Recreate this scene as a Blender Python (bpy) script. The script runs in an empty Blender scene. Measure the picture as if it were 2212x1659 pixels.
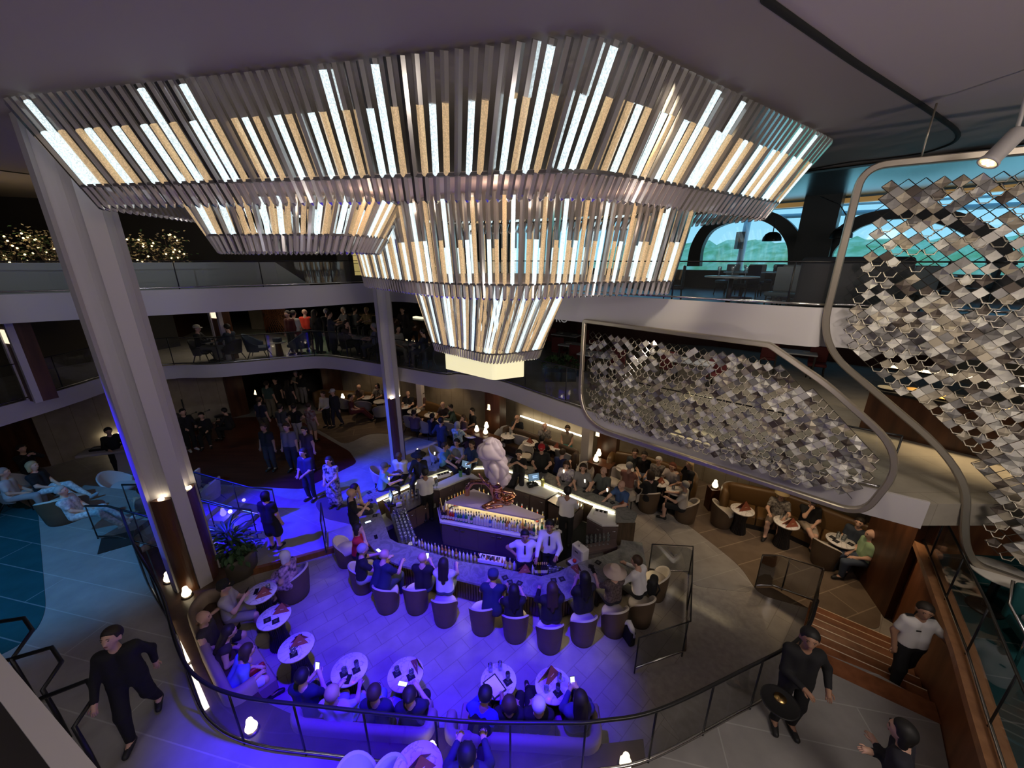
import bpy, bmesh, math, random
import numpy as np
from mathutils import Vector, Matrix, Euler
from mathutils.geometry import tessellate_polygon
random.seed(7); np.random.seed(7)
SC=bpy.context.scene; COL=SC.collection; PI=math.pi; R=math.radians
# ---------------- camera model: used to turn measured spots of the photo into spots of the place
F=831.0;CX=1106.0;CY=829.5;TH=R(17.9);CH=7.2
def ray(px,py):
    x=(px-CX)/F;y=(py-CY)/F
    return x, math.cos(TH)-y*math.sin(TH), -(y*math.cos(TH)+math.sin(TH))
def P(px,py,z=0.0):
    x,f,u=ray(px,py);t=(z-CH)/u
    return Vector((x*t,f*t,z))
def P2(px,py,z=0.0):
    p=P(px,py,z); return (p.x,p.y)
# ---------------- materials
MATS={}
def mat(name,col,rough=.6,metal=0.,emit=None,estr=1.,alpha=1.,trans=0.,spec=.5,noise=None,bump=None,coat=0.,ior=1.45):
    if name in MATS: return MATS[name]
    m=bpy.data.materials.new(name); m.use_nodes=True; nt=m.node_tree; b=nt.nodes['Principled BSDF']
    c=(col[0],col[1],col[2],1)
    b.inputs['Base Color'].default_value=c; b.inputs['Roughness'].default_value=rough; b.inputs['Metallic'].default_value=metal
    b.inputs['Specular IOR Level'].default_value=spec; b.inputs['IOR'].default_value=ior
    b.inputs['Transmission Weight'].default_value=trans; b.inputs['Alpha'].default_value=alpha; b.inputs['Coat Weight'].default_value=coat
    if emit: b.inputs['Emission Color'].default_value=(*emit,1); b.inputs['Emission Strength'].default_value=estr
    if noise or bump:
        tc=nt.nodes.new('ShaderNodeTexCoord'); tx=nt.nodes.new('ShaderNodeTexNoise')
        nt.links.new(tc.outputs['Object'],tx.inputs['Vector'])
        sc=(noise or bump)[0]; tx.inputs['Scale'].default_value=sc; tx.inputs['Detail'].default_value=4
        if noise:
            r=nt.nodes.new('ShaderNodeValToRGB'); c2=noise[1]
            r.color_ramp.elements[0].position=.35; r.color_ramp.elements[1].position=.65
            r.color_ramp.elements[0].color=c; r.color_ramp.elements[1].color=(*c2,1)
            nt.links.new(tx.outputs['Fac'],r.inputs['Fac']); nt.links.new(r.outputs['Color'],b.inputs['Base Color'])
        if bump:
            bp=nt.nodes.new('ShaderNodeBump'); bp.inputs['Strength'].default_value=bump[1]
            nt.links.new(tx.outputs['Fac'],bp.inputs['Height']); nt.links.new(bp.outputs['Normal'],b.inputs['Normal'])
    MATS[name]=m; return m
def floor_mat(name,c1,c2,grout,w,h,rough=.4,mortar=.006,rot=0.,spec=.5):
    m=mat(name,c1,rough,spec=spec); nt=m.node_tree; b=nt.nodes['Principled BSDF']
    tc=nt.nodes.new('ShaderNodeTexCoord'); mp=nt.nodes.new('ShaderNodeMapping'); mp.inputs['Rotation'].default_value=(0,0,rot)
    br=nt.nodes.new('ShaderNodeTexBrick'); br.inputs['Scale'].default_value=1.
    br.inputs['Brick Width'].default_value=w; br.inputs['Row Height'].default_value=h; br.inputs['Mortar Size'].default_value=mortar
    br.inputs['Color1'].default_value=(*c1,1); br.inputs['Color2'].default_value=(*c2,1); br.inputs['Mortar'].default_value=(*grout,1)
    nt.links.new(tc.outputs['Object'],mp.inputs['Vector']); nt.links.new(mp.outputs['Vector'],br.inputs['Vector'])
    nz=nt.nodes.new('ShaderNodeTexNoise'); nz.inputs['Scale'].default_value=3.; nz.inputs['Detail'].default_value=5
    nt.links.new(tc.outputs['Object'],nz.inputs['Vector'])
    mx=nt.nodes.new('ShaderNodeMixRGB'); mx.blend_type='MULTIPLY'; mx.inputs['Fac'].default_value=.5
    nt.links.new(br.outputs['Color'],mx.inputs['Color1']); nt.links.new(nz.outputs['Fac'],mx.inputs['Color2'])
    gm=nt.nodes.new('ShaderNodeGamma'); gm.inputs['Gamma'].default_value=.85
    nt.links.new(mx.outputs['Color'],gm.inputs['Color']); nt.links.new(gm.outputs['Color'],b.inputs['Base Color'])
    return m
def marble_mat(name,c1,c2,scale=3.,rough=.25,lo=.47,hi=.56):
    m=mat(name,c1,rough); nt=m.node_tree; b=nt.nodes['Principled BSDF']
    tc=nt.nodes.new('ShaderNodeTexCoord'); nz=nt.nodes.new('ShaderNodeTexNoise')
    nz.inputs['Scale'].default_value=scale; nz.inputs['Detail'].default_value=8; nz.inputs['Distortion'].default_value=2.2
    nt.links.new(tc.outputs['Object'],nz.inputs['Vector'])
    r=nt.nodes.new('ShaderNodeValToRGB'); e=r.color_ramp.elements
    e[0].position=lo; e[0].color=(*c1,1); e[1].position=(lo+hi)/2; e[1].color=(*c2,1)
    n=e.new(hi); n.color=(*c1,1)
    nt.links.new(nz.outputs['Fac'],r.inputs['Fac']); nt.links.new(r.outputs['Color'],b.inputs['Base Color'])
    return m
def wood_mat(name,c1,c2,scale=6.,rough=.4,axis=(1,1,8)):
    m=mat(name,c1,rough); nt=m.node_tree; b=nt.nodes['Principled BSDF']
    tc=nt.nodes.new('ShaderNodeTexCoord'); mp=nt.nodes.new('ShaderNodeMapping')
    mp.inputs['Scale'].default_value=(scale*(8 if axis[0]==1 else 1),scale*(8 if axis[1]==1 else 1),scale*(8 if axis[2]==1 else 1))
    nz=nt.nodes.new('ShaderNodeTexNoise'); nz.inputs['Scale'].default_value=.6; nz.inputs['Detail'].default_value=6
    nt.links.new(tc.outputs['Object'],mp.inputs['Vector']); nt.links.new(mp.outputs['Vector'],nz.inputs['Vector'])
    r=nt.nodes.new('ShaderNodeValToRGB'); r.color_ramp.elements[0].color=(*c1,1); r.color_ramp.elements[1].color=(*c2,1)
    r.color_ramp.elements[0].position=.3; r.color_ramp.elements[1].position=.7
    nt.links.new(nz.outputs['Fac'],r.inputs['Fac']); nt.links.new(r.outputs['Color'],b.inputs['Base Color'])
    return m
def clear_mat(name,tint=(.9,.92,.93),opac=.2,col=(.6,.6,.6),rough=.1,gloss=.12,emit=0.):
    """thin see-through pane or acrylic: transparent + a little diffuse + a fresnel glint"""
    if name in MATS: return MATS[name]
    m=bpy.data.materials.new(name); m.use_nodes=True; nt=m.node_tree; nt.nodes.clear()
    o=nt.nodes.new('ShaderNodeOutputMaterial'); t=nt.nodes.new('ShaderNodeBsdfTransparent'); t.inputs['Color'].default_value=(*tint,1)
    d=nt.nodes.new('ShaderNodeBsdfDiffuse'); d.inputs['Color'].default_value=(*col,1)
    g=nt.nodes.new('ShaderNodeBsdfGlossy'); g.inputs['Roughness'].default_value=rough
    a=nt.nodes.new('ShaderNodeMixShader'); a.inputs['Fac'].default_value=opac
    nt.links.new(t.outputs[0],a.inputs[1]); nt.links.new(d.outputs[0],a.inputs[2])
    f=nt.nodes.new('ShaderNodeFresnel'); f.inputs['IOR'].default_value=1.45
    ml=nt.nodes.new('ShaderNodeMath'); ml.operation='MULTIPLY_ADD'; ml.inputs[1].default_value=.8; ml.inputs[2].default_value=gloss*.3
    ml.use_clamp=True; nt.links.new(f.outputs[0],ml.inputs[0])
    b=nt.nodes.new('ShaderNodeMixShader'); nt.links.new(ml.outputs[0],b.inputs[0]); nt.links.new(a.outputs[0],b.inputs[1]); nt.links.new(g.outputs[0],b.inputs[2])
    nt.links.new(b.outputs[0],o.inputs[0]); MATS[name]=m; return m
def led_mat(name,col,s,scale=60.,lo=.55):
    """LED strip behind bubbled acrylic"""
    if name in MATS: return MATS[name]
    m=bpy.data.materials.new(name); m.use_nodes=True; nt=m.node_tree; b=nt.nodes['Principled BSDF']
    b.inputs['Base Color'].default_value=(*[c*.6 for c in col],1); b.inputs['Roughness'].default_value=.2
    tc=nt.nodes.new('ShaderNodeTexCoord'); v=nt.nodes.new('ShaderNodeTexVoronoi'); v.inputs['Scale'].default_value=scale
    nt.links.new(tc.outputs['Object'],v.inputs['Vector'])
    mr=nt.nodes.new('ShaderNodeMapRange'); mr.inputs['From Min'].default_value=0; mr.inputs['From Max'].default_value=.7
    mr.inputs['To Min'].default_value=s*1.25; mr.inputs['To Max'].default_value=s*lo
    nt.links.new(v.outputs['Distance'],mr.inputs['Value']); nt.links.new(mr.outputs[0],b.inputs['Emission Strength'])
    b.inputs['Emission Color'].default_value=(*col,1); MATS[name]=m; return m
# ---------------- mesh builder
class MB:
    def __init__(s): s.v=[]; s.f=[]; s.m=[]; s.sm=[]
    def add(s,vs,fs,mi=0,M=None,smooth=False):
        o=len(s.v)
        if M is not None: vs=[M@Vector(v) for v in vs]
        s.v.extend([tuple(v) for v in vs]); s.f.extend([tuple(i+o for i in f) for f in fs]); s.m.extend([mi]*len(fs)); s.sm.extend([smooth]*len(fs)); return s
    def box(s,c,d,mi=0,rz=0,M=None,bev=0.):
        x,y,z=d[0]/2,d[1]/2,d[2]/2
        T=Matrix.Translation(c)@Matrix.Rotation(rz,4,'Z')
        if M is not None: T=M@T
        if bev>0:
            b=min(bev,x*.9,y*.9,z*.9); bm=bmesh.new(); bmesh.ops.create_cube(bm,size=1)
            for v in bm.verts: v.co=Vector((v.co.x*d[0],v.co.y*d[1],v.co.z*d[2]))
            bmesh.ops.bevel(bm,geom=bm.edges[:],offset=b,segments=3,profile=.5,affect='EDGES')
            bm.verts.index_update(); s.add([v.co for v in bm.verts],[[v.index for v in f.verts] for f in bm.faces],mi,T,True); bm.free(); return s
        vs=[(-x,-y,-z),(x,-y,-z),(x,y,-z),(-x,y,-z),(-x,-y,z),(x,-y,z),(x,y,z),(-x,y,z)]
        return s.add(vs,[(0,3,2,1),(4,5,6,7),(0,1,5,4),(1,2,6,5),(2,3,7,6),(3,0,4,7)],mi,T)
    def lathe(s,prof,n=20,mi=0,M=None,smooth=True,cap=True,c=(0,0,0),sx=1.,sy=1.):
        vs=[];fs=[]
        for r,z in prof:
            for k in range(n):
                a=2*PI*k/n; vs.append((c[0]+r*sx*math.cos(a),c[1]+r*sy*math.sin(a),c[2]+z))
        for i in range(len(prof)-1):
            for k in range(n):
                k2=(k+1)%n; fs.append((i*n+k,i*n+k2,(i+1)*n+k2,(i+1)*n+k))
        if cap:
            fs.append(tuple(range(n))[::-1]); L=(len(prof)-1)*n; fs.append(tuple(range(L,L+n)))
        return s.add(vs,fs,mi,M,smooth)
    def tube(s,pts,r,n=8,mi=0,closed=False,M=None,rr=None,cap=True,prof=None):
        pts=[Vector(p) for p in pts]; N=len(pts); vs=[];fs=[]; up=None
        for i,p in enumerate(pts):
            if closed: t=(pts[(i+1)%N]-pts[i-1])
            else: t=pts[min(i+1,N-1)]-pts[max(i-1,0)]
            t=t.normalized() if t.length>1e-9 else Vector((0,0,1))
            if up is None:
                up=Vector((0,0,1)) if abs(t.z)<.9 else Vector((1,0,0))
            a=t.cross(up)
            if a.length<1e-4: a=t.cross(Vector((0,1,.3)))
            a.normalize(); b=a.cross(t).normalized(); up=b
            q=rr[i] if rr else r
            for k in range(n):
                if prof: dx,dz=prof[k]
                else:
                    an=2*PI*k/n; dx,dz=math.cos(an),math.sin(an)
                vs.append(p+a*dx*q+b*dz*q)
        for i in range(N if closed else N-1):
            j=(i+1)%N
            for k in range(n):
                k2=(k+1)%n; fs.append((i*n+k,j*n+k,j*n+k2,i*n+k2))
        if cap and not closed: fs.append(tuple(range(n))); fs.append(tuple(range((N-1)*n,N*n))[::-1])
        return s.add(vs,fs,mi,M,prof is None)
    def sph(s,c,r,mi=0,n=10,sc=(1,1,1),M=None):
        pr=[(max(1e-4,math.sin(PI*k/(n-2))),-math.cos(PI*k/(n-2))) for k in range(n-1)]
        T=Matrix.Translation(c)@Matrix.Diagonal((r*sc[0],r*sc[1],r*sc[2],1))
        if M is not None: T=M@T
        return s.lathe(pr,n,mi,T,True,False)
    def prism(s,poly,z0,z1,mi=0,ms=None,M=None,holes=(),bottom=True,top=True):
        """poly: list of (x,y), top z1, bottom z0; ms: side material"""
        ms=mi if ms is None else ms
        loops=[[Vector((x,y,0)) for x,y in poly]]+[[Vector((x,y,0)) for x,y in h] for h in holes]
        flat=[v for l in loops for v in l]; tri=tessellate_polygon(loops); n=len(flat)
        z1f=z1 if callable(z1) else (lambda x,y:z1)
        vs=[(v.x,v.y,z0) for v in flat]+[(v.x,v.y,z1f(v.x,v.y)) for v in flat]
        def up(t):
            a,b,c=[flat[i] for i in t]; return t if (b-a).cross(c-a).z>0 else (t[0],t[2],t[1])
        tri=[up(t) for t in tri]
        if top: s.add(vs,[tuple(i+n for i in t) for t in tri],mi,M)
        if bottom: s.add(vs,[tuple(reversed(t)) for t in tri],mi,M)
        o=0; fs=[]
        for li,l in enumerate(loops):
            k=len(l); ar=sum(l[i].x*l[(i+1)%k].y-l[(i+1)%k].x*l[i].y for i in range(k))
            ccw=(ar>0) == (li==0)
            for i in range(k):
                j=(i+1)%k; q=(o+i,o+j,o+j+n,o+i+n); fs.append(q if ccw else q[::-1])
            o+=k
        return s.add(vs,fs,ms,M)
    def quadstrip(s,A,B,mi=0,smooth=True):
        n=len(A); return s.add(list(A)+list(B),[(i,i+1,n+i+1,n+i) for i in range(n-1)],mi,None,smooth)
def mesh_of(mb,name,mats):
    me=bpy.data.meshes.new(name); me.from_pydata(mb.v,[],mb.f); me.validate(); 
    for m in (mats if isinstance(mats,(list,tuple)) else [mats]): me.materials.append(m)
    if len(me.polygons)==len(mb.f):
        me.polygons.foreach_set('material_index',mb.m); me.polygons.foreach_set('use_smooth',mb.sm)
    me.update(); return me
def link(name,me,parent=None,loc=None,rz=0.):
    o=bpy.data.objects.new(name,me); COL.objects.link(o)
    if parent is not None: o.parent=parent
    if loc is not None: o.location=loc
    if rz: o.rotation_euler=(0,0,rz)
    return o
def tag(o,label=None,cat=None,group=None,kind=None):
    if label: o['label']=label
    if cat: o['category']=cat
    if group: o['group']=group
    if kind: o['kind']=kind
    return o
def thing(name,label,cat,loc=(0,0,0),rz=0,group=None):
    o=link(name,None,None,loc,rz); o.empty_display_size=.1; return tag(o,label,cat,group)
def part(root,name,mb,mats,label=None,loc=None,rz=0):
    o=link(name,mesh_of(mb,name,mats),root,loc,rz)
    if label: o['label']=label
    return o
def single(name,mb,mats,label,cat,loc=(0,0,0),rz=0,group=None,kind=None):
    return tag(link(name,mesh_of(mb,name,mats),None,loc,rz),label,cat,group,kind)
def struct(name,mb,mats):
    o=link(name,mesh_of(mb,name,mats)); o['kind']='structure'; return o
def dup(root,loc,rz=0,label=None,group=None,scale=None,mats=None):
    r=root.copy(); COL.objects.link(r); r.location=loc; r.rotation_euler=(0,0,rz)
    if label: r['label']=label
    if group: r['group']=group
    if scale: r.scale=scale
    for ch in list(root.children):
        c=ch.copy(); COL.objects.link(c); c.parent=r
        for g in ch.children:
            d=g.copy(); COL.objects.link(d); d.parent=c
    return r
def recolor(root,frm,to):
    """give one copy another material in a slot (object-linked)"""
    for o in [root]+list(root.children):
        if o.type!='MESH': continue
        for i,sl in enumerate(o.material_slots):
            if sl.material and sl.material.name==frm.name: sl.link='OBJECT'; sl.material=to
def rounded(poly,r,n=6):
    """round the corners of a polygon; r scalar or list"""
    out=[]; N=len(poly)
    for i in range(N):
        p=Vector(poly[i]); a=Vector(poly[i-1]); b=Vector(poly[(i+1)%N]); q=r[i] if isinstance(r,(list,tuple)) else r
        if q<=0: out.append(tuple(p)); continue
        da=(a-p); db=(b-p); q1=min(q,da.length*.48); q2=min(q,db.length*.48); s=p+da.normalized()*q1; e=p+db.normalized()*q2
        for k in range(n+1):
            t=k/n; out.append(tuple(s*(1-t)**2+p*2*t*(1-t)+e*t*t))
    return out
def smooth_path(pts,n=8,closed=False):
    pts=[Vector(p) for p in pts]; N=len(pts); out=[]
    rng=range(N if closed else N-1)
    for i in rng:
        p0=pts[(i-1)%N] if closed or i>0 else pts[i]; p1=pts[i]; p2=pts[(i+1)%N]; p3=pts[(i+2)%N] if closed or i+2<N else p2
        for k in range(n):
            t=k/n; out.append(.5*((2*p1)+(-p0+p2)*t+(2*p0-5*p1+4*p2-p3)*t*t+(-p0+3*p1-3*p2+p3)*t**3))
    if not closed: out.append(pts[-1])
    return out
def resample(pts,step,closed=False):
    pts=[Vector(p) for p in pts]
    if closed: pts=pts+[pts[0]]
    seg=[(b-a).length for a,b in zip(pts,pts[1:])]; L=sum(seg); n=max(1,round(L/step)); out=[]
    i=0;acc=0
    for k in range(n+(0 if closed else 1)):
        d=L*k/n
        while i<len(seg)-1 and acc+seg[i]<d: acc+=seg[i]; i+=1
        t=(d-acc)/seg[i] if seg[i]>0 else 0; out.append(pts[i].lerp(pts[i+1],min(1,t)))
    return out
def offset_poly(poly,d):
    """move polygon corners inward by d (ccw or cw handled)"""
    n=len(poly); ar=sum(poly[i][0]*poly[(i+1)%n][1]-poly[(i+1)%n][0]*poly[i][1] for i in range(n)); s=1 if ar>0 else -1
    out=[]
    for i in range(n):
        p=Vector(poly[i][:2]); a=Vector(poly[i-1][:2]); b=Vector(poly[(i+1)%n][:2])
        e1=(p-a).normalized(); e2=(b-p).normalized(); n1=Vector((-e1.y,e1.x))*s; n2=Vector((-e2.y,e2.x))*s
        m=(n1+n2); l=m.length
        if l<1e-6: out.append(tuple(p)); continue
        m/=l; c=max(.35,m.dot(n1)); out.append(tuple(p+m*d/c))
    return out
# ---------------- people: one continuous body surface grown from a posed skeleton
def surf_nets(bones,h,k=.035,pad=.05,cut=None):
    """bones: list of (a,b,ra,rb); polygonise the smooth union. returns verts, quads"""
    A=np.array([b[0] for b in bones],float);B=np.array([b[1] for b in bones],float)
    ra=np.array([b[2] for b in bones],float);rb=np.array([b[3] for b in bones],float)
    rm=np.maximum(ra,rb)[:,None]
    lo=np.minimum(A-rm,B-rm).min(0)-pad; hi=np.maximum(A+rm,B+rm).max(0)+pad
    n=np.ceil((hi-lo)/h).astype(int)+1
    X=lo[0]+h*np.arange(n[0]);Y=lo[1]+h*np.arange(n[1]);Z=lo[2]+h*np.arange(n[2])
    E=np.zeros(n,np.float32)
    for i in range(len(A)):
        rr=rm[i,0]+.12
        s=[]
        for ax,G in enumerate((X,Y,Z)):
            l=min(A[i,ax],B[i,ax])-rr; u=max(A[i,ax],B[i,ax])+rr
            s.append(slice(np.searchsorted(G,l),np.searchsorted(G,u)))
        x=X[s[0]][:,None,None];y=Y[s[1]][None,:,None];z=Z[s[2]][None,None,:]
        d=B[i]-A[i];L=max(1e-9,float(d@d))
        t=np.clip(((x-A[i,0])*d[0]+(y-A[i,1])*d[1]+(z-A[i,2])*d[2])/L,0,1)
        q=np.sqrt((x-A[i,0]-t*d[0])**2+(y-A[i,1]-t*d[1])**2+(z-A[i,2]-t*d[2])**2)-(ra[i]+t*(rb[i]-ra[i]))
        E[s[0],s[1],s[2]]+=np.exp(-np.clip(q,-.3,.3)*(1/(k*.45))).astype(np.float32)
    V=-np.log(np.maximum(E,1e-12))*(k*.45)
    V=np.clip(V,-.3,.3)
    if cut is not None:
        V=np.maximum(V,cut(X[:,None,None],Y[None,:,None],Z[None,None,:]).astype(np.float32))
    ins=V<0
    c=[ins[i:n[0]-1+i,j:n[1]-1+j,l:n[2]-1+l] for i in (0,1) for j in (0,1) for l in (0,1)]
    sm=sum(x.astype(np.int8) for x in c); act=(sm>0)&(sm<8)
    idx=-np.ones(act.shape,int); cells=np.argwhere(act); idx[act]=np.arange(len(cells))
    acc=np.zeros((len(cells),3));cnt=np.zeros(len(cells))
    cv=[V[cells[:,0]+i,cells[:,1]+j,cells[:,2]+l] for i in (0,1) for j in (0,1) for l in (0,1)]
    off=[(i,j,l) for i in (0,1) for j in (0,1) for l in (0,1)]
    for a in range(8):
        for b in range(a+1,8):
            if sum(abs(p-q) for p,q in zip(off[a],off[b]))!=1: continue
            m=(cv[a]<0)!=(cv[b]<0); t=np.zeros(len(cells)); t[m]=cv[a][m]/(cv[a][m]-cv[b][m])
            for ax in range(3): acc[m,ax]+=off[a][ax]+t[m]*(off[b][ax]-off[a][ax])
            cnt[m]+=1
    vs=lo+h*(cells+acc/np.maximum(cnt,1)[:,None])
    fs=[]
    for ax in range(3):
        s0=[slice(None)]*3;s1=[slice(None)]*3;s0[ax]=slice(0,-1);s1[ax]=slice(1,None)
        a=ins[tuple(s0)];b=ins[tuple(s1)];ed=np.argwhere(a!=b)
        o1,o2=[(1,2),(2,0),(0,1)][ax]
        ok=(ed[:,o1]>0)&(ed[:,o2]>0)&(ed[:,o1]<n[o1]-1)&(ed[:,o2]<n[o2]-1); ed=ed[ok]
        if not len(ed): continue
        def cell(d1,d2):
            q=ed.copy();q[:,o1]-=d1;q[:,o2]-=d2; return idx[q[:,0],q[:,1],q[:,2]]
        Q=np.stack([cell(1,1),cell(0,1),cell(0,0),cell(1,0)],1)
        fl=~a[ed[:,0],ed[:,1],ed[:,2]]; Q[fl]=Q[fl][:,::-1]; fs.append(Q)
    return vs,np.concatenate(fs) if fs else np.zeros((0,4),int)
def np_mesh(name,vs,fs,mats,extra=None):
    mb=MB(); mb.v=[tuple(v) for v in vs]; mb.f=[tuple(int(i) for i in f) for f in fs]; mb.m=[0]*len(fs); mb.sm=[True]*len(fs)
    if extra: mb.add(extra.v,[],0); o=len(mb.v)-len(extra.v); mb.f+= [tuple(i+o for i in f) for f in extra.f]; mb.m+=extra.m; mb.sm+=extra.sm
    return mesh_of(mb,name,mats)
def ik(s,t,l1,l2,hint):
    s=Vector(s);t=Vector(t);d=t-s;L=d.length; mx=(l1+l2)*.995
    if L>mx: t=s+d*(mx/L); d=t-s; L=mx
    L=max(L,.12); a=(l1*l1-l2*l2+L*L)/(2*L); hgt=math.sqrt(max(0,l1*l1-a*a)); dn=d.normalized()
    hv=Vector(hint); hv=hv-dn*hv.dot(dn)
    if hv.length<1e-4: hv=Vector((0,0,-1))
    return s+dn*a+hv.normalized()*hgt, t
ARM={ # wrist targets (left,right) in pose frame, relative to the pelvis, for a seated or standing figure; x is mirrored for the left
 'lap':((.09,.26,.06),(.09,.26,.06)),'table':((.17,.40,.22),(.15,.42,.22)),'bar':((.20,.42,.24),(.17,.45,.24)),
 'phone':((.05,.30,.33),(.07,.30,.36)),'photo':((.06,.33,.50),(.08,.33,.52)),'chin':((.10,.25,.12),(.04,.17,.52)),
 'hips':((.21,.02,.13),(.21,.02,.13)),'cross':((-.08,.22,.22),(-.08,.24,.24)),'side':((.27,.05,-.10),(.27,.03,-.10)),
 'walk':((.25,-.15,-.06),(.25,.24,-.02)),'tray':((.26,.16,.10),(.06,.28,.16)),'reach':((.17,.40,.20),(.26,.52,.12)),
 'sofa':((.46,-.05,.32),(.12,.24,.08)),'drink':((.12,.28,.10),(.10,.30,.30)),'work':((.16,.36,.14),(.16,.38,.12)),
 'rail':((.48,.28,.10),(.24,.04,-.08)),'point':((.20,.10,0),(.10,.45,.30)),'pocket':((.20,.05,.0),(.20,.05,.0)),'clasp':((.03,.24,.08),(.03,.24,.08)),
 'back':((.16,.30,.10),(.3,-.1,.1))}
SKIN={'light':(.62,.38,.28),'tan':(.45,.26,.17),'dark':(.13,.065,.04),'mid':(.35,.19,.12),'red':(.66,.33,.26)}
HAIRC={'black':(.008,.007,.007),'brown':(.045,.025,.015),'grey':(.35,.34,.33),'white':(.65,.63,.6),'blond':(.45,.33,.17),'red':(.14,.04,.02),'dark':(.02,.014,.01)}
def cmat(pref,c,**k):
    return mat('%s_%02x%02x%02x'%(pref,*[int(min(1,max(0,v))*255) for v in c]),c,**k)
def pattern_mat(name,c1,c2,scale):
    return mat(name,c1,.8,noise=(scale,c2))
def person(label,loc,face,pose='stand',arms='side',H=1.72,skin='light',hair='short',hc='brown',shirt=(.05,.05,.06),sleeve='short',
           bottom='trousers',pc=(.02,.02,.03),lean=0.,turn=0.,nod=0.,fat=1.,hat=None,hatc=(.02,.02,.02),seat=.46,group=None,det=1,shoe=(.02,.02,.02),
           smat=None,pmat=None,dx=0.,tie=False,vest=None,stride=.0,legs=None,collar=None,twist=0.,name='person'):
    s=H/1.74; h=.0195 if det==2 else (.024 if det==1 else .03)
    V3=lambda x,y,z: Vector((x*s,y*s,z*s))
    sit=pose in('sit','lounge','cross')
    pz=(seat+.10)/s if sit else .95
    pel=V3(0,0,pz)
    Rl=Matrix.Rotation(-lean,3,'X'); Rt=Matrix.Rotation(twist,3,'Z')
    def T(x,y,z): return pel+Rt@(Rl@V3(x,y,z))     # torso frame
    up={'waist':T(0,-.005,.13),'chest':T(0,.0,.33),'neck':T(0,-.01,.52)}
    HR=Matrix.Rotation(turn,3,'Z')@Matrix.Rotation(-nod-lean*.45,3,'X')
    hd=up['neck']+Rt@(Rl@V3(0,.015,.05))+Rt@(HR@V3(0,.02,.10))
    Hh=lambda x,y,z: hd+Rt@(HR@V3(x,y,z))
    f2=fat; body=[];sh=[];pa=[];boots=[]
    # torso
    for sx in(-1,1):
        t1=(T(sx*.075*f2,0,0),T(sx*.07*f2,0+.012*(f2-1)*8,.16),.105*f2,.095*f2); t2=(t1[1],T(sx*.095,.005,.40),.095*f2,.088)
        t3=(T(sx*.05,-.005,.43),T(sx*.162,-.01,.442),.06,.058)
        body+=[t1,t2,t3]; g=.014
        sh+=[(T(sx*.075*f2,0,.04),t1[1],.110*f2+g,t1[3]+g),(t2[0],t2[1],t2[2]+g,t2[3]+g),(t3[0],t3[1],t3[2]+.01,t3[3]+g)]
        pa+=[(T(sx*.07*f2,0,.03),T(sx*.075*f2,0,-.03),.110*f2+.008,.108*f2+.01)]
    body+=[(T(0,-.01,.46),up['neck'],.055,.05),(up['neck'],hd+Rt@(HR@V3(0,0,-.05)),.05,.048)]
    # head
    body+=[(Hh(0,-.012,.03),Hh(0,-.02,.04),.092*s,.09*s),(Hh(0,.03,.0),Hh(0,.045,-.075),.068*s,.040*s),(Hh(0,.06,.045),Hh(0,.055,.01),.045*s,.04*s),
           (Hh(0,.088,.005),Hh(0,.108,-.025),.012*s,.017*s)]
    for sx in(-1,1): body.append((Hh(sx*.09,-.005,.01),Hh(sx*.098,-.012,-.02),.018*s,.016*s))
    # legs
    for i,sx in enumerate((-1,1)):
        hip=pel+Rt@V3(sx*.095*f2,0,-.02)
        if sit:
            if pose=='lounge': kn=V3(sx*.12,.46,seat/s+.10); an=V3(sx*.12,.82,.10)
            elif pose=='cross' and sx==1: kn=V3(.02,.44,seat/s+.16); an=V3(-.16,.62,.36)
            else: kn=V3(sx*.14,.45,seat/s+.045); an=V3(sx*.13,.43+.05*(i if legs is None else legs),.085)
        else:
            st=stride*sx; kn=V3(sx*.105,.03+st*.5+abs(st)*.08,.51); an=V3(sx*.10,-.02+st,.085+max(0,-st)*.18)
            if bottom=='kneel': pass
        toe=an+V3(sx*.025,.17,-.045 if not(pose=='lounge') else .06)
        if pose=='cross' and sx==1: toe=an+V3(-.03,.15,-.03)
        r1,r2,r3=.085*f2,.058*f2,.04
        body+=[(hip,kn,r1,r2),(kn,kn.lerp(an,.35),r2*.95,.056),(kn.lerp(an,.35),an,.056,r3),(an,toe,.042,.032)]
        boots+=[(an+V3(0,-.02,-.01),an+V3(0,-.035,-.035),.05,.05),(an+V3(0,.02,-.025),toe,.05,.04)]
        g=.014
        if bottom in('trousers','jeans'): pa+=[(hip,kn,r1+g,r2+g+.006),(kn,an+V3(0,0,.03),r2+g+.006,.058)]
        elif bottom=='shorts': pa+=[(hip,hip.lerp(kn,.85),r1+g,r2+g+.016)]
        elif bottom=='skirt': pa+=[(hip,hip.lerp(kn,1.02),r1+g+.01,r2+g+.05)]
        elif bottom=='dress':
            sh+=[(hip,kn,r1+g+.02,r2+.06),(kn,kn.lerp(an,.75),r2+.06,.12)]
    if bottom=='skirt' or bottom=='dress':
        kk=(pel+V3(0,.0,-.05),V3(0,.02 if not sit else .35,.6 if not sit else seat/s+.03),.12,.13); (sh if bottom=='dress' else pa).append(kk)
        if bottom=='dress' and not sit: sh.append((kk[1],V3(0,0,.30),.13,.16))
    # arms
    ext=MB(); hands=[]
    tg=ARM[arms]
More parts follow.
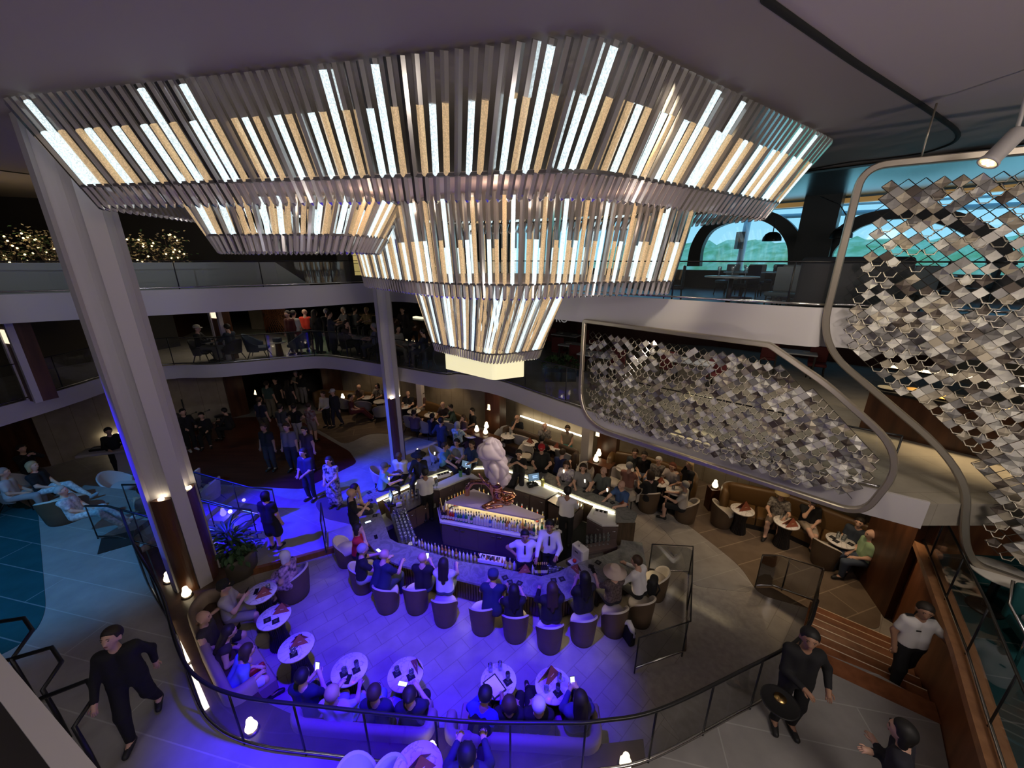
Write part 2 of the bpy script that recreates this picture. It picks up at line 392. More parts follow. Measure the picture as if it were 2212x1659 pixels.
    for i,sx in enumerate((-1,1)):
        S=T(sx*.172,-.01,.432); tx,ty,tz=tg[i]
        if arms in('side','walk','pocket','hips','rail'): W=pel+Rt@V3(sx*tx,ty,tz)
        elif arms in('phone','photo','chin','drink','cross','sofa'): W=pel+Rt@((Matrix.Rotation(-lean*.7,3,'X'))@V3(sx*tx,ty,tz))
        else: W=pel+Rt@V3(sx*tx,ty+.25*max(0,lean),tz)
        hint=(sx*.6,-.7,-.5) if arms not in('hips',) else (sx*1,-.35,0)
        Eb,W=ik(S,W,.285*s,.255*s,Rt@Vector(hint))
        ft=(W-Eb).normalized(); hl=.075*s; pe=W+ft*hl
        body+=[(S,Eb,.052*min(f2,1.15),.041),(Eb,W,.042,.029),(W+ft*.02,pe,.031,.034)]
        if sleeve!='none':
            fr={'short':.62,'long':1.,'cap':.4,'half':.9}[sleeve]
            sh.append((S,S.lerp(Eb,fr),.066*min(f2,1.15),.06 if fr<1 else .054))
            if sleeve=='long': sh.append((Eb,W.lerp(Eb,.08),.054,.041))
        # fingers
        side=ft.cross(Vector((0,0,1)) if abs(ft.z)<.8 else Vector((0,1,0))).normalized()*sx; pal=side.cross(ft).normalized()
        if pal.z>0: pal=-pal
        for q in range(4):
            b0=pe+side*(.027-.018*q)*s-ft*.008; L=(.072,.08,.074,.058)[q]*s
            m1=b0+ft*L*.5+pal*.006; m2=b0+ft*L*.86+pal*(.024 if arms not in('side','walk') else .02)
            ext.tube([b0,m1,m2],.009*s,5,0,rr=[.0098*s,.009*s,.0066*s])
        b0=W+ft*.025+side*.026*s; ext.tube([b0,b0+side*.028+ft*.03,b0+side*.03+ft*.062+pal*.008],.01,5,0,rr=[.0125*s,.0105*s,.0075*s])
        hands.append(pe+ft*.03)
    # face
    if det>=1:
        for sx in(-1,1):
            ext.sph(Hh(sx*.033,.094,.022),.011*s,1,7,(1.25,.6,.8)); 
            ext.tube([Hh(sx*.018,.104,.044),Hh(sx*.035,.106,.050),Hh(sx*.052,.096,.045)],.0045*s,4,2)
        ext.tube([Hh(-.022,.093,-.055),Hh(0,.099,-.057),Hh(.022,.093,-.055)],.005*s,4,3)
    sk=cmat('skin_'+skin,SKIN[skin],rough=.55)
    vs,fs=surf_nets(body,h,.028)
    root=link(name,np_mesh(name,vs,fs,[sk,mat('eye_dark',(.02,.015,.012),.2),cmat('brow_'+hc,HAIRC[hc]),mat('lip',(.30,.10,.09),.5)],ext),None,loc,face)
    tag(root,label,'person',group)
    # clothing
    def neckcut(x,y,z):
        n=up['neck']; v=Rt@(Rl@Vector((0,-.12,1))); v=v.normalized()
        return (x-n.x)*v.x+(y-n.y)*v.y+(z-n.z)*v.z+.012*s
    if sleeve!='bare':
        vs,fs=surf_nets(sh,h,.03,cut=neckcut)
        nm={'dress':'dress'}.get(bottom,'shirt')
        o=link(nm,np_mesh(nm,vs,fs,[smat or cmat('cloth',shirt,rough=.85)]),root)
    if bottom in('trousers','shorts','skirt','jeans'):
        vs,fs=surf_nets(pa,h,.03); nm={'jeans':'trousers'}.get(bottom,bottom)
        link(nm,np_mesh(nm,vs,fs,[pmat or cmat('cloth',pc,rough=.85)]),root)
    for q in(0,2):
        vs,fs=surf_nets(boots[q:q+2],max(h*.8,.018),.02); link('shoe',np_mesh('shoe',vs,fs,[cmat('shoe',shoe,rough=.5)]),root)
    if vest:
        vb=[(T(sx*.075*f2,0,.03),T(sx*.07*f2,0,.16),.118*f2,.113*f2) for sx in(-1,1)]+[(T(sx*.07*f2,0,.16),T(sx*.09,.005,.40),.113*f2,.107) for sx in(-1,1)]
        vs,fs=surf_nets(vb,h,.03,cut=neckcut); link('waistcoat',np_mesh('waistcoat',vs,fs,[cmat('cloth',vest,rough=.8)]),root)
    if tie:
        tb=MB(); a=T(0,.105,.455);b=T(0,.132,.26); tb.tube([a,a.lerp(b,.15),b,b+(b-a)*.12],.02,6,0,rr=[.018,.013,.024,.006]); part(root,'necktie',tb,mat('tie_black',(.01,.01,.015),.6))
    # hair
    if hair!='bald':
        hb=[(Hh(0,-.015,.052),Hh(0,-.03,.04),.106*s,.105*s)]
        if hair in('long','straight'):
            for sx in(-1,1): hb+=[(Hh(sx*.06,-.05,.02),T(sx*.07,-.085,.36),.055*s,.05*s)]
            hb+=[(Hh(0,-.07,.0),T(0,-.10,.26),.06*s,.045*s)]
        elif hair=='bob':
            for sx in(-1,1): hb+=[(Hh(sx*.075,-.03,.03),Hh(sx*.08,-.03,-.09),.045*s,.045*s)]
            hb+=[(Hh(0,-.07,.0),Hh(0,-.06,-.09),.06*s,.05*s)]
        elif hair=='bun': hb+=[(Hh(0,-.11,.06),Hh(0,-.135,.06),.045*s,.035*s)]
        elif hair=='pony': hb+=[(Hh(0,-.10,.06),Hh(0,-.15,-.08),.035*s,.03*s),(Hh(0,-.15,-.08),T(0,-.13,.36),.03*s,.015*s)]
        elif hair=='curly':
            for q in range(14):
                a=q*2.4; hb.append((Hh(.075*math.cos(a),-.03+.06*math.sin(a),.06+.02*math.sin(q*1.7)),Hh(.085*math.cos(a),-.04+.07*math.sin(a),.05),.045*s,.04*s))
        c0=Rt@(HR@Vector((0,1,0))); u0=Rt@(HR@Vector((0,0,1)))
        def face_cut(x,y,z):
            fx=(x-hd.x)*c0.x+(y-hd.y)*c0.y+(z-hd.z)*c0.z; uz=(x-hd.x)*u0.x+(y-hd.y)*u0.y+(z-hd.z)*u0.z
            a=np.minimum(fx-.045*s,.068*s-uz)            # face opening: in front and below the hairline
            if hair in('long','straight','bob','pony','curly'): return a
            return np.maximum(a,np.minimum(-.055*s-uz,.2)) if hair!='bun' else np.maximum(a,-.07*s-uz)
        vs,fs=surf_nets(hb,.02*s if det else .026,.02,cut=face_cut)
        if len(fs): link('hair',np_mesh('hair',vs,fs,[cmat('hair_'+hc,HAIRC[hc],rough=.6)]),root)
    if hat:
        M=Matrix.Translation(Hh(0,-.015,.075))@((Rt@HR).to_4x4())
        hb=MB()
        if hat=='cap':
            hb.lathe([(.112,-.035),(.113,0),(.10,.045),(.06,.075),(.001,.085)],16,0,M,cap=False)
            hb.add([(-.075,.075,-.02),(-.06,.17,-.035),(0,.195,-.03),(.06,.17,-.035),(.075,.075,-.02),(-.075,.075,-.035),(-.06,.17,-.05),(0,.195,-.045),(.06,.17,-.05),(.075,.075,-.035)],
                   [(0,1,2,3,4),(9,8,7,6,5),(0,5,6,1),(1,6,7,2),(2,7,8,3),(3,8,9,4)],0,M)
        elif hat=='brim':
            hb.lathe([(.11,-.02),(.23,-.045),(.235,-.035),(.115,-.005),(.108,.06),(.085,.10),(.04,.095),(.001,.09)],20,0,M,cap=False)
        elif hat=='round': hb.lathe([(.11,-.03),(.17,-.045),(.172,-.035),(.113,-.005),(.10,.06),(.06,.085),(.001,.09)],18,0,M,cap=False)
        part(root,'hat',hb,cmat('hat',hatc,rough=.8))
    root['_h']=[list(hands[0]),list(hands[1])]
    return root
def hand(root,i=1):
    v=Vector(root['_h'][i]); return root.matrix_basis@v if False else (Matrix.Translation(root.location)@Matrix.Rotation(root.rotation_euler.z,4,'Z')@v)
# ---------------- levels
ZC=.15; ZO=.85; ZL=.60; B4,T4=3.2,3.6; B5,T5=5.83,6.10; ZM=1.9; ZCE=9.18
M_white=mat('painted_white',(.50,.47,.475),.45)
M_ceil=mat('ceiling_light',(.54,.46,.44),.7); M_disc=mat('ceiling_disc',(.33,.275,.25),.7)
M_dark=mat('dark_panel',(.02,.017,.015),.6); M_black=mat('black_metal',(.012,.012,.013),.35)
M_brass=mat('bronze_trim',(.10,.08,.06),.3,metal=.8)
M_beige=floor_mat('wall_beige_panel',(.40,.33,.24),(.36,.30,.22),(.20,.16,.11),2.4,.5,.6,.006)
M_wood=wood_mat('walnut',(.045,.016,.007),(.115,.045,.02),1.2,.35)
M_wood2=wood_mat('red_wood',(.17,.060,.025),(.30,.115,.05),1.2,.4)
M_dance=wood_mat('dance_floor_wood',(.055,.015,.009),(.11,.032,.018),1.4,.35,(0,1,1))
M_tile=floor_mat('lounge_tile',(.40,.355,.31),(.36,.32,.285),(.26,.22,.19),.62,.31,.3,.007,R(-42))
M_out=floor_mat('promenade_stone',(.33,.31,.295),(.30,.285,.27),(.46,.44,.43),4.2,.62,.5,.009,R(12))
M_corr=floor_mat('corridor_tile',(.34,.32,.30),(.31,.295,.28),(.44,.42,.40),2.6,.9,.4,.008,R(28))
M_carp=floor_mat('brown_carpet_tile',(.16,.11,.075),(.145,.10,.07),(.30,.22,.15),3.6,.62,.8,.012,R(-18),.2)
M_band=floor_mat('pale_carpet_band',(.34,.31,.28),(.32,.29,.27),(.42,.39,.36),3.0,.5,.8,.008,R(-18),.2)
M_teal=floor_mat('teal_carpet',(.012,.075,.085),(.01,.065,.075),(.16,.22,.23),4.2,.62,.9,.010,R(12),.1)
M_ramp=mat('grey_carpet',(.38,.345,.315),.9,noise=(9,(.31,.28,.255)),spec=.2)
M_glass=clear_mat('rail_glass',(.86,.89,.89),.04,(.3,.32,.33),.05,.25)
M_smoke=clear_mat('tinted_glass',(.62,.66,.68),.05,(.2,.2,.2),.05,.3)
M_chrome=mat('chrome',(.55,.54,.53),.18,metal=1.)
M_led=mat('led_warm',(1,.9,.7),.4,emit=(1,.86,.60),estr=5)
M_led2=mat('led_soft',(1,.9,.7),.4,emit=(1,.85,.58),estr=2.2)
# ---------------- floors
E=[(-8.8,7.36),(-7.4,6.2),(-5.99,5.15),(-4.88,4.16),(-4.25,3.72),(-3.51,3.48),(-2.42,3.36),(-.64,3.2),(.6,3.18),(1.06,3.2),(1.82,3.32),(3.13,3.8),(4.31,4.3),(5.05,4.95)]
Es=[tuple(p) for p in smooth_path([Vector((x,y,0)) for x,y in E],6)]
E2=[(p[0],p[1]) for p in Es]
WALLR=[(9.0,7.55),(7.53,5.56),(6.33,3.96),(5.72,3.22),(4.9,2.2),(3.3,.2)]
mb=MB(); mb.prism([(-24,-4),(14,-4),(14,26),(-24,26)],-.3,0,0); struct('floor',mb,M_tile)
cor=[(-7.3,7.0),(-6.6,7.25),(-5.37,7.79),(-4.05,8.42),(-3.4,9.0),(-1.6,10.7),(-.6,11.1),(.6,11.0),(1.6,11.4),(2.7,12.1),(3.2,13.2),(3.2,25.9),(-23.9,25.9),(-23.9,10.2),(-15,10.2),(-12.5,9.9),(-9.4,9.4),(-7.6,9.4)]
mb=MB(); mb.prism(cor,.001,ZC,0); struct('floor_corridor',mb,M_corr)
mb=MB(); mb.prism([(-6.6,7.20),(-5.37,7.74),(-4.03,8.38),(-4.05,8.46),(-5.4,7.84),(-6.62,7.3)],.0,ZC+.004,0); struct('trim_corridor_step',mb,M_wood2)
# inlays: dance floor, pale band by the lounge, right carpet, ramp
def inlay(name,pts,z,m,r=.6,t=.006): 
    mb=MB(); mb.prism(rounded(pts,r,8),z-.001,z+t,0); return struct(name,mb,m)
df=[P2(*q,ZC) for q in [(265,1050),(420,1043),(560,1052),(655,1057),(690,1040),(772,1000),(755,975),(690,938),(655,912),(560,900),(470,905),(400,935),(330,985)]]
inlay('floor_dance',df,ZC,M_dance,.25)
gb=[P2(*q,ZC) for q in [(640,905),(700,890),(860,880),(1010,925),(1010,975),(960,960),(880,940),(800,935),(745,962),(700,935)]]
inlay('floor_far_carpet',gb,ZC+.001,M_carp,.5)
pb=[P2(*q,ZC) for q in [(700,1062),(680,1090),(700,1120),(790,1140),(800,1085),(750,1092),(715,1082)]]
inlay('floor_grey_patch',pb,ZC+.002,mat('grey_patch',(.12,.105,.095),.8),.2)
rc=[P2(*q,0) for q in [(1290,1010),(1480,985),(1620,1080),(1800,1170),(1905,1290),(1900,1365),(1760,1318),(1640,1285),(1600,1225),(1545,1180),(1480,1130),(1400,1085),(1340,1050)]]
inlay('floor_right_carpet',rc,0.002,M_carp,.25)
bd=[P2(*q,0) for q in [(1385,1082),(1480,1130),(1545,1180),(1600,1225),(1632,1282),(1490,1265),(1475,1195),(1440,1150),(1395,1110)]]
inlay('floor_pale_band',bd,0.001,M_band,.3)
rp=[P2(*q,0) for q in [(1490,1270),(1632,1283),(1668,1400),(1740,1500),(1560,1640),(1480,1610),(1370,1465),(1480,1425)]]
inlay('floor_ramp',rp,0.001,M_ramp,.1)
# outer promenade (near and left)
og=E2+[(5.9,4.45),(6.33,3.98),(5.72,3.24),(4.9,2.2),(3.3,.2),(2.2,-1.2),(2,-3.9),(-23.9,-3.9),(-23.9,10.2),(-15,10.2),(-12.5,9.9),(-9.4,9.4),(-9.3,7.75)]
mb=MB(); mb.prism(og,.02,ZO,0,1); struct('floor_promenade',mb,[M_out,M_wood])
tl=[P2(*q,ZO) for q in [(-700,1130),(0,1060),(82,1105),(90,1200),(100,1320),(75,1370),(0,1420),(-900,1700)]]
inlay('floor_teal_left',tl,ZO+.001,M_teal,.4)
# ledge behind the sofas
inn=[(1.9,3.72),(1.3,3.66),(-1.0,3.86),(-1.25,3.86),(-3.3,4.02),(-3.85,4.2),(-4.35,4.55),(-5.4,5.45),(-6.0,6.05),(-6.15,6.6),(-6.6,7.1),(-7.3,7.1),(-8.4,8.0)]
le=[p for p in E2 if p[0]<1.95]
mb=MB(); mb.prism(le+[(x,y) for x,y in inn],.01,ZL,0,1); struct('trim_sofa_ledge',mb,[wood_mat('ledge_wood',(.05,.03,.022),(.085,.05,.035),1,.3),M_wood])
# steps right
a0,a1=Vector((5.05,4.97,0)),Vector((6.36,4.03,0)); b0,b1=Vector((6.52,6.42,0)),Vector((7.52,5.62,0))
mb=MB(); n=6
for k in range(n):
    t0=k/n; t1=1; z=ZO*(n-k)/(n+1)
    q=[a0.lerp(b0,t0),a1.lerp(b1,t0),a1.lerp(b1,(k+1)/n),a0.lerp(b0,(k+1)/n)]
    mb.prism([(p.x,p.y) for p in q],.004,z,0)
    e0,e1=q[3],q[2]; d=(e1-e0).normalized(); nn=Vector((d.y,-d.x,0))*.018
    if nn.dot(a0-b0)<0: nn=-nn
    mb.prism([(p.x,p.y) for p in (e0,e1,e1+nn,e0+nn)],z,z+.004,1)
    e0,e1=q[0],q[1]; 
struct('floor_steps_right',mb,[M_wood2,mat('step_nosing',(.75,.62,.48),.5)])
e0,e1=a0,a1; d=(a1-a0).normalized(); nn=Vector((-d.y,d.x,0))*.34
mb=MB(); mb.prism([(p.x,p.y) for p in (a0,a1,a1-nn,a0-nn)],ZO-.01,ZO+.006,0); struct('trim_step_landing',mb,M_wood2)
# wood stringer wall left of steps (under the glass)
mb=MB()
w0=Vector((5.03,4.95,0)); w1=Vector((6.5,6.45,0)); nrm=Vector((-.7,.7,0))*.05
mb.add([(*(w0-nrm).xy,0),(*(w1-nrm).xy,0),(*(w1+nrm).xy,0),(*(w0+nrm).xy,0),(*(w0-nrm).xy,ZO+.12),(*(w1-nrm).xy,.16),(*(w1+nrm).xy,.16),(*(w0+nrm).xy,ZO+.12)],
 [(0,3,2,1),(4,5,6,7),(0,1,5,4),(1,2,6,5),(2,3,7,6),(3,0,4,7)],0); struct('trim_step_stringer',mb,M_wood2)
# right wall with its cap and the mezzanine behind
mb=MB(); w=[(x,y) for x,y in WALLR]; mb.prism(w+[(13.9,-.5),(13.9,7.55)],.01,ZM,1,0); struct('wall_right_lower',mb,[M_wood2,M_teal])
mb=MB(); cl=[Vector((x,y,ZM+.02)) for x,y in WALLR]; mb.tube(cl,1,4,0,prof=[(-.14,-.06),(-.14,.06),(.12,.06),(.12,-.06)]); struct('trim_right_cap',mb,wood_mat('cap_wood',(.36,.17,.08),(.50,.25,.12),1.5,.35))
# left stairs between promenade and corridor
mb=MB()
for k in range(4):
    x0=-9.32+k*.5; mb.prism([(x0,7.72),(x0+.5,7.5),(x0+.5,9.4),(x0,9.4)],.02,ZO-(k+1)*.14,0)
struct('floor_steps_left',mb,[M_corr])
mb=MB(); mb.prism([(-9.38,7.1),(-8.9,7.42),(-9.3,7.9),(-9.8,7.6)],ZO-.02,ZO+.02,0); struct('trim_left_stair_landing',mb,M_dark)
# ---------------- deck slabs
o4=[(-24,5.5),(-15,6.6),(-13.3,8.2),(-12.98,9.4),(-12.95,10.8),(-13.0,11.7),(-12.56,12.7),(-11.9,13.2),(-10.6,13.3),(-8.86,14.0),(-7.3,14.5),(-4.84,13.4),(-2.35,12.05),(-1.7,12.05),(-.39,11.35),(1.81,8.95),(5.04,6.11),(6.15,5.3),(6.45,5.1)]
o4s=[(p.x,p.y) for p in smooth_path([Vector((x,y,0)) for x,y in o4],5)]
M_dk4=floor_mat('deck4_floor',(.34,.30,.24),(.31,.27,.22),(.22,.19,.15),1.2,.6,.45)
mb=MB(); mb.prism(o4s+[(13.9,5.1),(13.9,26),(-24,26)],B4,T4,0); 
for i,f in enumerate(mb.f): pass
s4=struct('floor_upper_deck',mb,[M_dk4])
def fascia(name,path,z0,z1,off=.05):
    mb=MB(); A=[Vector((x,y,z0)) for x,y in path]; B=[Vector((x,y,z1)) for x,y in path]
    n=[]
    for i in range(len(path)):
        a=Vector(path[max(0,i-1)]);b=Vector(path[min(len(path)-1,i+1)]); d=(b-a).normalized(); n.append(Vector((d.y,-d.x,0))*off)
    A2=[p+q for p,q in zip(A,n)];B2=[p+q for p,q in zip(B,n)]
    mb.quadstrip(A2,B2); mb.quadstrip(B2,B,0,False); mb.quadstrip(A,A2,0,False); mb.quadstrip(B,A)
    return struct(name,mb,M_white)
fascia('trim_fascia_lower',o4s,B4-.03,T4+.05)
o5=[(-24,2.5),(-16,5.6),(-13,7.9),(-11.3,9.15),(-7.0,11.7),(-5.3,13.1),(-4.4,13.75),(-3.6,13.6),(-2.4,12.55),(1.38,9.35),(4.7,6.65),(5.4,6.42),(7.0,5.4),(9,4.05),(11.5,2.4)]
o5s=[(p.x,p.y) for p in smooth_path([Vector((x,y,0)) for x,y in o5],5)]
mb=MB(); mb.prism(o5s+[(24.0,1.2),(4.0,21.2),(0,26),(-24,26)],B5,T5,0); struct('floor_top_deck',mb,[mat('deck5_floor',(.06,.055,.05),.35)])
fascia('trim_fascia_upper',o5s,B5-.03,6.45)
# near edge of the deck the camera looks from
mb=MB(); a=P(0,1410,6.0);b=P(210,1659,6.0); d=(b-a).normalized(); a2=a-d*2.5; b2=b+d*1.2; nn=Vector((d.y,-d.x,0))
q=[a2,b2,b2+nn*.05,a2+nn*.05]; mb.prism([(p.x,p.y) for p in q],5.7,6.0,0); struct('trim_near_deck_edge',mb,M_white)
mb=MB(); q=[a2+nn*.05,b2+nn*.05,b2+nn*.45,a2+nn*.45]; mb.prism([(p.x,p.y) for p in q],5.7,5.985,0); struct('trim_near_deck_channel',mb,M_dark)
# ---------------- ceiling
disc=[P2(*q,ZCE) for q in [(1650,0),(1850,140),(2000,235)]]+[P2(2090,298,ZCE)]+[P2(*q,ZCE) for q in [(2000,330),(1900,343),(1830,349)]]+[(5.5,13.5),(2,16.2),(-5,15.8),(-10,13.2),(-12.2,9.6),(-10,5.5),(-5,1.0),(-1,-1.5),(.6,1.0)]
dr=[0,.3,.3,1.2,.3,.3,.6]+[1.]*9
dsc=rounded(disc,dr,6)
mb=MB(); mb.prism([(-24,-4),(28,-4),(23.5,2.0),(3.8,21.7),(1,26),(-24,26)],ZCE+.02,ZCE+.2,0,holes=[dsc]); struct('ceiling',mb,M_ceil)
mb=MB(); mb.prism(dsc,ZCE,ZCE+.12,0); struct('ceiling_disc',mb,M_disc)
mb=MB(); mb.tube([Vector((x,y,ZCE+.012)) for x,y in dsc],.035,6,0,closed=True); struct('trim_ceiling_shadow_gap',mb,mat('groove_shade',(.008,.007,.007),.9))  # black tube paints in the shadow line around the disc rim
# ---------------- walls
def wall(name,pts,z0,z1,m,t=.12):
    mb=MB(); a=[Vector((x,y)) for x,y in pts]
    for p,q in zip(a,a[1:]):
        d=(q-p); L=d.length; ang=math.atan2(d.y,d.x); c=(p+q)/2
        mb.box((c.x,c.y,(z0+z1)/2),(L+.02,t,z1-z0),0,ang)
    return struct(name,mb,m)
wall('wall_left_wood',[(-23.9,10.3),(-18.3,11.4),(-16.6,12.3)],.02,B4-.002,M_wood)
wall('wall_left_beige',[(-16.6,12.3),(-15.1,14.4),(-13.2,16.75)],.02,B4-.002,M_beige)
wall('wall_left_pier',[(-13.2,16.75),(-12.75,17.3)],.02,B4-.002,M_wood,.3)
wall('wall_passage_left',[(-12.9,17.4),(-15,24)],.02,B4-.002,M_dark)
wall('wall_passage_end',[(-15,24),(-9,24.5)],.02,B4-.002,M_wood)
wall('wall_passage_right',[(-9.6,18.9),(-10.2,24)],.02,B4-.002,M_dark)
wall('wall_far_pier',[(-9.7,18.7),(-9.0,19.3)],.02,B4-.002,M_wood,.3)
BW=[(-9.0,19.5),(-8.3,19.35),(-4.9,18.35),(-1.75,15.75),(.1,15.2),(2.9,12.95),(3.9,13.1),(6.5,11.6),(9.6,8.2),(9.9,7.6)]
wall('wall_back_beige',BW,.02,B4-.002,M_beige)
wall('wall_right_pillar',[(8.5,7.4),(8.1,6.15)],.0,B4+.05,M_wood,.5)
wall('wall_right_return',[(8.1,6.1),(9.9,6.0)],ZM,B4+.35,M_wood2,.3)
wall('wall_deck4_left',[(-23.9,8.5),(-16.6,11.5),(-15.0,15.5)],T4,B5-.002,mat('wall_brown_dark',(.055,.045,.033),.7))
wall('wall_deck4_back',[(-15.0,15.5),(-14.6,16.6)],T4,B5-.002,M_dark)
wall('wall_deck4_passage',[(-15.5,17),(-19,25.5)],T4,B5-.002,M_wood)
wall('wall_deck4_beyond',[(-19,25.5),(13.9,25.5)],T4,B5-.002,M_dark)
wall('wall_deck4_screen_side',[(-14.2,21.0),(-12.3,20.6)],T4,B5-.002,M_beige)
wall('wall_deck4_bistro',[(1.5,19),(9,16.5),(13.9,12)],T4,B5-.002,mat('wall_maroon',(.05,.012,.012),.6))
wall('wall_deck4_right',[(13.9,12.2),(13.9,0)],ZM,B5-.002,mat('wall_warm_grey',(.30,.25,.19),.7))
wall('wall_top_left',[(-23.9,11),(-14.6,15.2),(-6.3,18.5)],T5,ZCE+.02,mat('wall_espresso',(.022,.016,.013),.6))
wall('wall_top_back',[(-6.3,18.5),(0,22)],T5,ZCE+.02,M_dark)
wall('wall_west',[(-23.9,-4),(-23.9,26)],0,ZCE,mat('wall_grey',(.2,.18,.18),.8))
wall('wall_south',[(-24,-3.9),(14,-3.9)],0,ZCE,mat('wall_grey',(.2,.18,.18),.8))
wall('wall_east',[(13.95,-4),(13.95,4.5)],0,ZCE,mat('wall_grey',(.2,.18,.18),.8))
# wall above the far passage: soffit lights etc. are built with the lamps
# LED coves along the back wall
def led_line(name,pts,label,m=None,r=.03,loc=None):
    mb=MB(); mb.tube(pts,r,6,0); return single(name,mb,m or M_led,label,'light strip')
led_line('light_strip',[Vector((.35,14.75,1.05)),Vector((2.65,12.75,1.05))],'glowing warm light strip along the wall behind the bench left of the white pilaster')
led_line('light_strip',[Vector((6.42,11.45,1.05)),Vector((7.0,10.8,1.05))],'short glowing light strip on the wall between the two brown leather sofas')
led_line('light_strip',[Vector((-15.62,13.3,.75)),Vector((-14.6,14.8,.75))],'glowing strip low on the beige wall behind the band')
# ---------------- columns
def column(label,x,y,zb,zw,zt,r,rot,n=4):
    t=thing('column',label,'column',(x,y,0),rot)
    def prof(fin,z0,z1):
        pts=[]
        for k in range(n):
            a=2*PI*k/n; hw=.30*r
            c,s=math.cos(a),math.sin(a)
            for u in(-hw,hw): pts.append((r*c-u*s,r*s+u*c))
            a2=a+PI/n; 
            for q in range(1,8):
                aa=a+PI*2/n*q/8; 
                rad=r*(1.0-.40*math.sin(PI*q/8)) if fin else r*.93
                pts.append((rad*math.cos(aa),rad*math.sin(aa)))
        return pts
    # shell of white fins full height, scooped between
    mb=MB(); mb.prism(prof(True,zb,zt),zb,zt,0); sh=part(t,'shaft',mb,M_white)
    for k in range(n):
        mb=MB(); a0=2*PI*k/n+.34; a1=2*PI*(k+1)/n-.34; pts=[(r*.97*math.cos(a0+(a1-a0)*q/8),r*.97*math.sin(a0+(a1-a0)*q/8)) for q in range(9)]
        pts+= [(r*.52*math.cos(a1),r*.52*math.sin(a1)),(r*.52*math.cos(a0),r*.52*math.sin(a0))]
        mb.prism(pts,zb,zw,0); part(t,'wood_cladding',mb,M_wood)
        mb=MB(); am=(a0+a1)/2; mb.lathe([(.05,0),(.05,.02)],12,0,None,c=(r*.80*math.cos(am),r*.80*math.sin(am),zw)); part(t,'uplight',mb,mat('uplight_lens',(1,.9,.7),.4,emit=(1,.85,.6),estr=14))
    return t
column('tall white fluted column with dark wood lower cladding standing by the lounge sofa on the left',-6.86,6.68,ZL-.3,2.80,ZCE-.001,.40,R(62))
column('white fluted column with dark wood lower cladding rising behind the far left of the bar',-4.14,12.54,ZC,2.7,ZCE-.001,.27,R(-35))
mb=MB(); mb.box((0,0,1.6),(.30,.30,3.1)); single('pilaster',mb,M_white,'square white post between the bench alcove and the lamp shelf','pilaster',(2.62,12.15,.0),R(-40))
mb=MB(); mb.box((0,0,1.6),(.26,.26,3.1)); single('pilaster',mb,M_white,'slim white post partly hidden behind the fluted column at the bar','pilaster',(-4.18,16.6,.0),R(-20))
for q,(px,py) in enumerate([(95,862),(497,775)]):
    p=P(px,py,T4); 
    t=thing('wood_column',['white ribbed column with brown core standing on the balcony at the far left','white edged dark column on the balcony behind the two navy armchairs'][q],'column',(p.x,p.y,T4),R(-20))
    mb=MB(); mb.box((0,0,1.1),(.42,.42,2.2)); part(t,'core',mb,M_wood)
    for sx in(-1,1):
        mb=MB(); mb.box((sx*.22,-.18,1.1),(.10,.14,2.2)); part(t,'rib',mb,M_white)
    mb=MB(); mb.box((0,-.22,1.75),(.26,.03,.35)); part(t,'light',mb,mat('wall_glow',(1,.85,.6),.5,emit=(1,.85,.6),estr=.9))
# ---------------- chandelier
M_ac=clear_mat('clear_acrylic',(.62,.60,.59),.40,(.64,.60,.57),.16,.5)
M_tip=clear_mat('frosted_tip',(.72,.68,.70),.46,(.78,.72,.74),.2,.4)
M_ledw=led_mat('led_cool_white',(.82,.97,1.0),1.0); M_ledg=led_mat('led_gold',(1.0,.70,.38),.42)
M_ledd=led_mat('led_off_silver',(.30,.28,.30),.25)
M_soff=mat('soffit_rose',(.70,.55,.48),.5)
ch=thing('chandelier','huge tiered chandelier of clear rods with white and gold lit strips hanging over the bar','chandelier',(-.6,9.0,ZCE))
CO=Vector((-.6,9.0,ZCE)); KS=.9
def KP(v): return Vector((v[0]*KS,v[1]*KS,CH+(v[2]-CH)*KS))
PAT='LgdwLgdgwgdwgdwg'
PAT2='LdgwGdgLgwGdgLdgwGdwgG'
PAT3='LgdGdwgdLdgGdw'
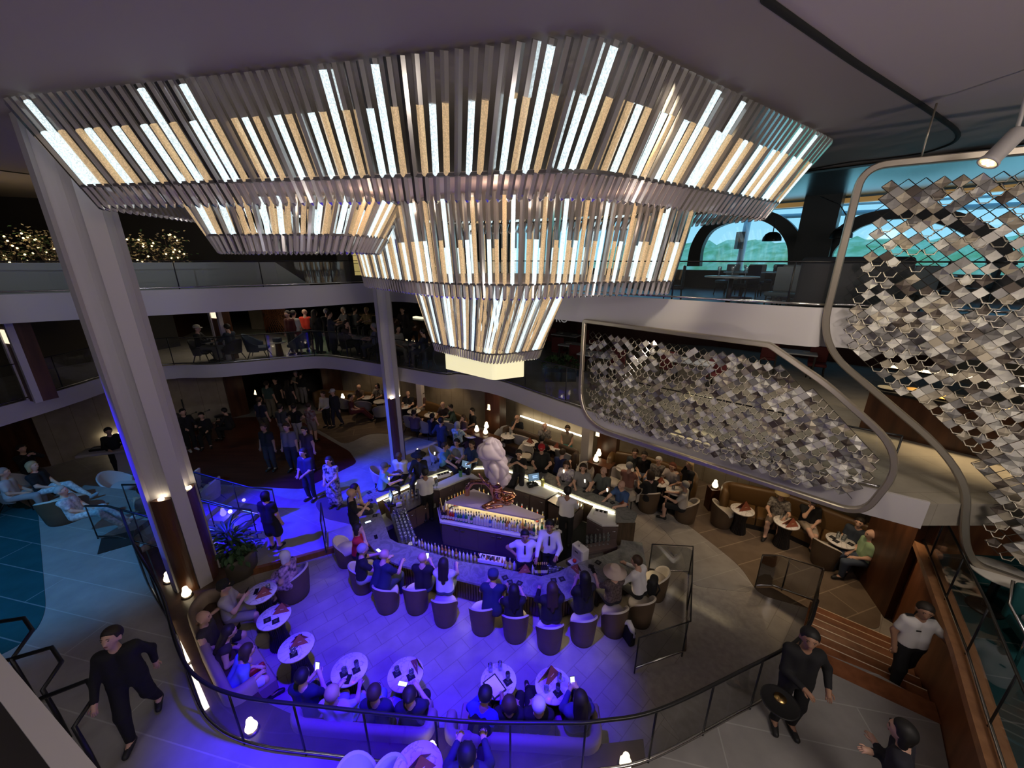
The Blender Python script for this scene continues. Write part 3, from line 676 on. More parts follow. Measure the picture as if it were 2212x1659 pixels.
def rods(tier,top,bot,zt,zb,step,w,tipf,litf,pat,name,budget,inward=None):
    T=resample([Vector((x,y,zt)) for x,y in top],step,True); N=len(T)
    B=resample([Vector((x,y,zb)) for x,y in bot],1,True)
    # match by arc parameter
    Bp=resample([Vector((x,y,zb)) for x,y in bot],sum((Vector(bot[i])-Vector(bot[i-1])).length for i in range(len(bot)))/N,True)
    Bp=(Bp+Bp)[:N]
    c=sum(T,Vector())/N; vis=[]
    for i in range(N):
        a=KP(T[i])-CO;b=KP(Bp[i])-CO
        d=(b-a); L=d.length; dn=d/L
        out=Vector((a.x-(KP(c)-CO).x,a.y-(KP(c)-CO).y,0)); sd=dn.cross(out).normalized(); ou=sd.cross(dn).normalized()
        if ou.dot(out)<0: ou=-ou
        k=pat[i%len(pat)]; mb=MB()
        def seg(f0,f1,r,mi,n=6,tip=False):
            p0=a+d*f0;p1=a+d*f1; pr=[(r*math.cos(PI/6+2*PI*q/n),r*math.sin(PI/6+2*PI*q/n)) for q in range(n)]
            ring=[[p+sd*x+ou*y for x,y in pr] for p in ((p0,p1,p1+dn*r*.9) if tip else (p0,p1))]
            if tip: ring[2]=[p1+dn*r*1.0+(q-p1)*.25 for q in ring[1]]
            vs=[v for rg in ring for v in rg]; fs=[]
            for rI in range(len(ring)-1):
                for q in range(n): fs.append((rI*n+q,rI*n+(q+1)%n,(rI+1)*n+(q+1)%n,(rI+1)*n+q))
            fs.append(tuple(range(n))); fs.append(tuple(range((len(ring)-1)*n,len(ring)*n))); mb.add(vs,fs,mi)
        li={'L':2,'w':2,'g':3,'G':3,'d':4}[k]; l0=.035 if k in'LG' else litf
        if k=='d': seg(0,tipf,w*KS*.44,0); (seg(.05,tipf-.005,w*KS*.22,4,6) if i%3==0 else None)
        else: seg(0,l0,w*KS*.44,0); seg(l0,tipf,w*KS*.37,li,6)
        seg(tipf,1,w*KS*.38,1,6,True)
        vis.append((b.y+CO.y,mb))
    order=sorted(range(N),key=lambda i:vis[i][0]); keep=set(order[:budget]); rest=MB()
    for i in range(N):
        if i in keep: part(tier,name,vis[i][1],[M_ac,M_tip,M_ledw,M_ledg,M_ledd])
        else:
            m=vis[i][1]; o=len(rest.v); rest.v+=m.v; rest.f+=[tuple(q+o for q in f) for f in m.f]; rest.m+=m.m; rest.sm+=m.sm
    if rest.v: o=part(tier,name,rest,[M_ac,M_tip,M_ledw,M_ledg,M_ledd]); o['kind']='stuff'; o.name=name+'_bundle'
    return T,Bp
def ring(poly,z,r): 
    mb=MB(); mb.tube([KP((x,y,z))-CO for x,y in poly],r,4,0,closed=True,prof=[(-1,-.5),(-1,.5),(1,.5),(1,-.5)]); return mb
def plate(poly,z0,z1):
    mb=MB(); mb.prism([(x*KS-CO.x,y*KS-CO.y) for x,y in poly],KP((0,0,z0)).z-CO.z,KP((0,0,z1)).z-CO.z,0); return mb
def lerp_poly(A,B,t): return [(a[0]+(b[0]-a[0])*t,a[1]+(b[1]-a[1])*t) for a,b in zip(A,B)]
def scale_poly(A,s,c=None):
    c=c or (sum(p[0] for p in A)/len(A),sum(p[1] for p in A)/len(A)); return [(c[0]+(p[0]-c[0])*s,c[1]+(p[1]-c[1])*s) for p in A]
# upper tier
topU=rounded([(-7.3,6.45),(.95,4.72),(6.25,8.5),(4.6,11.6),(-1.5,14.2),(-7.6,11.2)],[.25,.5,.35,1.,1.,1.],5)
botU=rounded([(-6.45,6.48),(1.0,5.52),(5.1,8.25),(3.9,10.6),(-1.5,13.0),(-6.9,10.4)],[.25,.5,.35,1.,1.,1.],5)
u=part(ch,'upper_tier',plate(scale_poly(botU,.93),8.30,8.36),M_soff)
rods(u,topU,botU,9.36,7.98,.168,.120,.80,.30,PAT,'glass_rod',92)
part(u,'rim_ring',ring(lerp_poly(topU,botU,.80),9.36-.80*1.38,.035),mat('rim_dark',(.10,.09,.09),.4))
# small side tier
topS=rounded([(-6.0,7.35),(-2.35,7.35),(-2.2,9.2),(-6.0,9.2)],.5,5); botS=rounded([(-5.45,7.3),(-2.95,7.3),(-2.75,8.9),(-5.5,8.9)],.5,5)
u=part(ch,'side_tier',plate(scale_poly(botS,.9),7.62,7.66),M_soff)
rods(u,topS,botS,8.28,7.34,.15,.12,.70,.05,'LgdGdwgdLdgGdwg','glass_rod',30)
part(u,'rim_ring',ring(lerp_poly(topS,botS,.70),8.28-.7*.94,.03),mat('rim_dark',(.10,.09,.09),.4))
# middle tier
botM=rounded([(-4.2,11.0),(-1.5,7.75),(.05,7.1),(1.3,7.85),(3.5,8.5),(2.9,11.2),(-.4,13.1)],[.5,.7,.4,.7,.4,.8,.8],5)
topM=scale_poly(botM,1.085,(-.3,9.8))
u=part(ch,'middle_tier',plate(scale_poly(botM,.93),6.75,6.80),M_soff)
rods(u,topM,botM,8.28,6.52,.15,.108,.86,.42,PAT2,'glass_rod',72)
part(u,'rim_ring',ring(lerp_poly(topM,botM,.86),8.28-.86*1.76,.03),mat('rim_dark',(.10,.09,.09),.4))
# lower tier
botL=rounded([(-2.1,9.75),(-.42,8.25),(.72,8.85),(.3,9.9),(-.9,10.7)],[.3,.35,.3,.4,.4],5)
topL=rounded([(-2.55,9.6),(-.35,7.75),(1.35,8.75),(.8,10.4),(-.9,11.3)],[.3,.35,.3,.4,.4],5)
u=part(ch,'lower_tier',plate(scale_poly(botL,.9),5.30,5.34),M_soff)
rods(u,topL,botL,6.75,5.0,.115,.084,.88,.04,PAT3,'glass_rod',52)
part(u,'rim_ring',ring(lerp_poly(topL,botL,.88),6.75-.88*1.75,.025),mat('rim_dark',(.10,.09,.09),.4))
# glowing cast-glass block
bx=rounded([(-1.72,9.46),(-.42,8.45),(.32,8.76),(-.95,9.95)],.09,4)
mg=mat('cast_glass_glow',(.80,.76,.55),.25,emit=(.95,.86,.50),estr=.62,bump=(14,.5)); part(ch,'glowing_glass_block',plate(bx,4.56,5.05),mg)
# ---------------- window wall of the restaurant
def PLN(px,py,k):            # a spot of the photo on the vertical plane X+Y=k
    x,f,u=ray(px,py); t=k/(x+f); return Vector((x*t,f*t,CH+u*t))
WK=24.4
wa=Vector((3.9,20.5,0)); wb=Vector((23.2,1.2,0)); wd=(wb-wa).normalized(); wn=Vector((.7071,.7071,0))
def wbox(mb,s,z,dims,mi=0,off=0): mb.box(wa+wd*s+wn*off+Vector((0,0,z)),dims,mi,math.atan2(wd.y,wd.x))
L=(wb-wa).length
mb=MB(); wbox(mb,L/2,6.45,(L,.15,.7),0); struct('wall_window_sill',mb,M_black)
mb=MB(); wbox(mb,L/2,9.13,(L,.18,.32),0); struct('wall_window_header',mb,mat('header_steel',(.10,.16,.20),.25,metal=.6))
mb=MB(); wbox(mb,L/2,9.0,(L,.22,.14),0,-.06); struct('trim_window_gold',mb,mat('gold_strip',(.55,.30,.08),.35,emit=(1,.6,.2),estr=.15))
mb=MB(); wbox(mb,L/2,7.85,(L,.02,2.2),0); struct('window_1',mb,clear_mat('window_glass',(.94,.98,.985),.01,(.4,.5,.5),.03,.1))
# glossy ceiling in front of the glass
q=[wa-wn*.1,wb-wn*.1,wb-wn*5.2,wa-wn*5.2]
mb=MB(); mb.prism([(p.x,p.y) for p in q],9.12,9.16,0); struct('ceiling_restaurant',mb,mat('blue_metal_ceiling',(.22,.42,.52),.25,metal=.85,bump=(3,.5)))
M_arch=mat('arch_black',(.012,.013,.016),.35)
def arch(name,label,pix,w,th=.3):
    pts=[PLN(px,py,WK-.9) for px,py in pix]; pts=smooth_path(pts,6)
    mb=MB(); A=[];
    for i,p in enumerate(pts):
        a=pts[max(0,i-1)];b=pts[min(len(pts)-1,i+1)]; t=(b-a).normalized(); n=t.cross(wn).normalized(); f=i/(len(pts)-1); ww=w*(.8+.5*abs(2*f-1))
        A.append([p+n*ww/2-wn*th/2,p-n*ww/2-wn*th/2,p-n*ww/2+wn*th/2,p+n*ww/2+wn*th/2])
    vs=[v for r_ in A for v in r_]; fs=[]
    for i in range(len(A)-1):
        for k in range(4): fs.append((i*4+k,i*4+(k+1)%4,i*4+4+(k+1)%4,i*4+4+k))
    mb.add(vs,fs,0); return single(name,mb,M_arch,label,'arch')
arch('window_arch','black curved arch of the restaurant window left of the thick black column',[(1500,575),(1508,530),(1535,490),(1590,468),(1645,465),(1690,485),(1718,525),(1722,575)],.38)
arch('window_arch','black curved arch of the restaurant window right of the thick black column',[(1778,575),(1785,540),(1830,495),(1880,472),(1960,460),(2060,475),(2140,520),(2165,580)],.38)
mb=MB(); p=PLN(1752,560,WK-1.1); mb.box((p.x,p.y,7.7),(.95,.6,3.3),0,R(-45)); single('window_column',mb,M_arch,'thick black column between the two arches of the restaurant window','column')
for px in(1600,):
    p=PLN(px,540,WK+3.5); mb=MB(); mb.tube([(p.x,p.y,5),(p.x+.15,p.y,11)],.14,8,0); mb.box((p.x-.12,p.y,8.0),(.25,.25,.7),1); single('mast',mb,[mat('mast_white',(.75,.8,.85),.5),M_black],'white post outside the restaurant window with a small black box','mast')
mb=MB(); a=PLN(1480,478,WK+6);b=PLN(2250,440,WK+6); mb.tube([a,b],.10,6,0); a2=PLN(1480,462,WK+7);b2=PLN(2250,418,WK+7); mb.tube([a2,b2],.05,6,0)
single('awning_rail',mb,mat('rail_grey',(.35,.45,.5),.5),'long thin rails overhead outside the restaurant window','rail')
# wooded shore
mb=MB(); rnd=random.Random(3); n1=90; 
g=[]
for j in range(4):
    row=[]
    for i in range(n1):
        s=i/(n1-1); base=Vector((20,120,0)).lerp(Vector((150,-10,0)),s)+wn*(j*7)
        z=[-2,5.5,9.0,11.5][j]+(rnd.uniform(-.6,.9) if j else 0); row.append((base.x+rnd.uniform(-1,1),base.y+rnd.uniform(-1,1),z))
    g.append(row)
vs=[v for r_ in g for v in r_]; fs=[(j*n1+i,j*n1+i+1,(j+1)*n1+i+1,(j+1)*n1+i) for j in range(3) for i in range(n1-1)]
mb.add(vs,fs,0,None,True)
single('wooded_shore',mb,mat('foliage_far',(.42,.62,.26),.9,noise=(.35,(.85,.95,.60))),'green treetops on the shore beyond the restaurant windows','trees',kind='stuff')
# restaurant furniture
M_navy=mat('dark_navy_fabric',(.012,.016,.024),.7); M_seatb=mat('blue_grey_leather',(.10,.16,.20),.35); M_tab=mat('table_top_pale',(.45,.50,.52),.2)
def chair_simple(name,label,cat,loc,rz,mats,w=.48,bh=.5,sh=.46,group=None):
    t=thing(name,label,cat,loc,rz,group)
    mb=MB(); mb.box((0,0,sh-.04),(w,w,.09),0,0,None,.03); part(t,'seat',mb,mats[0])
    mb=MB(); mb.box((0,-w/2+.03,sh+bh/2),(w,.06,bh),0,0,None,.025); part(t,'backrest',mb,mats[1])
    for sx in(-1,1):
        for sy in(-1,1):
            mb=MB(); mb.tube([(sx*(w/2-.05),sy*(w/2-.05),sh-.06),(sx*(w/2-.02),sy*(w/2-.02),0)],.016,6,0); part(t,'leg',mb,mats[2])
    return t
rc_=[((5.6,8.2),2.2,'white striped dining chair nearest the balcony rail of the window restaurant'),((6.6,9.3),.8,'dark dining chair behind the nearest restaurant table'),((7.6,12.5),2.4,'white striped chair at the window side table of the restaurant'),
     ((8.6,13.2),.3,'dark chair with its back to the shore at the window table'),((10.4,10.2),2.0,'dark chair right of the pendant lamp by the restaurant window'),((10.3,12.0),3.0,'pale chair at the far restaurant table left of the black column'),
     ((4.2,10.3),1.2,'low dark chair behind the fringe of the chandelier in the restaurant')]
for (x,y),rz,l in rc_: chair_simple('dining_chair',l,'chair',(x,y,T5),rz,[M_seatb if 'dark' not in l else M_navy,mat('white_stripe_fabric',(.35,.42,.45),.6) if 'dark' not in l else M_navy,M_black])
def table_simple(label,loc,r,h,tm,bm,group=None,name='dining_table'):
    t=thing(name,label,'table',loc,0,group)
    mb=MB(); mb.lathe([(r*.97,-.02),(r,-.012),(r,.0),(r*.98,.012),(.001,.012)],28,0,None,c=(0,0,h)); part(t,'tabletop',mb,tm)
    mb=MB(); mb.lathe([(.05,0),(.05,h-.02)],12,0); part(t,'pedestal',mb,bm)
    mb=MB(); mb.lathe([(r*.6,0),(r*.58,.03),(.06,.05)],20,0); part(t,'base',mb,bm); return t
for k,(x,y,rz) in enumerate([(6.4,10.9,.4),(7.2,10.4,2.2),(8.3,11.0,.6),(9.4,12.0,2.6),(8.0,9.3,1.4),(9.1,8.6,2.9),(10.8,9.2,.9),(7.0,13.0,1.9)]):
    chair_simple('dining_chair','restaurant chair among the set tables beyond the top balcony rail','chair',(x,y,T5),rz,[M_seatb if k%2 else M_navy,mat('white_stripe_fabric',(.35,.42,.45),.6) if k%2 else M_navy,M_black],group='restaurant chairs beyond the top balcony rail')
tabs=[((6.9,11.9),'set table in the middle of the window restaurant'),((9.9,9.6),'set table by the restaurant window right of the black column'),((4.9,8.9),'glass topped table set with glasses near the restaurant balcony rail'),((7.9,11.6),'table set with glasses by the restaurant window left of the mast'),((8.9,12.6),'table at the restaurant window behind the pendant lamp'),((7.3,8.0),'restaurant table beside the dark booth sofa')]
for (x,y),l in tabs: table_simple(l,(x,y,T5),.55,.74,M_tab,M_black)
M_gls=clear_mat('drinking_glass',(.88,.93,.95),.10,(.7,.8,.85),.05,.5)
M_sil=mat('silver',(.6,.62,.64),.2,metal=1)
gl0=None
def wine(loc,label,group):
    global gl0
    if gl0 is None:
        mb=MB(); mb.lathe([(.032,0),(.03,.006),(.005,.012),(.005,.09),(.03,.12),(.036,.16),(.03,.20)],10,0,cap=False); gl0=single('wine_glass',mb,M_gls,label,'glass',loc,0,group); return gl0
    return dup(gl0,loc,0,label,group)
for (x,y),l in tabs:
    for k in range(6): wine((x+.3*math.cos(k*1.05),y+.3*math.sin(k*1.05),T5+.755),'stemmed glass set on a table of the window restaurant','glasses on the restaurant tables')
def booth(label,loc,rz,w,m,h=1.0,d=.8,name='sofa'):
    t=thing(name,label,'sofa',loc,rz)
    mb=MB(); mb.box((0,0,.24),(w,d,.44),0,0,None,.08); part(t,'seat',mb,m)
    mb=MB(); mb.box((0,-d/2+.09,h/2+.05),(w,.18,h-.1),0,0,None,.07); part(t,'backrest',mb,m); return t
booth('dark booth sofa with its back to the balcony in front of the black window column',(6.15,7.2,T5),R(-45),1.5,M_navy,1.15)
booth('dark lounge sofa by the restaurant window below the left arch',(9.2,10.6,T5),R(-45),1.3,M_navy,1.15)
for px,py,l in [(1668,512,'black dome pendant lamp hanging in front of the restaurant window left of the black column'),(1818,505,'black dome pendant lamp hanging right of the black window column')]:
    p=PLN(px,py,21.5); t=thing('pendant_lamp',l,'lamp',(p.x,p.y,p.z))
    mb=MB(); mb.lathe([(.27,-.12),(.26,-.02),(.2,.09),(.1,.15),(.001,.16)],18,0,cap=False); part(t,'shade',mb,M_black)
    mb=MB(); mb.tube([(0,0,.15),(.0,0,.5),(-.15,.15,.8),(-.5,.5,1.05)],.015,6,0); part(t,'stem',mb,M_black)
# ---------------- hanging screens of metal tiles
M_fr=mat('champagne_frame',(.42,.37,.30),.32,metal=.75)
M_t=[mat('tile_silver',(.50,.48,.43),.45,metal=.35),mat('tile_champagne',(.38,.33,.25),.45,metal=.35),mat('tile_grey',(.20,.19,.18),.45,metal=.35),mat('tile_bronze',(.09,.07,.055),.45,metal=.35),mat('tile_edge',(.66,.60,.48),.4,metal=.2),mat('tile_pearl',(.62,.59,.53),.5)]
def inside(p,poly):
    x,y=p; c=False; n=len(poly); j=n-1
    for i in range(n):
        xi,yi=poly[i];xj,yj=poly[j]
        if (yi>y)!=(yj>y) and x<(xj-xi)*(y-yi)/(yj-yi)+xi: c=not c
        j=i
    return c
def screen(label,org,d,outl,du,dv,inset,seed,fr=.05,skip=None):
    d=Vector((*d,0)).normalized(); n=Vector((d.y,-d.x,0)); o=Vector((*org,0))
    if n.dot(-o)<0: n=-n
    W=lambda s,z,q=0.: Vector(d*s+n*q)+Vector((0,0,z))
    t=thing('metal_screen',label,'screen',(o.x,o.y,0))
    mb=MB(); mb.tube([W(s,z) for s,z in outl],fr,8,0,closed=True,prof=[(-1.2,-.7),(-1.2,.7),(-.8,1),(.8,1),(1.2,.7),(1.2,-.7),(.8,-1),(-.8,-1)]); part(t,'frame',mb,M_fr)
    inner=offset_poly(outl,inset); rnd=random.Random(seed)
    s0=min(p[0] for p in outl);s1=max(p[0] for p in outl);z0=min(p[1] for p in outl);z1=max(p[1] for p in outl)
    net=MB(); til=MB(); nodes={}
    ni=int((s1-s0)/(du/2))+2; nj=int((z1-z0)/(dv/2))+2
    for i in range(ni):
        for j in range(nj):
            if (i+j)%2==0: nodes[(i,j)]=(s0+i*du/2,z0+j*dv/2)
    def seg(a,b):
        A=W(*a,.0);B=W(*b,.0); t_=(B-A).normalized(); sd=t_.cross(n)*.0055; net.add([A+sd,A-sd,A+n*.009,B+sd,B-sd,B+n*.009],[(0,1,4,3),(1,2,5,4),(2,0,3,5)],0)
    for (i,j),p in nodes.items():
        if not inside(p,inner): continue
        for q in((i+1,j+1),(i+1,j-1)):
            if q in nodes and inside(nodes[q],inner): seg(p,nodes[q])
    # a tile hangs in most diamonds
    wv=[(rnd.uniform(.4,1.1),rnd.uniform(.4,1.1),rnd.uniform(0,6)) for _ in range(4)]
    for i in range(ni):
        for j in range(nj):
            if (i+j)%2==1:
                c=(s0+i*du/2,z0+j*dv/2)
                if not inside(c,inner): continue
                if not all(inside((c[0]+a,c[1]+b),inner) for a,b in((du/2,0),(-du/2,0),(0,dv/2),(0,-dv/2))): continue
                f=sum(math.sin(a*c[0]*2+b*c[1]*2+k) for a,b,k in wv)/4
                if skip and skip(c,rnd): continue
                r0=rnd.random()
                opn=r0<.40+.28*f
                a,b=du*.5,dv*.5
                mi=rnd.choices([0,1,2,3,5],[.24,.24,.24,.14,.14])[0]
                tx,ty=R(rnd.uniform(-7,9)),R(rnd.uniform(-9,9))
                if not opn:
                    tp=lambda x,y,q=0.: W(c[0]+x*.97,c[1]+y*.97,.014+q-y*math.sin(tx)+x*math.sin(ty))
                    pts=[(0,b),(-a*.42,b*.52),(-a,0),(-a*.5,-b*.56),(0,-b),(a*.5,-b*.56),(a,0),(a*.42,b*.52)]
                    vs=[tp(x,y) for x,y in pts]+[tp(0,-b*.1,rnd.uniform(-.035,.03))]
                    til.add(vs,[(8,q,(q+1)%8) for q in range(8)],mi)
                if opn or rnd.random()<.22:
                    tl=R(rnd.uniform(10,38)); lp=[(-a*.92,.02),(-a*.52,-b*.74),(a*.52,-b*.74),(a*.92,.02)]
                    o1=[W(c[0]+x,c[1]+y*math.cos(tl),.018-y*math.sin(tl)) for x,y in lp]; o2=[W(c[0]+x*.84,c[1]+y*math.cos(tl)*.80,.018-y*math.sin(tl)*.86) for x,y in lp]; o3=[v+n*.012 for v in o2]
                    til.add(o1+o2+o3,[(0,4,5,1),(1,5,6,2),(2,6,7,3),(4,8,9,5),(5,9,10,6),(6,10,11,7)],4)
    part(t,'cable_net',net,mat('net_bronze',(.10,.09,.075),.35,metal=.7)); x=part(t,'metal_tiles',til,M_t); x['kind']='stuff'
    return t
loS=rounded([(0,5.84),(0,3.27),(5.45,3.38),(5.72,4.5),(4.6,5.35),(3.75,5.84)],[.05,1.0,.3,.6,.2,.05],8)
screen('framed screen of small metal tiles hanging below the upper balcony edge',(1.70,9.02),(.70,-.714),loS,.165,.150,.15,5,.045,skip=lambda c,r: r.random()<.20-.05*c[0])
upS=rounded([(0,8.5),(0,5.85),(2.15,4.15),(2.36,3.0),(2.6,2.62),(6.6,2.2),(6.6,8.5)],[.3,.6,.9,.6,.15,.05,.3],8)
upo=screen('large framed screen of metal tiles hanging from the ceiling at the right edge',(5.15,6.35),(.83,-.56),upS,.178,.160,.18,9,.05,skip=lambda c,r: r.random()<(.30 if 6.7<c[1]<7.9 and .3<c[0]<2.2 else .08))
mb=MB()
for s in(.6,3.0,5.5):
    mb=MB(); mb.tube([Vector((.83*s/1.0013,-.56*s/1.0013,8.5)),Vector((.83*s,-.56*s,ZCE))],.012,6,0); part(upo,'suspension_rod',mb,M_fr)

# spotlight under the ceiling
p=P(2140,350,ZCE); x,f,u=ray(2138,348); tt=5.0/f; q=Vector((x*tt,5.0,CH+u*tt))
t=thing('spotlight','white spotlight with glowing warm lens under the ceiling at the top right','spotlight',q)
ax=Vector((-.55,.05,-.8)).normalized(); M=ax.to_track_quat('Z','Y').to_matrix().to_4x4()
mb=MB(); mb.lathe([(.075,-.36),(.085,-.34),(.085,-.02),(.10,0),(.10,.03),(.085,.03),(.085,.0)],18,0,M,cap=True); part(t,'housing',mb,mat('spot_white',(.55,.52,.5),.4))
mb=MB(); mb.lathe([(.083,.012),(.001,.02)],18,0,M,cap=False)
for a in range(7):
    mb.sph((.045*math.cos(a*1.05) if a<6 else 0,.045*math.sin(a*1.05) if a<6 else 0,.025),.018,1,8,(1,1,.4),M)
part(t,'lens',mb,[mat('spot_lens',(.5,.35,.15),.3,emit=(1,.7,.3),estr=1.2),mat('spot_led',(1,.8,.5),.3,emit=(1,.85,.55),estr=4)])
mb=MB(); mb.tube([-ax*.3,-ax*.3+Vector((.05,.05,.2)),Vector((.18,.05,ZCE-q.z))],.02,8,0); part(t,'bracket',mb,mat('spot_white',(.55,.52,.5),.4))
# ---------------- bar: counter ring, work tops, cabinets, island
CZ=.78
M_cnt=marble_mat('grey_counter_stone',(.165,.17,.16),(.235,.235,.225),3.2,.25,.40,.64)
M_rib=wood_mat('ribbed_brown',(.05,.032,.02),(.10,.065,.04),3,.4)
M_wtop=mat('white_worktop',(.75,.73,.74),.25)
M_cab=mat('cabinet_taupe',(.12,.085,.085),.4); M_steel=mat('steel',(.45,.45,.46),.25,metal=1)
M_mat_=mat('rubber_mat',(.01,.01,.011),.8)
O_=[(1377,1109),(1333,1083),(1279,1064),(1219,1036),(1156,1009),(1096,998),(1050,990),(1004,987),(934,1004),(849,1036),(804,1058),(772,1082),(776,1121),(795,1172),(820,1202),(861,1220),(978,1248),(1096,1277),(1168,1289),(1219,1296),(1298,1264),(1398,1229),(1387,1172)]
I_=[(1342,1166),(1339,1185),(1301,1200),(1238,1219),(1206,1235),(1168,1245),(1089,1229),(994,1212),(921,1191),(887,1178),(858,1172),(842,1163),(812,1077),(890,1041),(944,1022),(988,1008),(1050,1006),(1100,1013),(1140,1026),(1194,1049),(1263,1077),(1330,1102),(1330,1126),(1371,1126)]
Oz=[P2(x,y,CZ) for x,y in O_]; Iz=[P2(x,y,CZ) for x,y in I_]
bar=thing('bar_counter','long angular bar counter with a grey stone top ringing the central bottle island','bar counter',(0,8,0))
BO=Vector((0,8,0))
def loc_(poly): return [(x-BO.x,y-BO.y) for x,y in poly]
mb=MB(); mb.prism(loc_(Oz+Iz),CZ-.05,CZ,0); part(bar,'countertop',mb,M_cnt)
cen=Vector((-.2,8.3))
def toward(poly,d): 
    out=[]
    for x,y in poly:
        v=cen-Vector((x,y)); out.append(tuple(Vector((x,y))+v.normalized()*d))
    return out
Ob=toward(Oz,.24); Ib=toward(Iz,-.03)
mb=MB(); mb.prism(loc_(Ob+Ib),.02,CZ-.05,0); part(bar,'base',mb,M_rib)
# ribs on the outside of the base
for i,(p,q) in enumerate(zip(Ob[:-1],Ob[1:])):
    a=Vector(p);b=Vector(q); n=max(1,int((b-a).length/.06)); d=(b-a).normalized(); nn=Vector((d.y,-d.x))
    if nn.dot(a-cen)<0: nn=-nn
    mb=MB()
    for k in range(n):
        c=a+(b-a)*((k+.5)/n)+nn*.012; mb.box((c.x-BO.x,c.y-BO.y,CZ/2-.02),(.035,.03,CZ-.16),0,math.atan2(d.y,d.x))
    if (b-a).length>.3: part(bar,'ribbed_panel',mb,M_rib)
mb=MB(); mb.tube([(x-BO.x,y-BO.y,CZ-.07) for x,y in toward(Oz[11:],.17)],.012,5,0); part(bar,'overhang_light',mb,mat('overhang_led',(1,.8,.5),.4,emit=(1,.78,.45),estr=15))
# LED under the inner edge of the far arms
ii=Iz[12:22]
mb=MB(); mb.tube([(x-BO.x,y-BO.y,.70) for x,y in toward(ii,.03)],.022,6,0); part(bar,'under_counter_light',mb,mat('bar_led',(1,.95,.7),.4,emit=(1,.95,.62),estr=9))
# inner floor mats
flo=toward(Iz[1:22],.02); mb=MB(); mb.prism(flo,.002,.014,0); struct('floor_bar_mat',mb,M_mat_)
# work tops inside the far arms (units you could lift out one by one)
WZ=.66
def unit(label,back,front,doors,top=M_wtop,body=M_cab,z=WZ):
    """back/front: photo spots of the rear and front edge of the unit top, left to right"""
    B=[Vector(P2(*q,z)) for q in back]; Fp=[Vector(P2(*q,z)) for q in front]
    c=sum(B+Fp,Vector((0,0)))/(len(B)+len(Fp)); t=thing('bar_cabinet',label,'cabinet',(c.x,c.y,0.014))
    poly=[(p.x-c.x,p.y-c.y) for p in Fp+B[::-1]]
    mb=MB(); mb.prism(poly,z-.05,z,0); part(t,'worktop',mb,top)
    inp=offset_poly(poly,.015); mb=MB(); mb.prism(inp,.0,z-.05,0); part(t,'body',mb,body)
    for (a,b) in zip(Fp,Fp[1:]):
        d=(b-a); Ln=d.length; n=max(1,round(Ln/.52)) if doors else 0; dd=d.normalized(); nn=Vector((dd.y,-dd.x))
        if nn.dot(((a+b)/2)-(c))<0: nn=-nn
        for k in range(n):
            m=a+d*((k+.5)/n)-c+nn*.0; mb=MB(); mb.box((m.x,m.y,(z-.05)/2+.02),(Ln/n-.025,.03,z-.17),0,math.atan2(dd.y,dd.x)); dr=part(t,'door',mb,body)
            mb=MB(); h=m+nn*.035; hx=h+dd*(Ln/n*.25); mb.tube([(hx.x-dd.x*.06,hx.y-dd.y*.06,z-.16),(hx.x-dd.x*.05+nn.x*.02,hx.y-dd.y*.05+nn.y*.02,z-.165),(hx.x+dd.x*.05+nn.x*.02,hx.y+dd.y*.05+nn.y*.02,z-.165),(hx.x+dd.x*.06,hx.y+dd.y*.06,z-.16)],.009,5,0); part(dr,'handle',mb,M_steel)
    return t
unit('taupe bar cabinet with a white top in the far left corner behind the sculpture',[(918,1055),(975,1030),(1006,1015)],[(948,1057),(1013,1031),(1040,1036)],True)
unit('taupe bar cabinet with a white top behind the sculpture to its right',[(1075,1020),(1120,1030)],[(1040,1036),(1112,1055)],True,top=mat('dark_drainer',(.03,.03,.032),.3,metal=.6,bump=(40,.4)))
unit('taupe bar cabinet with white top and till screen right of the sculpture',[(1130,1034),(1205,1062)],[(1112,1055),(1179,1076)],True)
unit('steel bottle well unit in front of the bartender facing away on the right',[(1207,1064),(1262,1088)],[(1183,1082),(1238,1112)],False,top=M_steel,body=M_cab,z=.60)
unit('taupe bar cabinet with a white top at the right end of the far counter',[(1283,1092),(1330,1112)],[(1268,1117),(1301,1135),(1336,1135)],True)
unit('glass racking unit with bottles along the left end of the bar',[(828,1082),(905,1050)],[(866,1112),(925,1082)],True,top=M_steel,body=mat('unit_brown',(.16,.10,.07),.4))
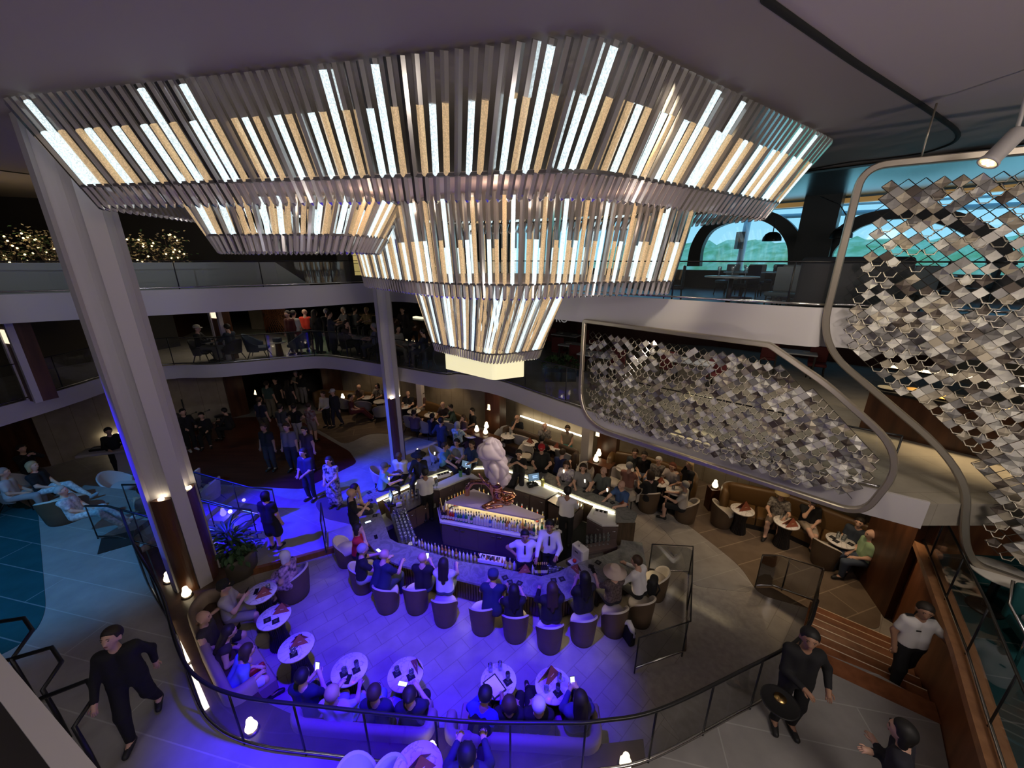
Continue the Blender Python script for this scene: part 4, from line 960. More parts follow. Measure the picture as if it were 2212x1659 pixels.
# island
IZ=.76
il=[P2(*q,IZ) for q in [(944,1098),(950,1127),(1156,1165),(1214,1148)]]; top_px=[(963,1085),(1023,1057),(1176,1116),(1156,1122)]
tz=1.16; it=[P2(*q,tz) for q in top_px]
far=[(.95,8.35),(-1.05,9.5)]
isl=thing('bar_island','central bottle island of the bar with a pink white angular top and lit bottle shelf','bar island',(-.4,8.4,0.014))
IO=Vector((-.4,8.4))
sh=lambda poly:[(x-IO.x,y-IO.y) for x,y in poly]
ip=il+far
mb=MB(); mb.prism(sh(ip),IZ-.06,IZ,0); part(isl,'bottle_shelf',mb,M_wtop)
bp=offset_poly(ip,.06); mb=MB(); mb.prism(sh(bp),0,IZ-.06,0); part(isl,'body',mb,M_cab)
for a,b in zip(bp[:4],bp[1:4]+bp[4:5]):
    a=Vector(a);b=Vector(b); d=b-a; Ln=d.length
    if Ln<.35: continue
    n=max(1,round(Ln/.5)); dd=d.normalized(); nn=Vector((dd.y,-dd.x))
    for k in range(n):
        m=a+d*((k+.5)/n)-IO; mb=MB(); mb.box((m.x,m.y,.37),(Ln/n-.02,.03,.58),0,math.atan2(dd.y,dd.x)); dr=part(isl,'door',mb,M_cab)
        h=m+nn*.03+dd*((.16 if k%2==0 else -.16)); mb=MB(); mb.tube([(h.x-dd.x*.05,h.y-dd.y*.05,.60),(h.x-dd.x*.04+nn.x*.02,h.y-dd.y*.04+nn.y*.02,.58),(h.x+dd.x*.04+nn.x*.02,h.y+dd.y*.04+nn.y*.02,.58),(h.x+dd.x*.05,h.y+dd.y*.05,.60)],.009,5,0); part(dr,'handle',mb,M_steel)
# canopy top
mb=MB(); mb.prism(sh(it),tz-.05,tz,0); part(isl,'canopy_top',mb,mat('pale_rose_stone',(.66,.55,.56),.35))
ci=offset_poly(it,.16); mb=MB(); mb.prism(sh(ci),IZ,tz-.05,0); part(isl,'canopy_core',mb,mat('core_cream',(.75,.66,.48),.5))
mb=MB(); mb.tube([(x-IO.x,y-IO.y,tz-.065) for x,y in offset_poly(it,.05)],.018,6,0,closed=True); part(isl,'canopy_light',mb,mat('canopy_led',(1,.85,.55),.4,emit=(1,.86,.55),estr=11))
mb=MB(); mb.tube([(x-IO.x,y-IO.y,IZ+.07) for x,y in offset_poly(il[:4],.03)[0:4]],.007,6,0)
part(isl,'gallery_rail',mb,M_steel)
# bottles: one of each kind, then copies
bcols={'clear':((.62,.66,.60),.7),'amber':((.45,.20,.05),.5),'green':((.03,.20,.07),.4),'gold':((.60,.45,.14),.5),'blue':((.08,.16,.42),.4),'dark':((.03,.025,.02),.2),'red':((.45,.03,.02),.4)}
BOT={}
def bottle(kind,loc,label,group,sc=1.,rz=0,parts=True):
    if kind not in BOT:
        c,a=bcols[kind]; m=mat('bottle_'+kind,c,.12,spec=.7)
        t=thing('bottle',label,'bottle',loc,rz,group)
        mb=MB(); mb.lathe([(.034,0),(.037,.01),(.037,.16),(.030,.19),(.014,.215),(.013,.27)],10,0); part(t,'body',mb,m)
        mb=MB(); mb.lathe([(.0378,.05),(.0378,.13)],10,0,cap=False); part(t,'paper_label',mb,mat('bottle_label',(.62,.58,.50),.7))
        mb=MB(); mb.lathe([(.015,.262),(.016,.27),(.015,.31),(.001,.312)],8,0,cap=False); part(t,'cap',mb,mat('bottle_cap_'+kind,(.02,.02,.02) if kind in('clear','green') else ((.55,.38,.1) if kind in('amber','dark') else (.4,.4,.42)),.4))
        BOT[kind]=t; t.scale=(sc,)*3; return t
    return dup(BOT[kind],loc,rz,label,group,(sc,)*3)
rb=random.Random(11)
A=Vector(il[1]);B_=Vector(il[2]); d=(B_-A); nn=Vector((-d.y,d.x)).normalized()
seq=['dark','dark','amber','red','red','blue','green','green','blue','green','clear','green','clear','clear','clear','clear','clear','clear','blue','clear','clear','clear','clear','clear','amber','clear','gold','gold','clear','gold','amber','gold','amber','gold','dark','amber']
for row in range(2):
    for k in range(34):
        f=(k+.5+row*.4)/35; p=A+d*f+nn*(.13+.10*row)
        kd=seq[k] if row==0 else rb.choice(['clear','clear','gold','amber','green','dark'])
        nm={'clear':'clear spirit bottle','amber':'amber liquor bottle','green':'green glass bottle','gold':'golden liquor bottle','blue':'blue glass bottle','dark':'dark bottle','red':'red topped liquor bottle'}[kd]
        bottle(kd,(p.x,p.y,IZ+.014),'%s on the %s row of the lit island shelf'%(nm,['front','rear'][row]),'%ss on the %s row of the island shelf'%(nm,['front','rear'][row]),rb.uniform(.82,1.1))
# bottles on the far sides of the island
C0=Vector(it[1]); 
for (a,b,n,off,nm) in [(it[0],it[1],9,.12,'left'),(it[1],it[2],14,.12,'right')]:
    a=Vector(a);b=Vector(b); e=(b-a); q=Vector((-e.y,e.x)).normalized()
    for k in range(n):
        p=a+e*((k+.7)/(n+.4))+q*off; kd=rb.choice(['amber','gold','dark','red','clear'])
        bottle(kd,(p.x,p.y,IZ+.014+.06),'%s bottle neck showing behind the %s edge of the island top'%(kd,nm),'%s bottles behind the %s edge of the island top'%(kd,nm),1.15)
# left shelf end of the island
A2=Vector(il[0])
for k in range(6):
    p=A2.lerp(A,(k+.6)/6.4)+Vector((.09,.03)); bottle('dark' if k%2 else 'amber',(p.x,p.y,IZ+.014),'%s bottle at the left end of the island shelf'%('dark' if k%2 else 'amber'),'%s bottles at the left end of the island shelf'%('dark' if k%2 else 'amber'),1.05)
for k in range(7):
    p=Vector(il[2]).lerp(Vector(il[3]),(k+.5)/7)+Vector((-.07,.10)); kd=['green','gold','green','amber','green','gold','dark'][k]; bottle(kd,(p.x,p.y,IZ+.014),'%s bottle at the right end of the island shelf'%kd,'%s bottles at the right end of the island shelf'%kd,1.05)
# bottles in the speed rails inside the near counter
def along(px,n): 
    pts=resample([Vector((*P2(*q,.62),0)) for q in px],1); L=[Vector((*P2(*q,.62),0)) for q in px]
    return resample(L,sum((L[i+1]-L[i]).length for i in range(len(L)-1))/(n-1))
# narrow steel rail shelf behind the near counter
rl=thing('speed_rail','steel bottle rail running behind the near side of the bar counter','bottle rail',(0,7,0))
pth=[Vector((*P2(*q,.55),0)) for q in [(884,1168),(921,1184),(994,1204),(1089,1221),(1166,1237),(1203,1228),(1236,1212),(1300,1193)]]
mb=MB()
for a,b in zip(pth,pth[1:]):
    dd=b-a; c=(a+b)/2; mb.box((c.x,c.y-7,.535),(dd.length+.02,.24,.03),0,math.atan2(dd.y,dd.x))
part(rl,'shelf',mb,M_steel)
mb=MB()
for a,b in zip(pth,pth[1:]):
    dd=b-a; c=(a+b)/2; mb.box((c.x,c.y-7,.265),(dd.length+.02,.16,.50),0,math.atan2(dd.y,dd.x))
part(rl,'plinth',mb,M_cab)
pos=along([(893,1168),(921,1180),(994,1200),(1085,1217)],26)
for k,p in enumerate(pos):
    kd=rb.choice(['clear','clear','dark','amber','gold']); bottle(kd,(p.x,p.y,.55),'%s bottle in the rail behind the left half of the near counter'%kd,'%s bottles in the rail behind the left half of the near counter'%kd,.75)
pos=along([(1092,1220),(1150,1232)],7)
for k,p in enumerate(pos): bottle('clear' if k>1 else 'gold',(p.x,p.y,.55),'%s bottle with white label in the rail below the female bartender'%('clear' if k>1 else 'golden'),'%s bottles in the rail below the female bartender'%('clear' if k>1 else 'golden'),.9)
pos=along([(1158,1234),(1180,1234)],6)
for k,p in enumerate(pos): bottle('dark',(p.x,p.y,.55),'dark wine bottle in the rail behind the near corner of the counter','dark wine bottles behind the near corner',1.0)
# small glasses
gl={}
def glass(kind,loc,label,group,sc=1.):
    if kind not in gl:
        mb=MB()
        pr={'tumbler':[(.030,0),(.034,.004),(.037,.09),(.034,.09),(.031,.012)],'stem':[(.032,0),(.03,.005),(.005,.012),(.005,.08),(.034,.11),(.038,.15),(.03,.19)],'high':[(.028,0),(.03,.004),(.032,.14),(.030,.14)]}[kind]
        mb.lathe(pr,12,0,cap=False); gl[kind]=single('glass',mb,M_gls,label,'glass',loc,0,group); gl[kind].scale=(sc,)*3; return gl[kind]
    return dup(gl[kind],loc,0,label,group,(sc,)*3)
# glass rack along the left inner edge
rk=thing('glass_rack','dark drainer rack of upturned glasses at the left inner edge of the bar','glass rack',(*P2(860,1140,.6),0.014))
a=Vector(P2(848,1105,.6));b=Vector(P2(868,1172,.6)); o=Vector(rk.location[:2]); dd=b-a; c=(a+b)/2-o+Vector((.16,0))
mb=MB(); mb.box((c.x,c.y,.56),(dd.length,.42,.04),0,math.atan2(dd.y,dd.x)); part(rk,'tray',mb,M_steel)
mb=MB(); mb.box((c.x,c.y,.27),(dd.length-.05,.36,.53),0,math.atan2(dd.y,dd.x)); part(rk,'stand',mb,M_cab)
for r_ in range(9):
    for k in range(4):
        p=a.lerp(b,(r_+.6)/9.4)+Vector((.03+.095*k,.02*k)); glass('tumbler',(p.x,p.y,.595),'upturned glass in the rows on the left drainer rack','glasses on the left drainer rack',1.05)
for k in range(14):
    px=1172+8*(k%6)+(k//6)*4; py=1215-(k//6)*5+(k%6)*1.2; p=P(px,py+18,.56); 
    glass('tumbler',(p.x,p.y,.552),'small glass in the cluster behind the near corner of the counter','glasses behind the near corner of the counter',1.05)
for k in range(12):
    p=P(1268+9*(k%6),1180-(k//6)*8-(k%6)*1.0,.62); glass('stem',(p.x,p.y,.62),'stemmed glass by the coffee machine inside the counter','stemmed glasses by the coffee machine',1.1)
tr=MB(); q=[P2(*v,.6) for v in [(1258,1196),(1262,1178),(1330,1165),(1334,1182)]]; tr.prism(q,.02,.615,0); single('work_shelf',tr,M_cab,'dark shelf unit with stemmed glasses inside the right end of the near counter','shelf')
for k in range(12):
    p=P(945-7*(k%6),1046+6*(k//6)+(k%6)*1.0,WZ+.01); glass('stem',(p.x,p.y-.1,WZ+.02),'stemmed glass standing at the far left corner of the counter','glasses at the far left corner',1.1)
for k in range(9):
    f=k/8; p=P(848+f*66,1093-f*28,.70); bottle(['clear','amber','dark','gold'][k%4],(p.x,p.y+.1,WZ+.004),'%s bottle in the left end glass unit'%['clear','amber','dark','gold'][k%4],'%s bottles in the left end unit'%['clear','amber','dark','gold'][k%4],.8)
for k in range(9):
    f=k/8; p=P(1213+f*45,1078+f*21,.62); bottle(['red','amber','gold'][k%3],(p.x,p.y,.604),'%s juice bottle in the lit well on the right arm of the bar'%['red','amber','golden'][k%3],'%s bottles in the lit well on the right arm'%['red','amber','golden'][k%3],.7)
# tills, coffee machine, drainer parts
def till(label,loc,rz):
    t=thing('till',label,'till',loc,rz)
    mb=MB(); mb.box((0,0,.02),(.24,.22,.04),0,0,None,.012); part(t,'base',mb,M_black)
    mb=MB(); mb.tube([(0,.04,.03),(0,.06,.16)],.025,8,0); part(t,'stand',mb,M_black)
    M=Matrix.Translation((0,.02,.26))@Matrix.Rotation(R(-18),4,'X')
    mb=MB(); mb.box((0,0,0),(.36,.03,.24),0,0,M,.01); part(t,'monitor',mb,M_black)
    mb=MB(); mb.box((0,-.0165,0),(.33,.004,.21),0,0,M); mb.box((.04,-.0195,.03),(.16,.002,.03),1,0,M); mb.box((.04,-.0195,-.02),(.16,.002,.03),1,0,M); s=part(t,'screen',mb,[mat('screen_dim',(.02,.03,.05),.3,emit=(.10,.16,.22),estr=1),mat('screen_rows',(.3,.5,.8),.3,emit=(.35,.55,.9),estr=1)]); return t
till('till screen on the white cabinet right of the sculpture',(*P2(1153,1048,WZ),WZ+.014),R(18))
till('dark till screen standing at the far left corner behind the sculpture',(*P2(1008,1020,WZ),WZ+.014),R(-25))
till('till screen with a white printer at the left end of the bar',(*P2(845,1090,WZ),WZ+.014),R(-60))
for k,(px,py,z,l) in enumerate([(862,1092,WZ,'white printer with paper at the left end of the bar'),(1145,1052,WZ,'small black card reader beside the till right of the sculpture')]):
    mb=MB(); mb.box((0,0,.06),(.16,.2,.10),0,0,None,.015); mb.box((0,-.05,.115),(.08,.02,.02),1); p=P(px,py,z); single('printer' if k==0 else 'card_reader',mb,[M_wtop if k==0 else M_black,mat('paper',(.9,.9,.9),.6)],l,'printer' if k==0 else 'card reader',(p.x,p.y,z+.015),R(20))
p=P(1252,1212,.6); t=thing('coffee_machine','pale boxy machine with a round handle on top inside the near right counter','machine',(p.x,p.y,.016),R(35))
mb=MB(); mb.box((0,0,.30),(.46,.42,.58),0); part(t,'plinth',mb,M_cab)
mb=MB(); mb.box((0,.0,.80),(.20,.36,.40),0,0,None,.02); part(t,'case',mb,mat('machine_white',(.72,.70,.74),.35))
mb=MB(); mb.tube([(.0+.05*math.cos(a*.5),0,1.0+.05*math.sin(a*.5)+.03) for a in range(0,8)],.012,6,0); part(t,'carry_handle',mb,M_steel)
mb=MB(); mb.box((-.17,0,.605),(.16,.28,.02),0,0,None,.005); part(t,'tray',mb,M_wtop)
mb=MB(); mb.sph((-.15,.02,.66),.045,0,10); part(t,'red_knob',mb,mat('red_plastic',(.55,.02,.03),.3),'shiny red knob')
mb=MB(); mb.box((-.103,0,.85),(.006,.26,.24),0); mb.box((-.107,.02,.88),(.004,.10,.03),1); part(t,'front_panel',mb,[mat('machine_grey',(.45,.42,.5),.4),M_black])
mb=MB(); q=[P2(*v,.62) for v in [(1028,1207),(1100,1218),(1110,1226),(1032,1222)]]; q2=q
p=P(1062,1208,.62); t=thing('condiment_tray','white tray with four dark compartments behind the near counter','tray',(p.x,p.y,.555),R(-12))
mb=MB(); mb.box((0,0,.05),(.62,.20,.10),0,0,None,.01); part(t,'tray',mb,M_wtop)
for k in range(4):
    mb=MB(); mb.box((-.21+.12*k,0,.101),(.09,.12,.008),0); part(t,'compartment',mb,M_dark)
p=P(958,1030,WZ); t=thing('condiment_tray','pale tray of compartments on the white worktop at the far left','tray',(p.x,p.y,WZ+.014),R(30))
mb=MB(); mb.box((0,0,.05),(.42,.16,.10),0,0,None,.01); part(t,'tray',mb,M_wtop)
for k in range(4):
    mb=MB(); mb.box((-.14+.095*k,0,.101),(.07,.10,.008),0); part(t,'compartment',mb,M_dark)
p=P(1300,1118,WZ); t=thing('condiment_tray','pale tray of compartments at the right end worktop','tray',(p.x,p.y+.12,WZ+.014),R(-22))
mb=MB(); mb.box((0,0,.05),(.36,.16,.10),0,0,None,.01); part(t,'tray',mb,M_wtop)
for k in range(3):
    mb=MB(); mb.box((-.11+.11*k,0,.101),(.07,.10,.008),0); part(t,'compartment',mb,M_dark)
# soda taps and jugs on the arms
for k,(px,py,l) in enumerate([(1172,1050,'clear jug with steel taps beside the till on the right arm'),(995,1030,'green leafed jug at the far left corner of the bar')]):
    p=P(px,py,WZ); t=thing('jug',l,'jug',(p.x,p.y,WZ+.014)); mb=MB(); mb.lathe([(.05,0),(.055,.01),(.055,.22),(.05,.22)],14,0,cap=False); part(t,'vessel',mb,mat('jug_yellow',(.45,.42,.12),.2) if k==0 else mat('jug_green',(.10,.30,.12),.3))
    mb=MB(); mb.tube([(.0,0,.22),(0,0,.34),(0,-.06,.36)],.012,6,0); part(t,'tap',mb,M_steel)
# slender counter lamps
LP=None
def cl(px,py,l):
    global LP
    p=P(px,py,CZ)
    if LP is None:
        t=thing('counter_lamp',l,'lamp',(p.x,p.y,CZ)); mb=MB(); mb.lathe([(.05,0),(.05,.008),(.006,.012)],14,0); part(t,'foot',mb,M_black)
        mb=MB(); mb.tube([(0,0,.01),(0,0,.30)],.005,6,0); part(t,'stem',mb,M_black)
        M=Matrix.Translation((0,-.01,.30))@Matrix.Rotation(R(-32),4,'X')
        mb=MB(); mb.lathe([(.012,0),(.022,.03),(.024,.09),(.012,.10)],10,0,M); part(t,'lamp_head',mb,mat('lamp_head_glow',(1,.9,.7),.4,emit=(1,.88,.66),estr=2.2)); LP=t; return t
    return dup(LP,(p.x,p.y,CZ),0,l)
for px,py,l in [(842,1058,'thin counter lamp with glowing head in front of the man in light blue'),(940,1000,'thin counter lamp in front of the blue shirt man on the far left arm'),(1124,1010,'thin counter lamp right of the sculpture by the woman in black'),(1217,1040,'thin counter lamp between the two women on the right arm'),(1262,1062,'thin counter lamp in front of the bald man in the green polo'),(1310,1082,'thin counter lamp in front of the man in the blue polo'),(903,992,'thin counter lamp in front of the woman in the black hat')]: cl(px,py,l)
# napkins, phones and folded menus on the counter
M_nap=mat('black_napkin',(.012,.012,.014),.8); M_menu=mat('menu_rust',(.30,.085,.045),.6); M_phone=mat('phone_black',(.01,.01,.012),.2); M_pscr=mat('phone_screen',(.6,.8,.85),.3,emit=(.65,.85,.9),estr=1.6)
nap0=None
def napkin(loc,rz,label,group):
    global nap0
    if nap0 is None: mb=MB(); mb.box((0,0,.003),(.12,.12,.006)); mb.box((0,0,.0065),(.05,.05,.001),1); nap0=single('napkin',mb,[M_nap,mat('napkin_mark',(.06,.06,.07),.6)],label,'napkin',loc,rz,group); return nap0
    return dup(nap0,loc,rz,label,group)
for i,(px,py) in enumerate([(1091,1248),(1102,1258),(1122,1260),(1196,1254),(1214,1251),(1292,1215),(1277,1224),(798,1064),(800,1081),(1110,1011),(1136,1014),(1283,1053),(1323,1086),(945,996),(1262,1046),(810,1114)]):
    p=P(px,py,CZ); napkin((p.x,p.y,CZ),rb.uniform(0,1.5),'black square napkin on the grey bar counter','black napkins on the bar counter')
men0=None
def menu(loc,rz,label,group=None,sc=1.,m=None):
    """a triangular folded card standing like a little tent"""
    global men0
    if men0 is None:
        mb=MB(); a=.15
        v=[(-a,-.05,0),(a,-.05,0),(0.03,.0,.20),(-a,.06,0),(a,.06,0)]
        mb.add(v+[(x,y,z+.004) for x,y,z in v],[(0,1,2),(5,7,6),(3,2,4),(8,9,7)],0)
        mb.box((.02,-.036,.07),(.06,.004,.012),1,0,Matrix.Rotation(0,4,'X')); men0=single('menu_card',mb,[M_menu,mat('menu_print',(.55,.40,.25),.6)],label,'menu',loc,rz,group); men0.scale=(sc,)*3; return men0
    return dup(men0,loc,rz,label,group,(sc,)*3)
for px,py,rz,l in [(822,1058,.4,'rust folded menu card at the left end of the far counter'),(1347,1091,0.2,'rust folded menu card at the right end of the far counter'),(1245,1232,-1.0,'orange rust menu card on the near right corner of the counter'),(1132,1234,.1,'rust menu card lying behind the near corner bottles')]:
    p=P(px,py,CZ); menu((p.x,p.y,CZ),rz,l,None,.95)
ph0=None
def phone(loc,rz,label,lit=False,tilt=0):
    t=thing('phone',label,'phone',loc,rz); M=Matrix.Rotation(tilt,4,'X')
    mb=MB(); mb.box((0,0,.005),(.075,.155,.009),0,0,M,.004); part(t,'case',mb,M_phone)
    mb=MB(); mb.box((0,0,.0102),(.066,.14,.001),0,0,M); part(t,'screen',mb,M_pscr if lit else mat('phone_glass',(.015,.015,.02),.08)); return t
for px,py,rz,lit,l in [(812,1160,.5,False,'black phone lying on the left counter by the red shirt woman'),(818,1190,.9,True,'lit phone lying on the counter beside the grey haired guest'),(1278,1226,.4,False,'black phone on the counter left of the straw hat woman'),(1283,1236,.3,False,'second dark phone on the counter near the straw hat woman'),(795,1128,-1.0,True,'lit phone on the left counter by the tablet stand')]:
    p=P(px,py,CZ); phone((p.x,p.y,CZ),rz,l,lit)
# ---------------- sculpture on the island: a swelling pale cloud rising from molten gold
sp=Vector((*P2(1080,1085,tz),tz)); sc_=thing('sculpture','pale swirling cloud sculpture on a flowing rose gold base on the island top','sculpture',sp,R(0))
def sw(pts): return [((*a,),(*b,),ra,rb2) for (a,ra),(b,rb2) in zip(pts,pts[1:])]
zs=[.36,.44,.54,.66,.80,.95,1.08,1.20,1.30,1.38,1.44,1.47]; Rz=[.09,.15,.21,.25,.235,.215,.24,.25,.225,.17,.09,.0]
Cx=[0,0,.01,.03,.02,-.03,-.08,-.11,-.12,-.11,-.09,-.08]; Cy=[0,0,-.01,-.02,-.02,-.01,0,.0,.0,0,0,0]
def li_(A,z): 
    for q in range(len(zs)-1):
        if z<=zs[q+1]: u=(z-zs[q])/(zs[q+1]-zs[q]); u=u*u*(3-2*u); return A[q]*(1-u)+A[q+1]*u
    return A[-1]
mb=MB(); NT,NZ=84,72; vs=[]
for j in range(NZ+1):
    z=zs[0]+(zs[-1]-zs[0])*(j/NZ)
    for k in range(NT):
        a=2*PI*k/NT; w1=a*1.5+z*3.1+.9*math.sin(a*2-z*5); w2=a*1.0-z*5.2+1.1*math.sin(a+z*4); w3=a*2.5+z*7
        g_=lambda w:(1-abs(math.sin(w)))**2.2
        fo=.10-.46*g_(w1)-.40*g_(w2)-.14*g_(w3)
        r=li_(Rz,z)*(1.02+fo); vs.append((li_(Cx,z)+r*math.cos(a),li_(Cy,z)+r*.85*math.sin(a),z+.05*math.sin(w2)*min(1,(1.47-z)*4)))
fs=[(j*NT+k,j*NT+(k+1)%NT,(j+1)*NT+(k+1)%NT,(j+1)*NT+k) for j in range(NZ) for k in range(NT)]
mb.add(vs,fs,0,None,True); part(sc_,'cloud',mb,mat('cloud_porcelain',(.74,.62,.64),.4))
M_rg=mat('rose_gold',(.72,.36,.24),.12,metal=1.)
gl_=[]
gl_+=sw([((0,0,.02),.10),((.02,0,.16),.12),((-.02,.02,.30),.12),((0,0,.44),.15)])
gl_+=sw([((.02,0,.06),.06),((.22,.05,.08),.05),((.32,.0,.16),.045),((.28,-.06,.26),.04),((.14,-.08,.30),.04)])
gl_+=sw([((0,-.02,.05),.06),((-.14,-.12,.04),.045),((-.26,-.2,.03),.035),((-.20,-.26,.03),.03),((-.04,-.22,.03),.035),((.10,-.18,.03),.03)])
gl_+=sw([((.06,.0,.05),.05),((.2,-.12,.05),.04),((.30,-.10,.10),.035)])
gl_+=sw([((-.12,0,.36),.05),((-.24,-.02,.50),.035),((-.34,0,.66),.025)])
vs,fs=surf_nets(gl_,.02,.02); vs[:,2]=np.maximum(vs[:,2],.002); link('golden_base',np_mesh('golden_base',vs,fs,[M_rg]),sc_,None)
g2=sw([((-.62,.25,-.05),.05),((-.60,.25,.18),.05),((-.50,.22,.34),.05),((-.36,.15,.40),.05),((-.2,.08,.42),.06)])
vs,fs=surf_nets(g2,.02,.02); link('golden_arm',np_mesh('golden_arm',vs,fs,[M_rg]),sc_)

sc_.scale=(1.34,1.2,1.27); sc_.location.x-=.07
# ---------------- seats and tables
M_stb=mat('stool_brown',(.115,.075,.045),.5,bump=(60,.2)); M_sti=mat('stool_linen',(.52,.47,.41),.8,bump=(90,.2))
M_arm=mat('armchair_grey',(.33,.32,.32),.85,bump=(80,.2)); M_leather=mat('tan_leather',(.13,.072,.028),.42,bump=(8,.12)); M_taupe=mat('sofa_taupe',(.33,.25,.20),.75,bump=(70,.25))
M_navych=mat('navy_velvet',(.012,.028,.06),.7); M_tealv=mat('teal_velvet',(.008,.07,.075),.6)
M_mtop=marble_mat('marble_white',(.72,.69,.68),(.40,.37,.36),2.6,.22,.49,.54); M_flute=mat('fluted_black',(.014,.012,.012),.45); M_gold=mat('brushed_gold',(.45,.30,.12),.3,metal=1)
STOOL={}
def barrel(label,loc,rz,r=.26,kind='stool',group=None):
    """low upholstered barrel chair: drum, seat pad, wrap-round back; faces +Y"""
    if kind in STOOL:
        t=dup(STOOL[kind],loc,rz,label,group); return t
    t=thing('barrel_chair',label,'chair',loc,rz,group)
    outer,inner=(M_stb,M_sti)
    mb=MB(); mb.lathe([(r*.86,0),(r*.84,.03),(r*.90,.05),(r*1.0,.38),(r*.99,.40)],28,0); part(t,'drum',mb,outer)
    mb=MB(); mb.lathe([(r*.95,.39),(r*.96,.43),(r*.90,.46),(.001,.47)],26,0,cap=False); part(t,'seat',mb,inner)
    # back wraps 200 degrees behind, dipping to the front
    mb=MB(); n=22; th=.055; O1=[];I1=[];O2=[];I2=[];T_=[]
    for k in range(n+1):
        a=PI*1.0+ (k/n)*PI   # behind (-Y)
        a=R(172)+ (k/n)*R(196); f=math.sin(PI*k/n)**.6; hb=.43+.31*f
        c,s_=math.cos(a),math.sin(a)
        O1.append((r*1.0*c,r*1.0*s_,.38)); O2.append((r*1.06*c,r*1.06*s_,hb-.015)); T_.append((r*.97*c,r*.97*s_,hb+.012)); I2.append((r*.88*c,r*.88*s_,hb-.02)); I1.append((r*.86*c,r*.86*s_,.43))
    rows=[O1,O2,T_,I2,I1]; vs=[v for q in rows for v in q]; m=n+1
    for ri in range(4):
        mb.add(rows[ri]+rows[ri+1],[(i,i+1,m+i+1,m+i) for i in range(n)],0 if ri==0 else 1,None,True)
    mb.add([rows[q][0] for q in range(5)],[(0,1,2,3,4)],1); mb.add([rows[q][-1] for q in range(5)],[(4,3,2,1,0)],1)
    part(t,'backrest',mb,[outer,inner])
    STOOL[kind]=t; return t
TAB={}
def rtable(label,loc,r=.29,h=.72,kind='t',group=None):
    if kind in TAB: return dup(TAB[kind],loc,0,label,group)
    t=thing('side_table',label,'table',loc,0,group)
    mb=MB(); mb.lathe([(r*.96,-.012),(r,-.006),(r,.010),(r*.985,.016),(.001,.016)],40,0,None,c=(0,0,h-.016)); part(t,'tabletop',mb,M_mtop)
    mb=MB(); mb.lathe([(r*.975,-.018),(r*1.0,-.014),(r*.99,-.010)],40,0,None,c=(0,0,h-.016)); part(t,'gold_rim',mb,M_gold)
    mb=MB(); n=28; pr=[(.19,.0),(.19,.02),(.135,.34),(.17,h-.03)]
    vs=[];fs=[]
    for rr,z in pr:
        for k in range(n*2):
            a=PI*k/n; q=rr*(1 if k%2 else .92); vs.append((q*math.cos(a),q*math.sin(a),z))
    N=n*2
    for i in range(len(pr)-1):
        for k in range(N): fs.append((i*N+k,i*N+(k+1)%N,(i+1)*N+(k+1)%N,(i+1)*N+k))
    mb.add(vs,fs,0); part(t,'pedestal',mb,M_flute)
    TAB[kind]=t; return t
WING={}
def armchair(label,loc,rz,m,kind,r=.36,bh=.86,group=None):
    """lounge armchair with a rounded shell back on splayed legs; faces +Y"""
    if kind in WING: return dup(WING[kind],loc,rz,label,group)
    t=thing('armchair',label,'chair',loc,rz,group)
    mb=MB(); mb.box((0,.02,.37),(r*1.6,r*1.65,.14),0,0,None,.06); part(t,'seat',mb,m)
    mb=MB(); n=20; rows=[[],[],[],[],[]]
    for k in range(n+1):
        a=R(165)+(k/n)*R(210); f=math.sin(PI*k/n); hb=.56+(bh-.56)*f**1.5; c,s_=math.cos(a),math.sin(a); fl=1+.10*f
        rows[0].append((r*.95*c,r*.95*s_,.28)); rows[1].append((r*1.08*c*fl,r*1.08*s_*fl,hb-.03)); rows[2].append((r*1.02*c*fl,r*1.02*s_*fl,hb)); rows[3].append((r*.95*c*fl,r*.95*s_*fl,hb-.04)); rows[4].append((r*.84*c,r*.84*s_,.36))
    m_=n+1
    for ri in range(4): mb.add(rows[ri]+rows[ri+1],[(i,i+1,m_+i+1,m_+i) for i in range(n)],0,None,True)
    mb.add([rows[q][0] for q in range(5)],[(0,1,2,3,4)],0); mb.add([rows[q][-1] for q in range(5)],[(4,3,2,1,0)],0)
    part(t,'backrest',mb,m)
    for sx in(-1,1):
        for sy in(-1,1):
            mb=MB(); mb.tube([(sx*r*.55,sy*r*.55,.30),(sx*r*.85,sy*r*.85,0)],.018,6,0,rr=[.022,.013]); part(t,'leg',mb,M_black)
    WING[kind]=t; return t
